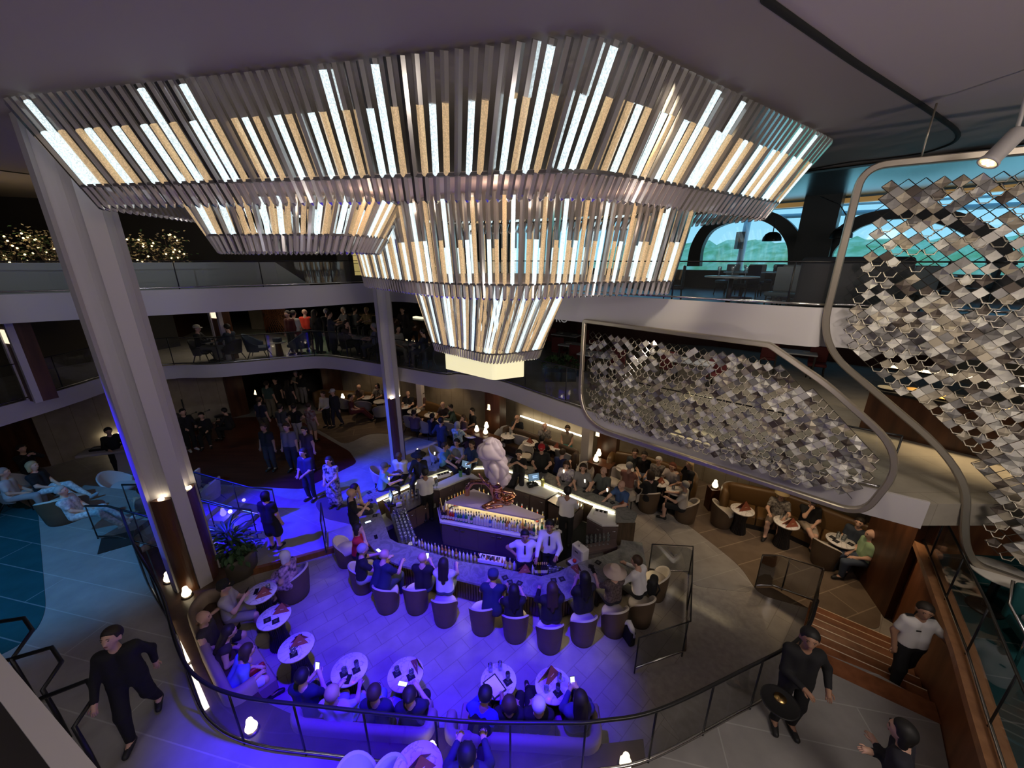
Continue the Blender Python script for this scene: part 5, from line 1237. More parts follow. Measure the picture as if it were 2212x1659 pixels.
def sofa(label,back,m,seat_d=.62,h=.82,th=.17,wrap=(.55,.55),z0=0.,sh=.43,front=1,segs=None,base=M_dark,cat='sofa'):
    """long sofa whose back follows a line of floor spots; seat lies on the left (front=1) or right of that line"""
    pts=[Vector((*p[:2],0)) for p in back]; o=sum(pts,Vector())/len(pts); o.z=z0
    t=thing('sofa',label,cat,o)
    L=[p-Vector((o.x,o.y,0)) for p in pts]
    d0=(L[1]-L[0]).normalized(); d1=(L[-1]-L[-2]).normalized(); nl=lambda d: Vector((-d.y,d.x,0))*front
    path=list(L)
    if wrap[0]>0: path=[L[0]+nl(d0)*wrap[0]]+path
    if wrap[1]>0: path=path+[L[-1]+nl(d1)*wrap[1]]
    path=[Vector((x,y,0)) for x,y in rounded_open([(p.x,p.y) for p in path],.28,6)]
    prof=[]; 
    for k in range(10):
        a=2*PI*k/10; prof.append((th/2*math.copysign(abs(math.cos(a))**.6,math.cos(a)),(h-.12)/2*math.copysign(abs(math.sin(a))**.45,math.sin(a))))
    mb=MB(); mb.tube([p+Vector((0,0,.10+(h-.12)/2)) for p in path],1.,10,0,prof=prof)
    mb.sm=[True]*len(mb.sm); part(t,'backrest',mb,m)
    seat=[p+nl(d0 if i<len(L)/2 else d1)*(th/2-.01) for i,p in enumerate(L)]; e0=d0*(th*.5 if wrap[0] else 0); e1=d1*(th*.5 if wrap[1] else 0)
    seat[0]=seat[0]+e0; seat[-1]=seat[-1]-e1
    fr=[p+nl(d0 if i<len(L)/2 else d1)*(seat_d) for i,p in enumerate(seat)]
    # separate seat cushions
    n=segs or max(1,round(sum((b-a).length for a,b in zip(seat,seat[1:]))/.9)); ln=sum((b-a).length for a,b in zip(seat,seat[1:]))
    S=resample(seat,ln/(n*4)); Fr=resample(fr,sum((b-a).length for a,b in zip(fr,fr[1:]))/(n*4)); m4=min(len(S),len(Fr))-1
    for k in range(n):
        i0=int(m4*k/n); i1=int(m4*(k+1)/n); a=[S[i] for i in range(i0,i1+1)]; b=[Fr[min(i,len(Fr)-1)] for i in range(i0,i1+1)]
        poly=[(p.x,p.y) for p in a]+[(p.x,p.y) for p in b[::-1]]; poly=offset_poly(poly,.006); poly=rounded(poly,.05,3)
        mb=MB(); mb.prism(poly,.16,sh-.05,0); q=offset_poly(poly,.025)
        nn_=len(poly); mb.add([(x,y,sh-.05) for x,y in poly]+[(x,y,sh) for x,y in q],[(i,(i+1)%nn_,nn_+(i+1)%nn_,nn_+i) if True else 0 for i in range(nn_)],0,None,True); mb.prism(q,sh-.004,sh,0,bottom=False); part(t,'seat_cushion',mb,m)
    poly=[(p.x,p.y) for p in seat]+[(p.x,p.y) for p in fr[::-1]]; poly=offset_poly(poly,.04); mb=MB(); mb.prism(poly,0,.16,0); part(t,'plinth',mb,base)
    return t
def rounded_open(pts,r,n=5):
    out=[pts[0]]
    for i in range(1,len(pts)-1):
        p=Vector(pts[i]);a=Vector(pts[i-1]);b=Vector(pts[i+1]); da=a-p;db=b-p
        if da.normalized().dot(db.normalized())<-.985: out.append(tuple(p)); continue
        q=min(r,da.length*.48,db.length*.48); s=p+da.normalized()*q;e=p+db.normalized()*q
        for k in range(n+1):
            u=k/n; out.append(tuple(s*(1-u)**2+p*2*u*(1-u)+e*u*u))
    out.append(pts[-1]); return out
LAMP={}
def tlamp(label,loc,kind='mush',group=None,s=1.):
    if kind in LAMP: return dup(LAMP[kind],loc,0,label,group,(s,)*3)
    t=thing('table_lamp',label,'lamp',loc,0,group)
    mb=MB(); mb.lathe([(.085,0),(.085,.012),(.05,.018)],18,0); part(t,'base',mb,M_brass)
    mb=MB(); mb.lathe([(.05,.02),(.072,.05),(.070,.09),(.045,.15),(.038,.20),(.02,.215),(.001,.216)],8,0,cap=False,smooth=False); part(t,'lamp_shade',mb,mat('lamp_shade_glow',(1,.86,.62),.5,emit=(1,.83,.54),estr=2.6)); LAMP[kind]=t; t.scale=(s,)*3; return t
# glass rails -------------------------------------------------------------
def rail(label,pts,h=1.0,r=.022,posts=None,glass=M_glass,foot=.06,top=True,cat='railing',zs=None,gh=None,name='glass_railing',pm=None):
    """posts and panes along a line of spots; panes are separate parts"""
    pm=pm or M_black
    pts=[Vector(p) for p in pts]; o=sum(pts,Vector())/len(pts); t=thing(name,label,cat,o)
    L=[p-o for p in pts]
    if top: mb=MB(); mb.tube([p+Vector((0,0,h)) for p in L],r,8,0); part(t,'handrail',mb,pm)
    mb=MB(); mb.tube([p+Vector((0,0,foot)) for p in L],.022,6,0,prof=[(-1.2,-2),(-1.2,2),(1.2,2),(1.2,-2)] and None); part(t,'bottom_channel',mb,M_chrome)
    ln=sum((b-a).length for a,b in zip(L,L[1:])); n=posts or max(1,round(ln/1.1)); Q=resample(L,ln/n)
    for p in Q:
        mb=MB(); mb.tube([p+Vector((0,0,0)),p+Vector((0,0,h))],.014,6,0); part(t,'post',mb,pm)
    fine=resample(L,ln/(n*4)); 
    for k in range(n):
        seg=fine[k*4:k*4+5]
        if len(seg)<2: continue
        mb=MB(); A=[p+Vector((0,0,foot)) for p in seg];B=[p+Vector((0,0,(gh or h)-.03)) for p in seg]; mb.quadstrip(A,B); part(t,'glass_pane',mb,glass)
    return t
def infl(x,y,poly):
    return inside((x,y),poly)
def gz(x,y):
    if infl(x,y,og): return ZO
    if infl(x,y,cor): return ZC
    return 0.004
def at_head(hx,hy,fl,s,sit,lean,face,seat=.46):
    hz=((seat+.10+.80*math.cos(lean)*s) if sit else (.95*s+.80*s*math.cos(lean))); fw=(.72*math.sin(lean)+.03)*s
    p=P(hx,hy,fl+hz); a=R(face); return Vector((p.x+math.sin(a)*fw,p.y-math.cos(a)*fw,fl))
D4P=[tuple(q) for q in o4s]+[(13.9,5.1),(13.9,26),(-24,26)]
def edge_dist(x,y):
    best=9
    for a,b in zip(o4s,o4s[1:]):
        a=Vector(a);b=Vector(b);d=b-a;t=max(0,min(1,(Vector((x,y))-a).dot(d)/max(1e-9,d.length_squared))); best=min(best,(Vector((x,y))-a-d*t).length)
    return best
def push4(loc,m=.62):
    """keep things of the middle balcony behind its railing"""
    loc=Vector(loc)
    for _ in range(80):
        if inside((loc.x,loc.y),D4P) and edge_dist(loc.x,loc.y)>=m: break
        loc.x*=1.006; loc.y*=1.006
    return loc
def pp(label,hx,hy,face,pose='stand',arms='side',fl=None,H=1.72,lean=0.,seat=.46,miny=None,**k):
    s=H/1.74; sit=pose in('sit','lounge','cross')
    if fl is None:
        q=P(hx,hy,1.3 if sit else 1.75); fl=gz(q.x,q.y)
    loc=at_head(hx,hy,fl,s,sit,lean,face,seat)
    if abs(fl-T4)<.01: loc=push4(loc)
    if miny and loc.y<miny: loc=Vector((loc.x*miny/loc.y,miny,loc.z))
    return person(label,loc,R(face),pose,arms,H=H,lean=lean,seat=seat,**k)
BLK=(.012,.012,.014); NAV=(.015,.022,.06); WHT=(.70,.70,.72); GRY=(.20,.20,.21)
M_flor=pattern_mat('floral_white_on_dark',(.015,.015,.03),(.60,.55,.50),14); M_flor2=pattern_mat('floral_pastel',(.66,.62,.60),(.25,.20,.32),16); M_pat=pattern_mat('pattern_grey',(.30,.28,.26),(.08,.07,.07),22)
M_flor3=pattern_mat('floral_blue',(.12,.30,.45),(.60,.65,.70),15); M_red_pr=pattern_mat('floral_pink_dark',(.05,.03,.06),(.62,.40,.48),13); M_lace=pattern_mat('patterned_white',(.60,.66,.68),(.30,.36,.40),18)
# ======== bar stools and the guests on the near side
ST=[(787,1270,-55,'first from the left'),(839,1311,-22,'second from the left'),(902,1312,-8,'third from the left'),(963,1338,-4,'fourth from the left'),(1043,1355,-2,'fifth from the left'),(1113,1371,0,'sixth from the left'),(1186,1393,4,'seventh from the left'),(1257,1378,14,'eighth from the left'),(1323,1360,20,'ninth from the left'),(1380,1340,28,'tenth from the left')]
for px,py,f,w_ in ST:
    p=P(px,py,0); barrel('barrel chair with pale back on the near bar side, %s'%w_,(p.x,p.y,.003),R(f))
p=P(1412,1285,0); barrel('barrel chair holding a black backpack at the right bar end',(p.x,p.y,.003),R(70))
p=P(752,1215,0); barrel('pale backed barrel chair under the woman in red at the bar',(p.x,p.y,.003),R(-80))
kw=dict(seat=.47,fl=.003)
pp('man with grey hair and black shirt seated at the left corner of the bar',785,1176,-58,'sit','bar',hc='grey',shirt=BLK,bottom='shorts',pc=(.3,.3,.3),lean=.15,**kw)
pp('heavy bald man in navy tee hunched over the bar, second seat from the left',832,1186,-25,'sit','bar',hair='bald',shirt=NAV,fat=1.22,lean=.32,bottom='trousers',pc=NAV,**kw)
a=pp('bald man in black tee holding up a lit phone at the bar',912,1194,-8,'sit','phone',hair='bald',shirt=BLK,lean=.05,bottom='jeans',pc=(.03,.04,.08),smat=None,**kw)
hp=hand(a,1); phone((hp.x-.03,hp.y,hp.z+.02),R(-8),'lit phone held by the bald man at the bar',True,R(65))
pp('woman with long dark hair and white top seated at the bar',958,1206,-4,'sit','bar',hair='long',hc='dark',shirt=(.66,.66,.74),sleeve='cap',bottom='jeans',pc=(.05,.07,.14),H=1.66,**kw)
pp('man in dark cap and navy polo leaning right at the bar',1066,1230,-8,'sit','reach',hat='cap',hatc=(.03,.04,.09),shirt=NAV,lean=.25,bottom='shorts',pc=(.02,.02,.04),fat=1.08,**kw)
pp('woman in black with long black hair, sixth seat of the near bar side',1110,1264,2,'sit','bar',hair='long',hc='black',shirt=BLK,bottom='trousers',pc=(.35,.33,.33),H=1.62,**kw)
pp('woman in black with dark blond hair, seventh seat of the near bar side',1193,1259,3,'sit','bar',hair='long',hc='brown',shirt=BLK,sleeve='long',H=1.7,fat=1.1,**kw)
pp('woman in black tee with straight black hair and hand at her phone by the bar',1263,1236,14,'sit','phone',hair='straight',hc='black',shirt=BLK,bottom='skirt',pc=BLK,H=1.74,fat=1.12,**kw)
pp('woman in pale straw hat and dark patterned top at the bar',1328,1226,18,'sit','bar',hair='bob',hc='brown',hat='brim',hatc=(.52,.42,.38),smat=pattern_mat('dark_print',(.06,.04,.04),(.16,.12,.12),25),bottom='trousers',H=1.62,**kw)
pp('man in white hooded sweater leaning on the right end of the bar',1374,1200,38,'sit','bar',shirt=(.66,.64,.68),sleeve='long',pc=BLK,lean=.22,turn=.5,**kw)
pp('woman in a red shirt seated at the left end of the bar',774,1133,-82,'sit','chin',hair='bob',hc='dark',shirt=(.52,.02,.03),H=1.66,lean=.1,fl=.003)
pp('bald man in black standing at the left corner of the bar with a glass',758,1056,-62,'stand','drink',fl=.004,hair='bald',shirt=BLK,pc=BLK,H=1.80)
pp('woman in white floral blouse with hand at her mouth at the left bar corner',768,1046,-70,'sit','chin',seat=.62,hair='bob',hc='dark',smat=M_flor2,H=1.7,lean=.2,fl=ZC)
# ======== guests on the far side of the bar
fs=dict(fl=ZC)
pp('man in light blue shirt and cap seated at the far left arm of the bar',832,1001,-72,'sit','bar',hat='cap',hatc=(.14,.13,.10),hc='grey',shirt=(.20,.42,.55),seat=.55,lean=.2,**fs)
pp('man in white tee with folded arms at the far left arm of the bar',860,978,175,'sit','cross',skin='dark',hair='bald',shirt=(.72,.70,.72),pc=BLK,seat=.62,lean=.12,fat=1.05,**fs)
pp('woman in black brimmed hat and black cardigan at the far side of the bar',903,977,178,'sit','bar',hair='bob',hc='black',hat='brim',hatc=BLK,shirt=BLK,sleeve='long',skin='mid',seat=.58,**fs)
pp('man in bright blue shirt gesturing at the far left arm of the bar',962,957,-105,'sit','reach',shirt=(.10,.28,.52),seat=.58,lean=.1,**fs)
pp('woman with dark hair behind the blue shirt man at the far bar',986,949,165,'sit','bar',hair='long',hc='black',shirt=(.30,.33,.36),seat=.58,**fs)
pp('person in dark blue half hidden behind the sculpture',1018,953,150,'sit','bar',shirt=(.03,.06,.15),seat=.58,**fs)
pp('woman in black holding her phone up right of the sculpture',1121,973,172,'sit','photo',hair='pony',hc='dark',shirt=BLK,seat=.58,**fs)
pp('man in red cap and black tee leaning on the far bar counter',1170,962,172,'stand','bar',fl=.004,hat='cap',hatc=(.5,.02,.03),shirt=BLK,pc=BLK,lean=.18,H=1.78,fat=1.1)
pp('person in navy slumped in an armchair behind the red capped man',1217,970,-35,'sit','table',shirt=(.02,.03,.11),lean=.35,**fs)
pp('woman in white floral shirt leaning on the right bar arm',1224,998,165,'sit','bar',fl=.004,hair='bob',hc='brown',smat=M_flor2,seat=.55,lean=.18)
pp('woman with long brown hair and grey tee at the right bar arm',1260,1003,165,'sit','bar',fl=.004,hair='long',hc='brown',shirt=(.24,.23,.23),seat=.55)
pp('bald man in green grey polo with arms on the right bar arm',1304,1010,140,'sit','bar',fl=.004,hair='bald',shirt=(.10,.11,.10),seat=.55,fat=1.05)
pp('bald man in blue polo at the right end of the far counter',1342,1040,125,'sit','reach',fl=.004,hair='bald',shirt=(.05,.10,.25),seat=.52,lean=.12)
M_bch=armchair
for px,py,f,l in [(1362,1092,118,'pale chair under the man in the blue polo'),(1322,1062,140,'pale chair under the bald man in the green polo'),(1262,1050,165,'pale chair under the woman in the grey tee'),(1226,1040,165,'pale chair under the woman in the floral shirt'),(1135,1006,172,'pale chair under the woman holding her phone up'),(948,1008,-105,'pale chair under the man in the bright blue shirt'),(826,1052,-72,'pale chair under the man in light blue')]:
    p=P(px,py,gz(*P2(px,py,0))); armchair(l,p,R(f),M_sti,'bar',.27,.78)
# ======== bar staff
bs=dict(fl=.016,vest=(.74,.72,.76),shirt=(.74,.72,.78),pc=BLK,skin='mid')
pp('female bartender in white waistcoat with hands on hips behind the near counter',1134,1148,180,'stand','hips',hair='bun',hc='black',tie=True,H=1.62,**bs)
pp('male bartender in white waistcoat and tie reaching to the counter',1188,1126,172,'stand','reach',hc='black',tie=True,sleeve='long',H=1.74,**bs)
pp('bartender in white waistcoat with his back turned on the right arm',1227,1052,-18,'stand','work',hc='black',sleeve='long',H=1.74,**bs)
pp('bartender in white waistcoat working at the left arm of the bar',917,1013,22,'stand','work',hair='bun',hc='black',sleeve='half',H=1.66,**bs)
# backpack, shopping bag
p=P(1408,1283,.47); t=thing('backpack','black backpack sitting on the barrel chair at the right end of the bar','backpack',(p.x,p.y,.475),R(60))
mb=MB(); mb.box((0,0,.22),(.30,.17,.42),0,0,None,.08); part(t,'bag',mb,mat('black_nylon',BLK,.7)); mb=MB(); mb.box((0,.10,.15),(.22,.06,.20),0,0,None,.03); part(t,'pocket',mb,mat('black_nylon',BLK,.7))
mb=MB(); mb.tube([(-.08,-.08,.40),(-.11,-.15,.28),(-.10,-.09,.08)],.016,6,0); part(t,'strap',mb,mat('black_nylon',BLK,.7))
p=P(1357,1385,0); t=thing('shopping_bag','black bag with a pale scarf hanging over it on the floor by the bar chairs','bag',(p.x,p.y,.004),R(20))
mb=MB(); mb.box((0,0,.17),(.13,.26,.34),0,0,None,.03); part(t,'bag',mb,mat('black_nylon',BLK,.7)); mb=MB(); mb.tube([(.02,-.13,.24),(.0,-.06,.38),(.0,.04,.44),(-.04,.1,.40),(-.06,.14,.30)],.05,8,0,rr=[.03,.055,.06,.05,.02]); part(t,'scarf',mb,mat('pale_scarf',(.55,.53,.55),.8))
# ======== lounge tables, sofas and their guests
LT=[(563,1280,'marble topped side table between the capped man and the floral woman'),(592,1332,'marble topped side table with two black napkins beside the bald man'),(640,1397,'marble topped side table with a menu card and sunglasses'),(755,1445,'marble topped side table in front of the white shirted guest'),(876,1455,'marble topped side table with a lit phone and two napkins'),(1077,1470,'marble topped side table the waistcoated man is writing on'),(1195,1480,'marble topped side table with a tall rust menu, rightmost in the lounge')]
LTP=[]
for px,py,l in LT:
    p=P(px,py,.72); rtable(l,(p.x,p.y,.003)); LTP.append(Vector((p.x,p.y,.723)))
def on(k,dx,dy,z=.0): return LTP[k]+Vector((dx,dy,z))
menu(on(0,.10,-.06),.5,'rust folded menu on the side table nearest the column'); menu(on(1,.08,.12),.3,'rust folded menu on the table of the bald man'); menu(on(2,.02,.06),.4,'rust folded menu on the table with the sunglasses'); menu(on(4,.16,.12),-.9,'rust folded menu on the table with the lit phone'); menu(on(6,-.06,.10),.75,'tall rust folded menu on the rightmost lounge table',None,1.3)
for k,dx,dy,w_ in [(1,-.08,-.08,'left black napkin on the table beside the bald man'),(1,.09,-.10,'right black napkin on the table beside the bald man'),(2,.03,-.14,'black napkin under a glass by the sunglasses'),(2,-.04,.16,'black napkin behind the menu on the sunglasses table'),(3,-.06,-.08,'black napkin with a drink on the table of the white shirted guest'),(3,.12,-.02,'second black napkin on the table of the white shirted guest'),(4,-.14,.0,'left napkin on the table with the lit phone'),(4,.10,-.05,'right napkin on the table with the lit phone'),(5,.15,-.02,'napkin under a glass on the table being written on'),(6,.06,-.12,'napkin under a glass on the rightmost lounge table')]:
    napkin(on(k,dx,dy),.6,w_,None)
for k,dx,dy,kd,l in [(2,.03,-.13,'tumbler','small glass on the napkin by the sunglasses'),(3,-.05,-.07,'tumbler','brown drink glass on the table of the white shirted guest'),(3,.13,.0,'high','tall glass on the table of the white shirted guest'),(4,-.14,.02,'tumbler','left glass on the table with the lit phone'),(4,.11,-.03,'tumbler','right glass on the table with the lit phone'),(5,-.14,.14,'high','dark can shaped glass on the table being written on'),(5,.02,.17,'high','tall glass at the back of the table being written on'),(5,.15,.0,'high','glass on the napkin of the table being written on'),(6,-.12,-.1,'tumbler','dark cup on the rightmost lounge table'),(6,.10,.05,'high','bottle shaped glass on the rightmost lounge table'),(6,.06,-.11,'high','clear glass on the napkin of the rightmost lounge table'),(0,.12,.08,'tumbler','small glass on the side table nearest the column')]:
    glass(kd,on(k,dx,dy,.008),l,None,1.15)
phone(on(3,.05,-.17),.0,'black phone on the table of the white shirted guest'); phone(on(4,.0,-.17),1.4,'lit phone showing a game on the lounge table',True); phone(on(0,-.1,.02),.3,'dark wallet phone on the side table nearest the column')
mb=MB(); 
for sx in(-1,1): mb.tube([(sx*.035+.024*math.cos(a*.8),.018*math.sin(a*.8),.02) for a in range(8)],.004,5,0,closed=True)
mb.tube([(-.06,0,.02),(-.075,.09,.006)],.003,4); mb.tube([(.06,0,.02),(.075,.09,.006)],.003,4); mb.tube([(-.012,0,.022),(.012,0,.022)],.003,4)
single('glasses',mb,M_black,'pair of sunglasses lying on the lounge table by the rust menu','glasses',on(2,-.02,-.04),.4)
mb=MB(); mb.box((0,0,.012),(.24,.32,.02),0); mb.box((0,0,.0225),(.20,.28,.002),1); single('clipboard',mb,[M_black,mat('paper',(.9,.9,.9),.6)],'square framed sheet leaning on the table the waistcoated man writes on','clipboard',on(5,-.06,-.10),R(38))
mb=MB(); mb.box((0,0,.01),(.14,.10,.015),0); single('notebook',mb,mat('yellow_card',(.5,.45,.2),.6),'yellowish card pack on the side table nearest the column','card',on(0,.02,.1),.3)
# sofas of the lounge
sl=sofa('long taupe sofa along the left glass railing of the lounge',[(-6.22,6.12),(-6.20,5.72),(-5.3,4.92),(-4.35,4.15)],M_taupe,.58,.86,.17,(.5,.35),.003,.43,1,5)
s2=sofa('taupe sofa with four guests at the bottom left of the lounge railing',[(-3.28,3.86),(-2.2,3.78),(-1.22,3.72)],M_taupe,.58,.80,.17,(.5,.3),.003,.43,1,4)
s3=sofa('taupe sofa with four guests at the bottom right of the lounge railing',[(-.92,3.70),(.2,3.64),(1.22,3.58)],M_taupe,.58,.80,.17,(.3,.5),.003,.43,1,4)
p=P(636,1284,0); barrel('barrel armchair under the woman in the floral dress on the left of the lounge',(p.x,p.y,.003),R(80),kind='big',r=.36)
ls=dict(fl=.003,seat=.43)
a=pp('man in black cap and pale grey tee at the top of the left sofa',482,1256,-70,'sit','phone',hat='cap',hatc=BLK,shirt=(.42,.40,.46),bottom='shorts',pc=(.25,.23,.22),**ls)
hp=hand(a,1); phone((hp.x,hp.y,hp.z+.02),R(-70),'phone in the hands of the capped man on the left sofa',False,R(50))
pp('bald man in dark tank top with arm over the back of the left sofa',437,1322,-72,'sit','sofa',hair='bald',shirt=(.04,.035,.035),sleeve='none',bottom='shorts',pc=BLK,fat=1.08,**ls)
pp('woman with dark hair leaning forward on the left sofa beside the bald man',500,1352,-55,'sit','lap',hair='long',hc='dark',shirt=(.04,.03,.03),sleeve='none',bottom='shorts',pc=BLK,lean=.45,H=1.66,**ls)
pp('woman in bright blue top bending over at the lower end of the left sofa',540,1392,-48,'sit','lap',hair='bob',hc='brown',shirt=(.16,.22,.62),bottom='shorts',pc=(.6,.6,.7),lean=.5,H=1.64,**ls)
p=P(556,1450,.5); t=thing('handbag','red clutch bag beside the woman bending over on the left sofa','bag',(p.x,p.y,.435),R(50)); mb=MB(); mb.box((0,0,.09),(.24,.07,.17),0,0,None,.03); part(t,'pouch',mb,mat('red_leather',(.35,.02,.02),.5)); mb=MB(); mb.box((0,-.038,.12),(.24,.008,.08),0,0,None,.003); part(t,'flap',mb,mat('red_leather2',(.28,.015,.015),.5))
pp('woman with white hair in a dark floral dress in the barrel armchair',611,1192,82,'sit','lap',fl=.003,hair='bob',hc='white',smat=M_red_pr,bottom='dress',sleeve='cap',H=1.68)
a=pp('man in dark tee looking at a lit phone, left end of the bottom left sofa',652,1446,-6,'sit','phone',hc='black',shirt=NAV,pc=NAV,bottom='shorts',lean=.05,miny=3.95,**ls)
hp=hand(a,1); phone((hp.x,hp.y,hp.z+.03),R(-6),'lit phone held by the man at the left end of the bottom sofa',True,R(70))
pp('guest in a white shirt bending forward on the bottom left sofa',720,1500,-4,'sit','table',hc='blond',shirt=(.62,.60,.66),sleeve='short',bottom='shorts',pc=(.3,.4,.6),lean=-.05,fat=1.1,miny=3.95,**ls)
pp('man in dark shirt with brown hair on the bottom left sofa',808,1482,-3,'sit','lap',hc='brown',shirt=(.025,.025,.06),pc=(.2,.3,.6),lean=-.04,miny=3.95,**ls)
pp('woman in dark top at the right end of the bottom left sofa',884,1490,6,'sit','phone',hair='bun',hc='dark',shirt=(.02,.02,.04),pc=BLK,H=1.66,lean=-.05,miny=3.95,**ls)
pp('man in black waistcoat and blue sleeves bending over a table to write',1052,1482,-22,'sit','table',hc='black',skin='mid',shirt=(.05,.06,.5),vest=BLK,sleeve='long',pc=BLK,lean=.42,fl=.003,seat=.45)
pp('person with curly grey brown hair on the bottom right sofa',1100,1545,-4,'sit','lap',hair='bob',hc='brown',shirt=BLK,pc=BLK,lean=-.24,H=1.66,miny=3.95,**ls)
pp('person with short white hair on the bottom right sofa',1163,1556,-3,'cross','lap',hair='short',hc='white',shirt=BLK,pc=BLK,lean=-.26,H=1.66,miny=3.95,**ls)
a=pp('woman with long dark hair holding a lit phone, right end of the bottom right sofa',1252,1527,8,'sit','phone',hair='long',hc='dark',shirt=(.07,.06,.20),sleeve='long',pc=BLK,H=1.68,lean=-.14,miny=3.95,**ls)
hp=hand(a,0); phone((hp.x,hp.y,hp.z+.03),R(8),'lit phone held by the long haired woman on the bottom right sofa',True,R(60))
# ======== promenade near the camera
pr=dict(fl=ZO,det=2)
pp('man in a black suit walking on the left promenade',230,1368,-150,'stand','walk',hc='dark',shirt=BLK,sleeve='long',pc=BLK,stride=.24,turn=-.3,nod=-.3,H=1.76,fat=1.08,**pr)
pp('waitress in black standing on the landing beside the right hand steps',1756,1368,165,'stand','tray',hair='bun',hc='black',shirt=BLK,sleeve='long',bottom='trousers',pc=BLK,turn=-.3,H=1.80,skin='mid',nod=-.15,**pr)
off=pp('female officer in white short sleeved shirt coming up the right hand steps',2006,1308,170,'stand','rail',fl=.60,hair='pony',hc='dark',shirt=(.66,.63,.62),pc=(.015,.012,.012),turn=-.45,stride=.14,H=1.68,skin='mid',det=2,fat=1.05)
mb=MB()
for sx in(-1,1):
    mb=MB(); mb.box((sx*.135,-.02,1.428),(.10,.05,.012),0,0,None,.004); ep=part(off,'epaulette',mb,mat('epaulette_black',BLK,.6))
mb=MB(); mb.box((.07,.117,1.27),(.06,.01,.02)); part(off,'name_badge',mb,M_black)
pp('dark clothed person with black hair at the bottom right edge of the floor',1950,1560,40,'stand','cross',hair='bob',hc='black',shirt=(.02,.02,.03),sleeve='long',pc=BLK,lean=.15,H=1.68,**pr)
pp('person with black hair seated below the railing at the bottom edge',1008,1612,0,'sit','table',hc='black',shirt=(.03,.03,.06),sleeve='long',pc=BLK,fl=ZO,seat=.46,det=2)
p=P(1685,1515,ZO+1.0); t=thing('serving_tray','round dark tray with a gold disc held by the waitress','tray',(p.x,p.y,ZO+.98)); mb=MB(); mb.lathe([(.20,0),(.215,.006),(.215,.02),(.20,.012),(.001,.012)],28,0); part(t,'tray',mb,M_black); mb=MB(); mb.lathe([(.07,.012),(.07,.022),(.001,.023)],20,0,None,c=(.03,.04,0)); part(t,'coaster',mb,M_gold)
p=P(902,1662,1.57); rtable('large marble side table with a rust menu below the railing at the bottom edge',(p.x,p.y,ZO+.001)); q=Vector((p.x,p.y,ZO+.722)); menu(q+Vector((.02,-.02,0)),.6,'rust folded menu on the table below the railing',None,1.25)
for px,py,f,l in [(764,1684,-150,'white upholstered chair at the bottom edge, left of the pair'),(832,1690,160,'white upholstered chair at the bottom edge beside the marble table')]:
    p=P(px,py,ZO+.72); armchair(l,(p.x,p.y,ZO+.001),R(f),mat('chair_white',(.62,.60,.64),.8),'white',.24,.76)
# ======== right lounge
sofa('brown leather corner sofa with a group of guests under the metal screen',[P2(1322,972,1.0),P2(1400,985,1.0),P2(1508,1020,1.0)],M_leather,.62,1.0,.2,(.6,.6),.009,.44,-1,4)
sofa('long brown leather sofa along the right back wall',[P2(1566,1037,1.0),P2(1700,1064,1.0),P2(1888,1135,1.0)],M_leather,.62,1.0,.2,(.6,.15),.009,.44,-1,4)
RT=[(1350,1012,'small round table in the group left of the leather corner sofa'),(1424,1041,'small round table in the middle of the group on the corner sofa'),(1461,1060,'small round table with glasses in front of the seated white tee man'),(1604,1101,'round table with a rust menu beside the empty pale chair'),(1699,1129,'round table with drinks in front of the black capped man'),(1816,1168,'round table with napkins and glasses by the man in green')]
RTP=[]
for px,py,l in RT:
    p=P(px,py,.72); rtable(l,(p.x,p.y,.009)); RTP.append(Vector((p.x,p.y,.731)))
menu(RTP[3]+Vector((.02,0,0)),.2,'bright rust menu on the round table beside the empty pale chair',None,1.3); menu(RTP[4]+Vector((.0,-.13,0)),.1,'bright rust menu on the table of the black capped man',None,1.2); menu(RTP[1]+Vector((0,-.05,0)),.2,'rust menu on the small table of the group')
for k,dx,dy,kd,l in [(4,-.08,.1,'high','tall drink on the table of the black capped man'),(4,.05,.12,'high','second tall drink on the table of the black capped man'),(5,-.02,.08,'high','tall glass on the table of the man in green'),(5,.03,-.02,'tumbler','short glass on the table of the man in green'),(5,.12,.05,'tumbler','red drink on the table of the man in green'),(2,-.08,.05,'tumbler','glass on the small table in front of the white tee man'),(1,.1,.08,'high','glass on the middle table of the group')]:
    glass(kd,RTP[k]+Vector((dx,dy,0)),l,None,1.2)
for k,dx,dy,l in [(5,-.12,.10,'dark napkin at the left of the table of the man in green'),(5,-.14,-.03,'dark napkin nearest the pale chair on the table of the man in green'),(5,.13,-.13,'black wallet on the table of the man in green'),(4,.15,-.02,'black napkin on the table of the black capped man')]: napkin(RTP[k]+Vector((dx,dy,0)),.4,l,None)
for px,py,f,l in [(1398,1100,8,'brown barrel chair under the guest in black facing the corner sofa'),(1478,1122,50,'brown barrel chair under the man in the white tee'),(1556,1132,-95,'empty barrel chair with pale seat beside the menu table'),(1777,1218,-60,'empty barrel chair with pale seat at the table of the man in green'),(1866,1226,75,'barrel chair under the man in green by the wooden pillar')]:
    p=P(px,py,0); barrel(l,(p.x,p.y,.009),R(f),kind='mid',r=.30)
rs=dict(fl=.009,seat=.44)
pp('man in dark grey tee at the left of the group on the corner sofa',1373,971,165,'sit','lap',shirt=(.05,.06,.06),bottom='shorts',pc=(.3,.28,.25),**rs)
pp('woman in black tee and shorts on the corner sofa',1393,977,160,'sit','lap',hc='dark',hair='bun',shirt=BLK,bottom='shorts',pc=(.1,.12,.2),H=1.66,**rs)
pp('elderly person in patterned grey on the corner sofa',1424,988,155,'sit','lap',hair='short',hc='white',smat=M_pat,pc=(.1,.08,.08),H=1.66,**rs)
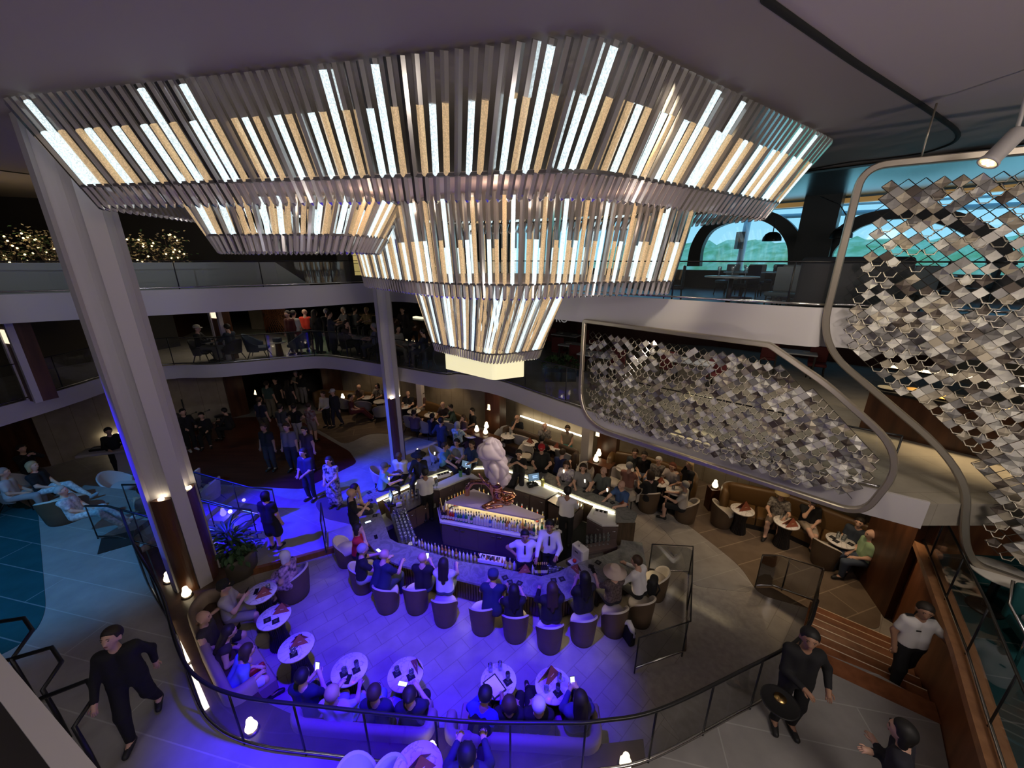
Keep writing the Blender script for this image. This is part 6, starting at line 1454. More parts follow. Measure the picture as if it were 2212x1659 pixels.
pp('woman with red brown hair and white sleeves reaching over the group table',1453,1001,140,'sit','table',hair='long',hc='red',shirt=(.55,.50,.48),H=1.66,lean=.15,bottom='shorts',pc=BLK,**rs)
pp('blond woman in black at the right end of the corner sofa group',1490,996,95,'stand','drink',fl=.009,hair='long',hc='blond',shirt=BLK,pc=BLK,H=1.60)
pp('man in a dusty pink shirt seated with his back to the bar',1361,999,-35,'sit','table',hc='grey',shirt=(.28,.13,.10),bottom='shorts',pc=(.35,.28,.22),**rs)
pp('guest in black with dark hair in the barrel chair facing the corner sofa',1406,1018,8,'sit','table',hc='brown',hair='bob',shirt=BLK,pc=BLK,fat=1.1,lean=.1,**rs)
pp('man in a white tee in the barrel chair near the corner sofa',1480,1040,55,'sit','table',hc='grey',shirt=(.50,.46,.42),bottom='shorts',pc=BLK,**rs)
pp('person in pale hat and patterned top on the long leather sofa',1691,1060,140,'sit','table',hair='bob',hc='blond',hat='round',hatc=(.45,.35,.2),smat=M_pat,bottom='shorts',pc=(.2,.15,.12),**rs)
pp('man in black cap and tee with hand at his mouth on the long leather sofa',1759,1075,150,'cross','chin',hat='cap',hatc=BLK,shirt=BLK,bottom='shorts',pc=(.35,.28,.22),**rs)
pp('person in dark blue at the far end of the long leather sofa',1860,1120,120,'sit','lap',hc='dark',shirt=(.03,.04,.06),pc=(.05,.06,.1),**rs)
pp('bald man in a pale green tee beside the wooden pillar',1884,1145,78,'sit','lap',fl=.009,hair='bald',shirt=(.30,.44,.26),bottom='jeans',pc=(.06,.08,.12),fat=1.05)
for px,py,l in [(1545,1061,'long patterned cushion on the leather sofa left part'),(1668,1092,'patterned cushion on the leather sofa beside the hatted person')]:
    p=P(px+55,py+5,.55); mb=MB(); mb.box((0,0,.14),(.62,.12,.26),0,0,None,.06); single('cushion',mb,pattern_mat('cushion_print',(.35,.29,.22),(.16,.12,.09),20),l,'cushion',(p.x,p.y,.455),R(-50))
# ======== far lounge behind the bar
sofa('brown bench sofa on the back wall left of the fluted column',[P2(690,842,1.0),P2(770,846,1.0),P2(858,852,1.0)],M_leather,.6,.9,.18,(.5,.4),ZC+.001,.44,-1,4)
sofa('brown bench sofa on the back wall right of the fluted column',[P2(878,856,1.0),P2(940,872,1.0),P2(1012,905,1.0)],M_leather,.6,.9,.18,(.2,.6),ZC+.001,.44,-1,4)
sofa('dark bench sofa below the light strip left of the white pilaster',[P2(1100,920,1.0),P2(1170,945,1.0),P2(1250,975,1.0)],mat('dark_leather',(.05,.028,.015),.5),.58,.9,.18,(.3,.3),ZC+.001,.44,-1,3)
FT=[(794,858,'far round table between the two guests left of the fluted column'),(820,867,'second far round table left of the fluted column'),(873,878,'far round table by the man in black glasses'),(894,888,'pale far round table in front of the purple shirted guest'),(931,896,'far round table with glasses before the navy guest'),(956,909,'far round table beside the standing waiter'),(1019,939,'blue lit round table beside the lamp shelf'),(1098,941,'far round table with papers before the man with hand on chin'),(1146,956,'far round table with a folded menu before the elderly man'),(1205,967,'far round table before the woman in the teal skirt')]
for i,(px,py,l) in enumerate(FT):
    p=P(px,py,ZC+.72); rtable(l,(p.x,p.y,ZC+.003))
    if i in(8,9,6): menu((p.x,p.y,ZC+.725),.3*i,['','','','','','','dark folded menu on the blue lit round table','','tan folded menu on the far table of the elderly man','tan folded menu on the far table before the teal skirt'][i])
    if i in(2,3,4,5,7,9):
        for q in range(2): glass('tumbler',(p.x-.1+.18*q,p.y+.08,ZC+.724),'small glass on a round table of the far lounge','glasses on the far lounge tables')
for px,py,f,l in [(753,890,-20,'grey armchair at the far left of the back lounge'),(788,897,8,'wide grey armchair in front of the far left bench'),(826,908,20,'grey armchair just left of the fluted column'),(894,930,-12,'grey armchair under the purple shirted guest'),(924,942,-30,'pale armchair under the navy guest right of the fluted column'),(980,946,-25,'grey armchair under the guest in floral blue'),(1085,972,150,'grey blue armchair right behind the sculpture'),(1130,975,-25,'pale armchair in front of the papers table'),(1222,1012,-40,'grey armchair behind the women at the right bar arm')]:
    p=P(px,py,ZC); armchair(l,(p.x,p.y,ZC+.001),R(f),M_arm,'grey',.36,.88)
fs=dict(fl=ZC+.001,seat=.44)
pp('elderly man in brown tee on the far left bench of the back lounge',774,831,172,'sit','table',hair='bald',shirt=(.12,.08,.06),det=1,**fs)
pp('woman in grey print on the far left bench by the fluted column',814,829,170,'sit','table',hair='bob',hc='dark',smat=M_pat,**fs)
pp('person with maroon trousers reclining in the far left grey armchair',757,852,-75,'lounge','lap',hc='dark',shirt=(.12,.03,.03),pc=(.12,.02,.03),**fs)
pp('bald man in black with glasses on the bench right of the fluted column',880,845,178,'sit','table',hair='bald',shirt=BLK,fat=1.1,**fs)
pp('man in maroon tee and hat sprawling on the right back bench',908,845,150,'lounge','lap',hat='round',hatc=(.08,.05,.04),shirt=(.10,.05,.045),bottom='shorts',pc=(.25,.2,.16),**fs)
pp('bald person in dark top leaning in at the back bench',955,869,160,'sit','table',hair='bald',shirt=(.06,.04,.04),lean=.2,**fs)
pp('man in green sweater leaning over the far table',971,874,110,'sit','table',hc='dark',shirt=(.07,.11,.09),sleeve='long',pc=BLK,lean=.2,**fs)
pp('man in black at the right end of the back bench',1019,882,120,'sit','lap',hc='dark',shirt=BLK,pc=BLK,**fs)
pp('small person in dark top beside the man in black on the back bench',1000,897,130,'sit','chin',hc='brown',hair='bob',shirt=(.10,.06,.05),H=1.5,**fs)
pp('guest in purple shirt with back to the bar in the far lounge',894,885,-10,'sit','table',hc='dark',shirt=(.10,.07,.16),**fs)
pp('guest in navy with back to the bar in the far lounge',934,893,-28,'sit','table',hc='black',shirt=(.012,.015,.04),sleeve='long',**fs)
pp('waiter in dark uniform standing with a note pad in the far lounge',953,902,-25,'stand','tray',fl=ZC+.001,hc='black',shirt=NAV,sleeve='long',pc=NAV,skin='mid')
pp('person in floral blue shirt with grey hair in the far lounge',988,911,-20,'sit','table',hc='grey',hair='bob',smat=M_flor3,**fs)
pp('man in black with hand on his chin beside the lamp shelf',1117,897,165,'cross','chin',hair='bald',shirt=(.015,.017,.025),bottom='shorts',pc=(.3,.25,.2),**fs)
pp('elderly man in patterned shirt on the bench under the light strip',1177,915,172,'sit','drink',hair='bald',smat=M_pat,bottom='shorts',pc=(.2,.17,.13),**fs)
pp('woman in teal skirt on the bench beside the white pilaster',1226,920,160,'sit','lap',hair='bun',hc='brown',shirt=(.24,.20,.15),sleeve='none',bottom='skirt',pc=(.02,.22,.22),**fs)
pp('dark haired guest with back to the bar at the tan menu table',1171,941,-20,'sit','table',hc='black',shirt=BLK,**fs)
# shelf units with lamps
for px,py,l,w_,rz in [(1042,938,'dark wooden shelf unit carrying three glowing lamps',1.5,-38),(1300,990,'dark wooden shelf unit carrying two lamps right of the pilaster',.8,-38)]:
    p=P(px,py,.95); t=thing('shelf_unit',l,'cabinet',(p.x,p.y,ZC if px<1200 else .004),R(rz)); mb=MB(); mb.box((0,0,.38),(w_-.06,.46,.76)); part(t,'body',mb,M_wood); mb=MB(); mb.box((0,0,.78),(w_,.52,.04),0,0,None,.01); part(t,'top',mb,M_wood)
for px,py,z,l in [(1030,933,.952,'glowing table lamp at the left of the lamp shelf'),(1051,925,.952,'glowing table lamp at the back of the lamp shelf'),(1049,938,.952,'glowing table lamp at the front of the lamp shelf'),(1293,985,.805,'rear glowing table lamp on the shelf right of the pilaster'),(1287,997,.805,'front glowing table lamp on the shelf right of the pilaster')]:
    p=P(px,py,z); tlamp(l,p,s=1.25)
mb=MB(); q=P(1544,1052,.75); 
t=thing('lamp_stand','small dark stand between the two leather sofas','stand',(q.x,q.y,.009)); mb.box((0,0,.36),(.3,.3,.72)); part(t,'body',mb,M_wood); tlamp('glowing table lamp between the two leather sofas',(q.x,q.y,.732),s=1.2)
q=P(741,862,.75); t=thing('lamp_stand','small dark stand at the left end of the far bench','stand',(q.x,q.y,ZC+.001)); mb=MB(); mb.box((0,0,.3),(.3,.3,.6)); part(t,'body',mb,M_wood); tlamp('glowing table lamp at the left end of the far bench',(q.x,q.y,ZC+.605),s=1.25)
for px,py,l in [(366,1256,'glowing lamp on the sofa ledge left of the fluted column'),(405,1288,'glowing lamp on the ledge behind the top end of the left sofa'),(545,1578,'glowing lamp on the ledge between the left and bottom sofas'),(935,1630,'glowing lamp on the ledge between the two bottom sofas'),(1350,1655,'glowing lamp on the ledge right of the bottom right sofa'),(432,1158,'glowing lamp on the ledge right of the fluted column'),(447,1195,'second glowing lamp on the ledge right of the fluted column')]:
    p=P(px,py,ZL); tlamp(l,(p.x,p.y,ZL+.001),s=1.15)
for px,py,z,l in [(1056,880,1.9,'small wall sconce on the wooden pier above the lamp shelf'),(1291,936,1.85,'small wall sconce on the wood panel right of the pilaster'),(552,848,1.4,'small lit sconce on the wooden pier by the far passage')]:
    p=P(px,py,z); mb=MB(); mb.add([(-.07,0,-.10),(.07,0,-.10),(.05,-.06,-.08),(-.05,-.06,-.08),(-.05,0,.12),(.05,0,.12),(0,-.05,.02)],[(0,1,2,3),(0,3,6,4),(1,5,6,2),(3,2,6),(4,6,5),(0,4,5,1)],0); single('wall_sconce',mb,mat('sconce_glow',(1,.8,.5),.4,emit=(1,.78,.42),estr=2.0),l,'wall light',(p.x,p.y,z),R(-35))
mb=MB(); p=P(1059,925,.9); mb.box((p.x+.2,p.y+.35,1.66),(.75,.4,3.0),0,R(-38)); struct('wall_pier_shelf',mb,M_wood)
mb=MB(); p=P(1300,985,.9); mb.box((p.x+.3,p.y+.42,1.6),(.7,.3,3.15),0,R(-38)); struct('wall_pier_right',mb,M_wood)
# ======== corridor crowd
cs=dict(fl=ZC+.004)
pp('woman in black dress seen from behind at the top of the small steps',572,1062,-5,'stand','side',fl=ZC+.004,hair='bob',hc='black',shirt=BLK,bottom='skirt',pc=BLK,H=1.64,fat=1.06)
pp('woman in black dress with white flowers standing on the blue lit floor',708,988,172,'stand','lap',hair='long',hc='dark',smat=M_flor,bottom='dress',H=1.66,sleeve='cap',**cs)
pp('woman in navy shirt and trousers holding her wrist beside the flower dress',652,970,168,'stand','lap',hair='long',hc='dark',shirt=(.03,.03,.07),pc=(.02,.02,.04),H=1.74,sleeve='half',**cs)
pp('large man in grey polo in the crowd on the wooden floor',616,915,178,'stand','side',shirt=(.16,.15,.22),pc=(.03,.03,.06),H=1.80,fat=1.2,hc='brown',**cs)
pp('woman with dark hair in purple blouse carrying a bag in the crowd',655,922,172,'stand','side',hair='pony',hc='dark',shirt=(.05,.035,.07),sleeve='cap',pc=(.05,.02,.04),H=1.7,**cs)
pp('man in black tee with white print on the wooden floor',567,916,175,'stand','side',shirt=BLK,pc=(.03,.03,.04),H=1.76,skin='mid',fat=1.1,**cs)
pp('man in navy polo seen from behind in the dark crowd',559,858,-10,'stand','side',shirt=(.012,.014,.04),pc=(.08,.07,.06),H=1.78,fat=1.15,det=0,**cs)
pp('man in dark teal shirt walking away through the passage',575,823,-5,'stand','side',shirt=(.05,.09,.085),pc=(.16,.14,.11),H=1.8,fat=1.1,det=0,**cs)
pp('woman in grey green top and pale shorts in the crowd',604,873,-8,'stand','side',hair='short',hc='dark',shirt=(.06,.065,.075),bottom='shorts',pc=(.32,.30,.30),H=1.68,det=0,**cs)
pp('woman in black top and white trousers seen from behind in the crowd',634,872,-6,'stand','hips',hair='bun',hc='dark',shirt=(.012,.01,.012),pc=(.40,.38,.38),H=1.70,det=0,**cs)
pp('person in striped tee and shorts at the edge of the crowd',666,870,-10,'stand','side',smat=pattern_mat('stripe_red',(.16,.04,.04),(.30,.28,.26),9),bottom='shorts',pc=(.22,.18,.16),H=1.66,hc='brown',det=0,**cs)
pp('woman in white jacket and black trousers walking in from the far lounge',696,846,165,'stand','lap',hair='short',hc='brown',shirt=(.42,.41,.42),sleeve='long',pc=BLK,H=1.66,det=0,**cs)
pp('man in white cap and dark jacket beside the white jacket woman',717,841,160,'stand','side',hat='cap',hatc=(.6,.6,.6),shirt=(.02,.02,.03),sleeve='long',pc=(.02,.02,.04),H=1.74,stride=.15,det=0,**cs)
pp('woman in dark dress and pale bag in the far passage',620,820,-5,'stand','side',hair='long',hc='dark',shirt=(.02,.02,.02),bottom='skirt',pc=BLK,H=1.66,det=0,**cs)
pp('person in dark top and white trousers deep in the far passage',648,803,-5,'stand','side',hc='dark',shirt=(.02,.02,.02),sleeve='long',pc=(.36,.33,.3),H=1.72,det=0,**cs)
pp('person in black tee at the left of the far passage',592,817,175,'stand','side',hc='black',shirt=BLK,pc=BLK,H=1.7,det=0,**cs)
pp('man in pale shirt at the back of the far passage',637,802,170,'stand','phone',hc='grey',shirt=(.25,.23,.2),pc=(.3,.27,.24),H=1.72,det=0,**cs)
# ======== band and the player at the white desk
pp('musician in grey shirt standing in the band by the glowing strip',369,880,-95,'stand','work',hc='black',shirt=(.08,.07,.075),pc=BLK,shoe=(.6,.6,.6),H=1.76,skin='mid',det=0,**cs)
pp('musician in black seated behind a microphone stand',433,892,-150,'sit','drink',hc='black',shirt=BLK,sleeve='long',pc=BLK,det=0,seat=.46,**cs)
pp('musician in black seated at the right of the band',481,882,95,'sit','table',hc='black',shirt=BLK,sleeve='long',pc=BLK,det=0,seat=.46,lean=.15,**cs)
pp('musician in black holding a tall instrument beside the grey shirt player',393,884,-120,'stand','work',hc='black',shirt=BLK,sleeve='long',pc=BLK,shoe=(.6,.6,.6),det=0,H=1.72,**cs)
pp('man in black leaning over the white desk at the left',232,925,-125,'stand','work',hc='black',shirt=BLK,sleeve='long',pc=BLK,lean=.2,det=0,H=1.74,**cs)
for px,py,l in [(436,925,'stool under the microphone player of the band'),(478,918,'stool under the right hand player of the band')]:
    p=P(px,py,ZC); t=thing('stool',l,'stool',(p.x,p.y,ZC+.004)); mb=MB(); mb.lathe([(.17,.40),(.18,.42),(.18,.45),(.001,.455)],16,0); part(t,'seat',mb,M_black)
    for k in range(3): mb=MB(); mb.tube([(.1*math.cos(k*2.1),.1*math.sin(k*2.1),.40),(.2*math.cos(k*2.1),.2*math.sin(k*2.1),0)],.014,6,0); part(t,'leg',mb,M_black)
for px,py,l in [(448,952,'thin microphone stand in front of the band'),(420,958,'music stand at the left of the band'),(398,960,'second thin stand beside the white shoes of the band')]:
    p=P(px,py,ZC); t=thing('microphone_stand',l,'stand',(p.x,p.y,ZC+.004)); mb=MB(); mb.tube([(0,0,0),(0,0,1.1)],.012,6,0); part(t,'pole',mb,M_black)
    mb=MB(); mb.tube([(0,0,1.08),(.15,.05,1.25),(.3,.1,1.3)],.01,6,0); part(t,'boom',mb,M_black); mb=MB(); mb.sph((.32,.1,1.31),.03,0,8); part(t,'microphone',mb,M_black)
    for k in range(3): mb=MB(); mb.tube([(0,0,.2),(.28*math.cos(k*2.1),.28*math.sin(k*2.1),.0)],.01,6,0); part(t,'leg',mb,M_black)
p=P(404,905,ZC+.9); t=thing('double_bass','tall dark string instrument standing in the band','instrument',(p.x,p.y,ZC+.004),R(30))
mb=MB(); mb.lathe([(.02,.15),(.22,.2),(.26,.4),(.18,.62),(.21,.85),(.12,1.0),(.03,1.05)],16,0,sy=.45); part(t,'body',mb,M_wood); mb=MB(); mb.tube([(0,-.06,.9),(0,-.03,1.75)],.025,6,0); part(t,'neck',mb,M_black); mb=MB(); mb.tube([(0,0,.16),(0,0,0)],.01,6,0); part(t,'end_pin',mb,M_steel)
p=P(262,1020,ZC); t=thing('desk','white slab desk with a black keyboard at the left of the wooden floor','desk',(p.x,p.y,ZC+.004),R(20))
mb=MB(); mb.box((0,0,.88),(1.7,.62,.09),0,0,None,.02); part(t,'top',mb,M_white); mb=MB(); mb.box((.15,.0,.43),(.42,.30,.82),0); part(t,'pedestal',mb,M_white); mb=MB(); mb.box((.15,0,.03),(.9,.55,.06),0); part(t,'base',mb,M_white); 
mb=MB(); mb.box((0,0,0),(1.1,.30,.07),0,0,None,.01); mb.box((0,-.05,.037),(1.0,.12,.006),1); single('keyboard',mb,[M_black,mat('ivory_keys',(.3,.3,.3),.4)],'black keyboard instrument lying on the white desk','keyboard',(p.x-.05,p.y+.04,ZC+.965),R(20))
# ======== left lounge on the promenade
def pz(px,py,z): return P(px,py,z)
p=pz(150,1118,ZO); barrel('round grey ottoman chair on the cyan lit floor at the left',(p.x,p.y,ZO+.008),R(30),kind='lounge',r=.44)
p=pz(62,1090,ZO); armchair('reclined grey armchair under the blond guest at the far left',(p.x,p.y,ZO+.008),R(-75),M_arm,'recl',.42,.95)
p=pz(-5,1090,ZO); armchair('pale armchair cut by the left edge of the view',(p.x,p.y,ZO+.008),R(-60),M_arm,'recl')
pp('guest with blond hair and dark tee reclining at the far left',66,998,-78,'lounge','lap',fl=ZO+.008,seat=.44,hc='blond',hair='bob',shirt=BLK,pmat=M_lace,shoe=(.3,.35,.4),lean=-.1,H=1.74)
pp('guest in pale trousers lying across the round grey ottoman',128,1052,-70,'lounge','lap',fl=ZO+.008,seat=.47,hc='grey',hair='short',smat=M_lace,pmat=M_lace,shoe=(.6,.62,.65),H=1.66,lean=-.2)
pp('guest in a white shirt cut by the left edge of the view',4,1012,-60,'sit','lap',fl=ZO+.008,seat=.44,hc='grey',shirt=(.5,.52,.55),pc=(.3,.3,.32))
pp('dark person with raised hands taking a photo at the far left',44,962,-100,'stand','photo',fl=ZC,hc='dark',shirt=BLK,sleeve='long',pc=BLK,det=0,H=1.72)
for px,py,f,l in [(408,1072,95,'white lounge chair right of the fluted column, the farther one'),(450,1092,95,'white lounge chair right of the fluted column, the nearer one'),(270,1075,-80,'white lounge chair left of the fluted column behind the stair rail')]:
    p=pz(px,py,ZC); armchair(l,(p.x,p.y,ZC+.004),R(f),mat('chair_white',(.62,.60,.64),.8),'loungew',.38,.92)
pp('dark haired guest reading in the white chair behind the stair rail',302,1052,80,'lounge','phone',fl=ZC+.004,seat=.44,hc='black',shirt=(.3,.32,.4),pc=(.4,.4,.5),det=0)
for px,py,l,m in [(408,1040,'pale blue cushion on the farther white lounge chair',1),(450,1060,'pale blue cushion on the nearer white lounge chair',1)]:
    p=pz(px,py,ZC+.6); mb=MB(); mb.sph((0,0,.16),.19,0,12,(1,.55,1)); single('cushion',mb,mat('cushion_pale',(.62,.66,.78),.8),l,'cushion',(p.x,p.y,ZC+.45),R(95))
# ======== railings
rail('curved glass railing with dark handrail around the sunken lounge',[(x,y,ZO) for x,y in E2],1.0,.024,posts=17,foot=.07)
A=[P(1370,1455,0),P(1478,1417,0),P(1486,1245,0),P(1400,1240,0)]
rail('low angular glass screen at the right end of the bar',[Vector((a.x,a.y,.012)) for a in A],.86,.013,posts=4,foot=.13,glass=M_smoke)
rail('glass stair railing with bronze handrail beside the right hand steps',[(5.03,4.95,ZO+.12),(5.75,5.7,.5),(6.5,6.45,.17)],.85,.024,posts=4,foot=.04,glass=M_smoke,pm=M_brass)
rail('short glass railing at the foot of the right hand steps',[(6.5,6.45,.17),(6.0,7.0,.02),(5.6,7.0,.02)],.9,.02,posts=2,foot=.05,glass=M_smoke,pm=M_brass)
rail('glass balustrade on the wooden parapet at the right edge',[(x,y,ZM+.08) for x,y in [(9.0,7.55),(7.53,5.56),(6.33,3.96),(5.72,3.22),(4.9,2.2),(4.2,1.3)]],.85,.018,posts=7,foot=.05,glass=M_smoke)
rail('glass balustrade along the edge of the middle balcony',[(x,y,T4+.02) for x,y in [o4s[i] for i in range(8,len(o4s)-6)]],1.0,.016,posts=18,foot=.08,glass=M_glass)
rail('glass balustrade along the edge of the top balcony',[(x,y,6.45) for x,y in [o5s[i] for i in range(6,len(o5s)-4)]],.72,.012,posts=16,foot=.05,glass=M_glass)
def uhand(label,pts,r=.025):
    t=thing('stair_railing',label,'railing',Vector(pts[0])); o=Vector(pts[0]); mb=MB(); mb.tube([Vector(p)-o for p in pts],r,8,0); part(t,'handrail',mb,M_black); return t
for y,l in [(7.62,'nearest glass rail of the short stairs behind the fluted column'),(8.5,'middle glass rail of the short stairs behind the fluted column'),(9.42,'farthest glass rail of the short stairs behind the fluted column')]:
    rail(l,[(-9.9,y,ZO),(-9.4,y,ZO),(-7.35,y-.1,ZC+.1),(-6.7,y-.1,ZC+.02)],.92,.024,posts=3,foot=.06)
for pts,l in [([(-60,1352),(52,1335),(70,1362),(25,1425)],'dark loop handrail at the lower left, farthest of three'),([(10,1428),(112,1398),(133,1430),(92,1490)],'dark loop handrail at the lower left, middle of three'),([(85,1510),(188,1470),(207,1500),(160,1570)],'dark loop handrail at the lower left, nearest of three')]:
    q=[P(*a,ZO+.95) for a in pts]; q2=q+[Vector((q[-1].x+.02,q[-1].y,ZO+.45)),Vector((q[-1].x+.02,q[-1].y,ZO))]; uhand(l,q2,.028)
q=P(705,1195,ZC); rail('short dark glass panel standing edge on at the wooden step',[(q.x,q.y,ZC+.004),(q.x-.35,q.y+.75,ZC+.004)],.95,.02,posts=1,foot=.05)
# light bars on the ledge and stair landing
for pts,z,l in [([(363,1345),(405,1430)],ZL+.03,'glowing light bar on the ledge behind the left sofa, upper piece'),([(408,1440),(446,1530)],ZL+.03,'glowing light bar on the ledge behind the left sofa, lower piece'),([(330,1110),(330,1165)],ZC+.35,'upright glowing light bar on the stair landing left of the column')]:
    a,b=[P(*q,z) for q in pts]; mb=MB(); mb.tube([a,b],.035,6,0,prof=[(-1,-.5),(-1,.5),(0,.8),(1,.5),(1,-.5),(0,-.8)]); single('light_bar',mb,mat('bar_glow',(1,.9,.75),.4,emit=(1,.88,.62),estr=2.2),l,'light')
for px,py,l in [(285,1108,'small round step light on the stairs left of the fluted column'),(497,1105,'small round step light on the stairs right of the fluted column')]:
    p=P(px,py,.55); mb=MB(); mb.sph((0,0,0),.05,0,10); single('step_light',mb,mat('step_glow',(1,.9,.7),.4,emit=(1,.88,.62),estr=6),l,'light',p)
# ======== planter by the column
def leaf(mb,base,d,L,w,mi,droop=.4):
    d=Vector(d).normalized(); s=d.cross(Vector((0,0,1))); s=s.normalized() if s.length>1e-3 else Vector((1,0,0)); pts=[]
    for k in range(5):
        f=k/4; c=Vector(base)+d*L*f+Vector((0,0,-droop*L*f*f)); ww=w*math.sin(PI*min(1,f*.92+.08)); pts.append((c-s*ww,c+Vector((0,0,-.02)),c+s*ww))
    vs=[v for q in pts for v in q]; fs=[]
    for k in range(4):
        for j in range(2): fs.append((k*3+j,k*3+j+1,k*3+3+j+1,k*3+3+j))
    mb.add(vs,fs,mi,None,True)
M_leaf=mat('leaf_dark',(.03,.075,.03),.5,noise=(5,(.06,.12,.05)))
p=P(515,1238,0); t=thing('potted_plant','big leafy plant with palm fronds in a round pot right of the fluted column','plant',(p.x,p.y,.004))
mb=MB(); mb.lathe([(.34,0),(.42,.05),(.46,.5),(.44,.62),(.40,.62),(.38,.54)],28,0); part(t,'pot',mb,mat('pot_bronze',(.10,.085,.06),.5,bump=(12,.2)))
rl_=random.Random(4); mb=MB()
for k in range(220):
    a=rl_.uniform(0,2*PI); r=rl_.uniform(.05,.52); leaf(mb,(r*math.cos(a),r*math.sin(a),rl_.uniform(.55,.95)),(math.cos(a),math.sin(a),rl_.uniform(-.2,.7)),rl_.uniform(.12,.2),.045,0,.5)
x=part(t,'foliage',mb,M_leaf); mb=MB()
for k in range(46):
    a=rl_.uniform(0,2*PI); e=rl_.uniform(.4,1.4); leaf(mb,(-.1+.05*math.cos(a),.1+.05*math.sin(a),.7+rl_.uniform(0,.5)),(math.cos(a),math.sin(a),e),rl_.uniform(.5,.85),.035,0,.55)
part(t,'fronds',mb,M_leaf)
mb=MB(); p=P(578,1188,ZC); mb.box((p.x-.02,p.y-.34,.07),(.62,.34,.14),0,R(10)); struct('trim_small_step',mb,M_wood2)
# ======== top balcony left: parapet and lit blossoms
pa=[Vector((x,y)) for x,y in [(-16,6.5),(-13.2,8.75),(-11.5,9.95),(-7.3,12.4),(-6.3,13.2)]]
mb=MB()
for a,b in zip(pa[:-1],pa[1:]):
    d=b-a; c=(a+b)/2
    if b is pa[-1]:
        e=d.normalized(); nn=Vector((-e.y,e.x))*.09; mb.add([(*(a-nn),T5),(*(b-nn),T5),(*(a-nn),7.13),(*(a+nn),T5),(*(b+nn),T5),(*(a+nn),7.13)],[(0,1,2),(5,4,3),(0,3,4,1),(1,4,5,2),(2,5,3,0)],0)
    else: mb.box((c.x,c.y,(T5+7.13)/2),(d.length+.02,.18,7.13-T5),0,math.atan2(d.y,d.x))
struct('wall_top_parapet',mb,mat('parapet_grey',(.46,.48,.48),.5))
for q_ in [(-13.6,11.2,7.5),(-11.0,12.0,7.5),(-9.4,12.9,7.5)]:
    l_=bpy.data.lights.new('shrub_lamp','POINT'); l_.energy=9; l_.color=(1,.78,.42); l_.shadow_soft_size=.05; o_=bpy.data.objects.new('shrub_lamp',l_); COL.objects.link(o_); o_.location=(q_[0]*.97,q_[1]*.96,q_[2])
M_blos=mat('blossom_cream',(.62,.50,.34),.8); M_bulb=mat('bulb_warm',(1,.8,.45),.4,emit=(1,.76,.36),estr=2.6)
rf=random.Random(8)
for px,h,l in [(20,.55,'blossoming shrub with small lights at the left edge of the top balcony'),(110,.7,'blossoming shrub with small lights left of the fluted column on the top balcony'),(205,.62,'blossoming shrub with small lights partly behind the fluted column'),(285,.5,'blossoming shrub with small lights just right of the fluted column'),(365,.62,'blossoming shrub with small lights at the right end of the row')]:
    x_,f_,u_=ray(px,560); tt=11.6/f_ if px<150 else 12.4/f_; q=Vector((x_*tt,f_*tt,6.55)); t=thing('blossom_shrub',l,'shrub',q)
    mb=MB(); mb.box((0,0,-.2),(1.1,.5,.45),0); part(t,'planter_box',mb,M_dark)
    mb=MB(); tips=[]
    for k in range(26):
        a=rf.uniform(0,2*PI); tip=Vector((rf.uniform(-.62,.62),rf.uniform(-.3,.3),rf.uniform(.35,.75+h))); mb.tube([(rf.uniform(-.2,.2),0,0),tip*.5+Vector((0,0,.1)),tip],.008,4,0); tips.append(tip)
    part(t,'branches',mb,mat('twig',(.06,.04,.03),.8)); mb=MB(); lb=MB()
    for tip in tips:
        for q_ in range(13):
            c=tip+Vector((rf.gauss(0,.12),rf.gauss(0,.12),rf.gauss(-.05,.13))); leaf(mb,c,(rf.uniform(-1,1),rf.uniform(-1,1),rf.uniform(-.3,1)),.07,.03,0 if rf.random()<.55 else 1,.3)
        if rf.random()<.75: lb.sph(tip+Vector((0,-.05,0)),.026,0,6)
    x=part(t,'blossoms',mb,[M_blos,M_leaf]); x=part(t,'light_bulbs',lb,M_bulb)
# ======== dim rooms on the top balcony, centre
x_,f_,u_=ray(600,545); 
mb=MB(); mb.box((-6.9,16.6,7.3),(.5,.4,2.4),0,R(30)); single('pier',mb,mat('pier_grey',(.20,.19,.19),.6),'grey pier left of the dim shop front on the top balcony','pier')
t=thing('display_cabinet','dim shop shelf with warm lit glass behind the small chandelier tier','cabinet',(-5.9,16.6,T5),R(20)); mb=MB(); mb.box((0,0,1.1),(1.5,.3,2.2)); part(t,'case',mb,M_dark)
mb=MB(); mb.box((-.3,-.16,.95),(.55,.01,.9)); part(t,'lit_pane',mb,mat('amber_pane',(.8,.6,.2),.4,emit=(.95,.72,.25),estr=.35))
for k in range(3): mb=MB(); mb.box((-.3+.0,-.17,.65+.3*k),(.56,.012,.015)); part(t,'shelf',mb,M_black)
t=thing('back_bar','dark shelving with tiny lights at the back of the top balcony','shelf',(-3.2,17.6,T5),R(12)); mb=MB(); mb.box((0,0,1.1),(3.6,.3,2.2)); part(t,'case',mb,M_dark); mb=MB()
for k in range(34): mb.sph((rf.uniform(-1.7,1.7),-.17,rf.uniform(.25,1.6)),.014,0,5)
x=part(t,'tiny_lights',mb,M_bulb); x['kind']='stuff'
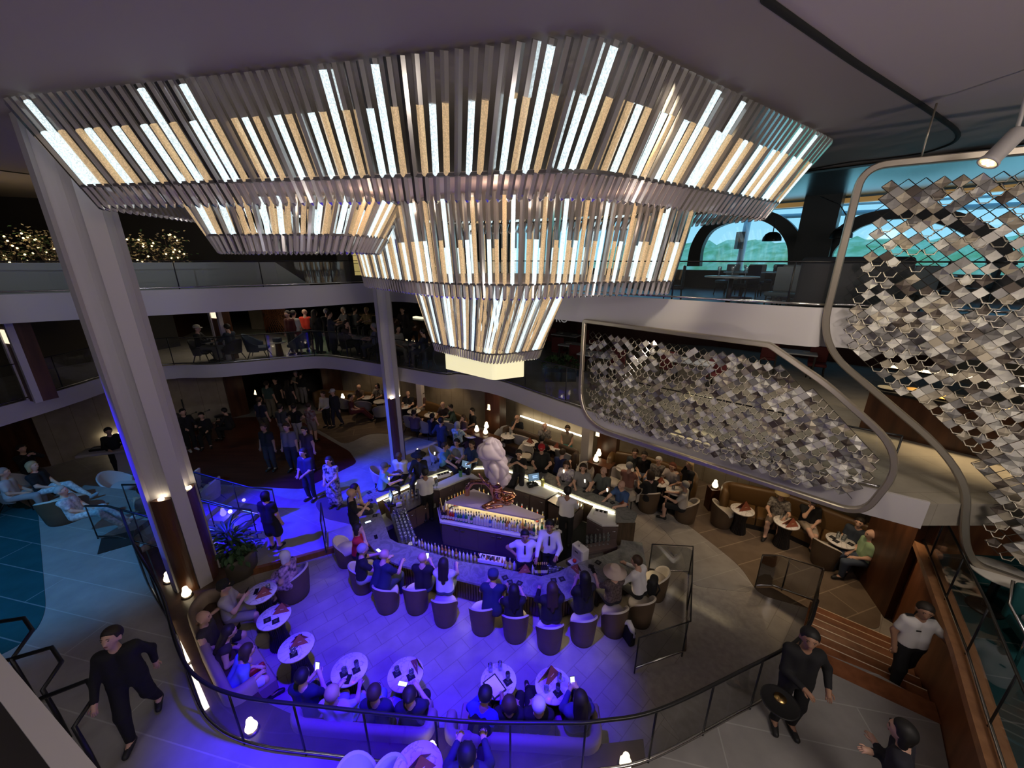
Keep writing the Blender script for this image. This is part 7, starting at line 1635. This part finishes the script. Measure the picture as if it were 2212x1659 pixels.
# ======== middle balcony
d4=dict(fl=T4+.001,det=0)
for px,py,f,l in [(562,772,-70,'navy armchair at the rail of the middle balcony, left of the small table'),(652,772,75,'navy armchair at the rail of the middle balcony, right of the small table')]:
    p=push4(P(px,py,T4),.7); armchair(l,(p.x,p.y,T4+.001),R(f),M_navych,'navy',.40,.95)
p=push4(P(606,772,T4),.75); t=thing('side_table','small dark table with a box between the navy armchairs','table',(p.x,p.y,T4+.001)); mb=MB(); mb.lathe([(.14,0),(.10,.5),(.11,.53)],16,0); part(t,'pedestal',mb,M_wood); mb=MB(); mb.lathe([(.30,.53),(.30,.55),(.001,.551)],24,0); part(t,'tabletop',mb,mat('table_grey',(.2,.19,.18),.4)); mb=MB(); mb.box((0,0,.08),(.26,.2,.16),0,0,None,.01); single('box',mb,mat('navy_box',(.03,.04,.08),.6),'dark box on the small table between the navy armchairs','box',(p.x,p.y,T4+.553))
dc=[(430,723,-75,'sit','table','man in pale cap and dark jacket at a table of the middle balcony, left',dict(hat='cap',hatc=(.5,.48,.42),shirt=BLK,sleeve='long',pc=(.15,.14,.12))),
 (494,727,80,'sit','table','dark clothed person facing the capped man on the middle balcony',dict(hc='dark',shirt=(.02,.03,.05),sleeve='long',pc=(.2,.2,.2))),
 (633,671,-15,'stand','lap','man with white shirt, backpack and red shorts on the middle balcony',dict(hc='dark',shirt=(.5,.48,.46),bottom='shorts',pc=(.25,.03,.03))),
 (657,668,5,'stand','side','man in bright red tee on the middle balcony under the television',dict(hair='bald',shirt=(.75,.06,.03),bottom='shorts',pc=(.03,.03,.05))),
 (619,672,160,'stand','side','person in dark red coat left of the white shirted man on the middle balcony',dict(hc='dark',shirt=(.08,.015,.015),pc=BLK,sleeve='long')),
 (681,683,-20,'stand','side','woman in black and jeans standing at the balcony rail',dict(hair='long',hc='dark',shirt=BLK,sleeve='long',pc=(.02,.035,.06))),
 (712,678,-60,'stand','point','woman in grey dress pointing at the balcony rail',dict(hc='dark',shirt=(.04,.045,.07),bottom='dress',H=1.68)),
 (704,667,20,'stand','cross','man in black with crossed arms behind the pair at the balcony rail',dict(hc='grey',shirt=BLK,pc=BLK,sleeve='long')),
 (740,664,150,'sit','table','white haired woman at the high table on the middle balcony',dict(hair='bob',hc='white',shirt=(.12,.12,.13),seat=.72)),
 (766,663,-30,'sit','table','man in grey shirt with his back turned at the high table',dict(hc='dark',shirt=(.10,.11,.12),seat=.72)),
 (790,664,160,'sit','table','guest in tan at the far side of the high table',dict(hc='blond',shirt=(.22,.16,.08),seat=.72)),
 (751,719,-100,'sit','chin','woman with hand at her chin at the balcony table left of the column',dict(hair='long',hc='dark',shirt=(.07,.05,.05),pc=BLK)),
 (808,722,95,'sit','table','guest in lavender shirt at the balcony table left of the column',dict(hc='grey',shirt=(.16,.16,.26),pc=(.1,.1,.12))),
 (861,727,-120,'sit','lap','woman in white top at the balcony table right of the column',dict(hair='bob',hc='dark',shirt=(.42,.40,.40),pc=(.3,.28,.26))),
 (914,735,75,'sit','table','person in navy with his back turned at the balcony table right of the column',dict(hc='black',shirt=(.02,.025,.05),sleeve='long',pc=NAV)),
 (868,664,170,'sit','table','person at the lit bar of the middle balcony facing out',dict(hc='dark',shirt=(.05,.04,.04),seat=.75)),
 (878,676,-10,'sit','table','person on a bar chair with back turned at the lit balcony bar',dict(hc='dark',hair='long',shirt=(.04,.035,.035),seat=.75))]
for px,py,f,po,ar,l,kk in dc:
    k2=dict(d4); k2.update(kk); r_=pp(l,px,py,f,po,ar,**k2)
    if po=='sit':
        st_=kk.get('seat',.46); c_='balcony'
        if st_<.5: armchair('dark chair under the %s'%(l.split(' at ')[0].split(' facing')[0]),(r_.location.x,r_.location.y,T4+.001),R(f),mat('chair_dark',(.03,.028,.028),.7),'balc',.30,.84)
        else:
            t=thing('bar_stool','dark bar stool under the %s'%' '.join(l.split()[:9]),'stool',(r_.location.x,r_.location.y,T4+.001)); mb=MB(); mb.lathe([(.17,st_-.08),(.18,st_-.03),(.001,st_-.02)],16,0); part(t,'seat',mb,M_dark); mb=MB(); mb.lathe([(.03,.02),(.03,st_-.08)],8,0); part(t,'pole',mb,M_black); mb=MB(); mb.lathe([(.18,0),(.17,.02),(.03,.03)],16,0); part(t,'base',mb,M_black)
for px,py,z,r,l in [(460,755,.72,.33,'balcony table between the capped man and the dark guest'),(780,742,.72,.3,'balcony table with glasses left of the fluted column'),(888,757,.72,.3,'balcony table with glasses right of the fluted column')]:
    p=push4(P(px,py,T4+z),.75); table_simple(l,(p.x,p.y,T4+.001),r,z,mat('table_grey2',(.35,.33,.31),.35),M_black)
    for k in range(3): glass('tumbler',(p.x-.12+.1*k,p.y+.04*k,T4+z+.013),'small glass on a table of the middle balcony','glasses on the balcony tables')
p=P(790,678,T4+1.05); t=thing('high_table','long wooden high table on the middle balcony','table',(p.x,p.y,T4+.001),R(-10)); mb=MB(); mb.box((0,0,1.03),(1.9,.7,.06)); part(t,'top',mb,wood_mat('oak_top',(.16,.10,.05),(.24,.16,.08),1.2))
for sx in(-1,1): mb=MB(); mb.box((sx*.8,0,.5),(.08,.5,1.0)); part(t,'leg',mb,M_black)
p=P(895,690,T4+1.0); t=thing('balcony_bar','dark balcony bar with a lit counter edge right of the fluted column','bar counter',(p.x,p.y,T4+.001),R(-35)); mb=MB(); mb.box((0,0,.5),(2.6,.6,1.0)); part(t,'base',mb,M_wood); mb=MB(); mb.box((0,0,1.03),(2.7,.7,.05)); part(t,'top',mb,M_black); mb=MB(); mb.box((.2,.1,1.09),(.6,.2,.06)); part(t,'lit_tray',mb,mat('lit_tray',(1,.9,.6),.4,emit=(1,.9,.6),estr=1.0)); mb=MB(); mb.box((0,-.36,.08),(2.4,.02,.04)); part(t,'foot_light',mb,mat('foot_glow',(1,.8,.5),.4,emit=(1,.82,.5),estr=1.2))
# television with a football picture
x_,f_,u_=ray(665,668); tt=21.0/f_; q=Vector((x_*tt,21.0,T4+1.75)); t=thing('television','television showing a green pitch above the people on the middle balcony','television',q)
mb=MB(); mb.box((0,0,0),(2.0,.08,1.1)); part(t,'case',mb,M_black); mb=MB(); mb.tube([(0,.06,.3),(0,.06,B5-T4-1.75)],.03,8,0); part(t,'ceiling_bracket',mb,M_black); mb=MB(); mb.box((0,-.045,0),(1.9,.01,1.0)); mb.box((.15,-.052,.02),(.5,.004,.14),1); mb.box((-.35,-.052,.0),(.12,.004,.3),2); part(t,'screen',mb,[mat('pitch',(.05,.3,.1),.3,emit=(.06,.42,.14),estr=1),mat('score_bar',(.1,.1,.6),.3,emit=(.12,.15,.9),estr=1.2),mat('players',(.8,.8,.8),.3,emit=(.7,.75,.7),estr=1)])
# criss-cross wooden screen
x_,f_,u_=ray(590,700); q=P(600,722,T4); t=thing('trellis_screen','dark criss cross wooden screen by the balcony passage','screen',(q.x,q.y,T4+.001),R(-25)); mb=MB()
for k in range(-8,9):
    for s_ in(-1,1): mb.tube([(max(-.9,min(.9,k*.22-s_*.9)),0,.05+ (0)),(max(-.9,min(.9,k*.22+s_*.9)),0,1.85)],.018,4,0)
part(t,'lattice',mb,M_wood2); mb=MB(); mb.box((0,.03,.95),(1.9,.03,1.9)); part(t,'backing',mb,M_dark)
# sign lettering over the dining room behind the chandelier
def text(name,s,size,m,label,loc,rz,ext=.01):
    cu=bpy.data.curves.new(name,'FONT'); cu.body=s; cu.size=size; cu.extrude=ext; cu.align_x='RIGHT'; o=bpy.data.objects.new(name,cu); COL.objects.link(o)
    dg=bpy.context.evaluated_depsgraph_get(); me=bpy.data.meshes.new_from_object(o.evaluated_get(dg)); COL.objects.unlink(o); bpy.data.objects.remove(o); me.materials.clear(); me.materials.append(m)
    ob=link(name,me,None,loc); ob.rotation_euler=(PI/2,0,rz); return tag(ob,label,'sign')
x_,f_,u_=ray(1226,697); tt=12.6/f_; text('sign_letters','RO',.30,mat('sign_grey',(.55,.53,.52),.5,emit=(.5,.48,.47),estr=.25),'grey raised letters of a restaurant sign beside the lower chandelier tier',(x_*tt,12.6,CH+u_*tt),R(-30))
# dining tables of the middle deck behind the rail
for k,(px,py,l) in enumerate([(1225,722,'pale dining table with plates under the sign on the middle deck'),(1245,745,'second pale dining table nearer the rail on the middle deck'),(1290,765,'pale dining table behind the left edge of the metal screen'),(1500,780,'pale dining table seen through the metal screen'),(1720,760,'pale table end showing right of the metal screen')]):
    p=P(px,py,T4+.75); t=thing('dining_table',l,'table',(p.x,p.y,T4+.001),R(-35)); mb=MB(); mb.box((0,0,.74),(1.1,.7,.04)); part(t,'tabletop',mb,mat('linen_blue',(.42,.45,.52),.4))
    for sx in(-1,1):
        for sy in(-1,1): mb=MB(); mb.box((sx*.5,sy*.3,.36),(.05,.05,.72)); part(t,'leg',mb,M_dark)
    for q in range(2):
        mb=MB(); mb.lathe([(.06,0),(.12,.012),(.115,.016),(.001,.008)],16,0); single('plate',mb,mat('china',(.7,.7,.7),.3),'white round plate on a pale table of the middle deck dining room','plate',(p.x-.25+.5*q,p.y+.2-.35*q,T4+.762),0,'plates on the middle deck dining tables')
    for sx in(-1,1): chair_simple('dining_chair','maroon dining chair pulled up to a pale table of the middle deck dining room','chair',(p.x+sx*.5,p.y+sx*.62*-.7+.1,T4+.001),R(-35+ (0 if sx<0 else 180)),[mat('maroon_seat',(.10,.015,.02),.7)]*2+[M_dark],group='dining chairs of the middle deck')
# bushes by the dining room
for px,py,l in [(1195,800,'dark leafy bush in the dining room left of the sign corner'),(1225,800,'second dark leafy bush beside the dining room rail')]:
    p=P(px,py,T4+.3); t=thing('shrub',l,'plant',(p.x,p.y,T4+.001)); mb=MB(); mb.box((0,0,.15),(.5,.5,.3)); part(t,'planter_box',mb,M_dark); mb=MB()
    for k in range(120):
        a=rf.uniform(0,2*PI); e=rf.uniform(0,PI/2); d=Vector((math.cos(a)*math.cos(e),math.sin(a)*math.cos(e),math.sin(e))); leaf(mb,d*.28+Vector((0,0,.42)),d,.12,.04,0,.2)
    part(t,'foliage',mb,M_leaf)
# serving counter seen through the large screen, lit dishes
x_,f_,u_=ray(2070,830); tt=8.6/f_; p=Vector((x_*tt,8.6,0)); t=thing('buffet_counter','warm lit serving counter seen through the large metal screen','counter',(9.2,6.9,T4+.001),R(-48)); mb=MB(); mb.box((0,0,.45),(3.4,.8,.9)); part(t,'base',mb,M_wood); mb=MB(); mb.box((0,0,.92),(3.5,.9,.05)); part(t,'top',mb,M_black)
mb=MB(); mb.tube([(-1.6,.3,1.35),(1.6,.3,1.35)],.03,6,0); part(t,'heat_lamp_bar',mb,mat('heat_bar',(1,.8,.5),.4,emit=(1,.78,.42),estr=4))
for k in range(8):
    a=-1.45+.41*k; M_=Matrix.Rotation(R(-48),4,'Z')@Vector((a,.05 if k%2 else -.18,.0)); mb=MB(); mb.lathe([(.08,0),(.17,.03),(.165,.04),(.12,.035),(.001,.06)],16,0); single('serving_dish',mb,mat('dish_gold',(.75,.45,.15),.4) if k%3 else mat('dish_cream',(.8,.7,.5),.4),'%s serving dish on the lit counter behind the large metal screen'%('golden' if k%3 else 'cream'),'dish',(9.2+M_.x,6.9+M_.y,T4+.948),0,'%s serving dishes on the lit counter'%('golden' if k%3 else 'cream'))
# ======== mezzanine at the right edge: teal chairs and table
p=P(2165,1262,ZM+.45); 
def teal(label,loc,rz):
    t=thing('lounge_chair',label,'chair',loc,rz); mb=MB(); mb.box((0,0,.36),(.66,.62,.18),0,0,None,.06); part(t,'seat',mb,M_tealv)
    mb=MB(); mb.box((0,-.30,.62),(.72,.12,.62),0,0,None,.05); part(t,'backrest',mb,M_tealv)
    for sx in(-1,1): mb=MB(); mb.tube([(sx*.38,-.34,.92),(sx*.39,-.2,.62),(sx*.38,.28,.50),(sx*.37,.30,0)],.02,6,0); part(t,'arm_frame',mb,M_chrome)
    mb=MB(); mb.box((0,.02,.50),(.5,.26,.12),0,0,Matrix.Rotation(R(12),4,'X'),.05); part(t,'cushion',mb,mat('silver_cushion',(.55,.56,.55),.4)); return t
teal('teal lounge chair with silver cushion beyond the balustrade at the right edge',(7.35,3.9,ZM+.001),R(150)); teal('darker teal lounge chair nearer the camera at the right edge',(6.75,2.85,ZM+.001),R(30))
p=P(2110,1262,ZM+.7); t=table_simple('pale oval table beyond the balustrade at the right edge',(7.55,4.75,ZM+.001),.36,.7,mat('table_cream',(.55,.52,.47),.35),M_black)
mb=MB(); mb.tube([(-.45,0,0),(.45,0,0)],.03,6,0); 
def spot(name,loc,tgt,col,e,ang,blend=.3,r=.15):
    l=bpy.data.lights.new(name,'SPOT'); l.energy=e; l.color=col; l.spot_size=R(ang); l.spot_blend=blend; l.shadow_soft_size=r
    o=bpy.data.objects.new(name,l); COL.objects.link(o); o.location=loc; o.rotation_euler=(Vector(tgt)-Vector(loc)).to_track_quat('-Z','Y').to_euler(); return o
def point(name,loc,col,e,r=.1):
    l=bpy.data.lights.new(name,'POINT'); l.energy=e; l.color=col; l.shadow_soft_size=r
    o=bpy.data.objects.new(name,l); COL.objects.link(o); o.location=loc; return o
def area(name,loc,tgt,col,e,sx,sy=None):
    l=bpy.data.lights.new(name,'AREA'); l.energy=e; l.color=col; l.shape='RECTANGLE'; l.size=sx; l.size_y=sy or sx
    o=bpy.data.objects.new(name,l); COL.objects.link(o); o.location=loc; o.rotation_euler=(Vector(tgt)-Vector(loc)).to_track_quat('-Z','Y').to_euler(); return o
BLUE=(.015,.0,1.0); CYAN=(.05,.42,1.0); WARM=(1.0,.72,.42)
# show lights in the ceiling
spot('blue_wash_corridor',(-9.8,5.8,8.9),(-6.0,9.2,.15),BLUE,14000,34,.5)
spot('blue_wash_corridor_far',(-9.6,7.6,8.8),(-3.6,11.8,.15),(.05,.12,1),4200,26,.6)
spot('blue_wash_lounge',(-1.2,3.0,9.0),(-1.7,5.0,0),(.03,.0,1.0),7500,50,.7)
spot('blue_wash_outer',(1.2,2.6,8.9),(-1.7,2.3,.85),BLUE,3600,38,.6)
spot('cyan_wash_left',(-10.8,2.5,9.0),(-10.0,7.6,.85),CYAN,1500,46,.7)
spot('white_sculpture',(3.0,7.75,5.7),(-.45,8.5,1.6),(1,.86,.82),420,40,.5,.05)
# downlights of the right lounge
for i,(x,y) in enumerate([(5.6,9.6),(6.7,8.2),(7.5,6.9),(3.6,11.2)]): spot('lounge_downlight',(x,y,3.15),(x,y,0),WARM,52,95,.6,.05)
for i,(x,y) in enumerate([(-7,17.5),(-3.5,15.7),(-.5,13.6),(1.6,12.2),(-9.5,15)]): spot('lounge_downlight',(x,y,3.15),(x,y,0),WARM,[40,60,45,60,12][i],110,.6,.05)
spot('step_downlight',(4.6,7.5,8.5),(4.4,7.0,0),(1,.86,.66),800,34,.5)
spot('tile_downlight',(3.75,7.25,5.7),(3.7,7.5,0),(1,.84,.48),230,38,.5,.05)
area('ambient_fill_near',(3,-1,9.1),(3.5,2,0),(1,.86,.80),50,4)  # unseen ambient fill added over the near floor
area('ambient_fill_left',(-8,-1,9.1),(-8,3,0),(.85,.80,1),14,4)  # same added fill, over the left promenade
area('deck4_left_glow',(-10.5,15.5,5.7),(-10.5,15.5,3.6),(1,.85,.65),30,5,2)
area('deck4_right_glow',(6,9.5,5.7),(6,9.5,3.6),(1,.85,.65),40,4,3)
spot('deck5_left_fill',(-8.2,4.6,9.0),(-10.5,10.2,6.7),(.92,.98,1),120,46,.7)  # added to brighten the grey parapet, no fixture known there
spot('screen_spot',(3.8,4.0,9.1),(5.6,6.0,5.5),(1,.88,.66),150,60,.6)
spot('screen_spot_low',(1.6,5.0,9.1),(3.8,7.4,4.6),(1,.88,.62),300,46,.6)
spot('buffet_lamp',(9.0,6.7,5.7),(9.2,6.9,4.5),(1,.74,.40),230,110,.6,.1)
w=bpy.data.worlds.new('sky'); SC.world=w; w.use_nodes=True; nt=w.node_tree; bg=nt.nodes['Background']
tc=nt.nodes.new('ShaderNodeTexCoord'); sx=nt.nodes.new('ShaderNodeSeparateXYZ'); nt.links.new(tc.outputs['Generated'],sx.inputs[0])
rp=nt.nodes.new('ShaderNodeValToRGB'); nt.links.new(sx.outputs['Z'],rp.inputs['Fac'])
rp.color_ramp.elements[0].position=0; rp.color_ramp.elements[0].color=(.34,.70,.88,1); rp.color_ramp.elements[1].position=.35; rp.color_ramp.elements[1].color=(.12,.42,.76,1)
nt.links.new(rp.outputs['Color'],bg.inputs['Color']); bg.inputs['Strength'].default_value=1.05

area('rear_fill_left',(-6,-2.4,9.1),(-6,2.5,3),(.93,.90,1.0),70,4,1.4)  # fill light added behind the camera, left half
area('rear_fill_right',(5,-2.4,9.1),(5,3,3),(1.0,.88,.78),300,4,1.4)  # second added fill behind the camera, warmer and stronger
for i,(x,yy) in enumerate([(-2.2,6.3),(-.2,5.75),(1.9,6.5)]): point('cove_lamp',(x*.95,yy,7.98),(1,.74,.55),7,.1)
spot('ceiling_fill',(7,-2.5,3.6),(3.5,3.5,9.1),(1,.86,.74),420,110,.8,.3)  # unseen spot added behind the camera to lighten the ceiling
spot('ceiling_fill',(-6,-2.5,3.6),(-2.5,2.5,9.1),(1,.88,.80),260,110,.8,.3)  # left counterpart of the added ceiling fill
SC.view_settings.exposure=.35
cam=bpy.data.cameras.new('camera'); co=bpy.data.objects.new('camera',cam); COL.objects.link(co)
co.location=(0,0,CH); co.rotation_euler=(PI/2-TH,0,0); cam.sensor_fit='HORIZONTAL'; cam.sensor_width=36; cam.lens=36*F/2212; cam.clip_start=.05; cam.clip_end=500
SC.camera=co
SC.view_settings.view_transform='Standard'; SC.view_settings.look='None';  SC.view_settings.gamma=1; SC.view_settings.use_curve_mapping=False
SC.cycles.max_bounces=5; SC.cycles.diffuse_bounces=2; SC.cycles.glossy_bounces=3; SC.cycles.transmission_bounces=4; SC.cycles.transparent_max_bounces=14
SC.cycles.use_denoising=True; SC.cycles.sample_clamp_indirect=3; SC.cycles.caustics_reflective=False; SC.cycles.caustics_refractive=False
SC.cycles.use_adaptive_sampling=True; SC.cycles.adaptive_threshold=.045
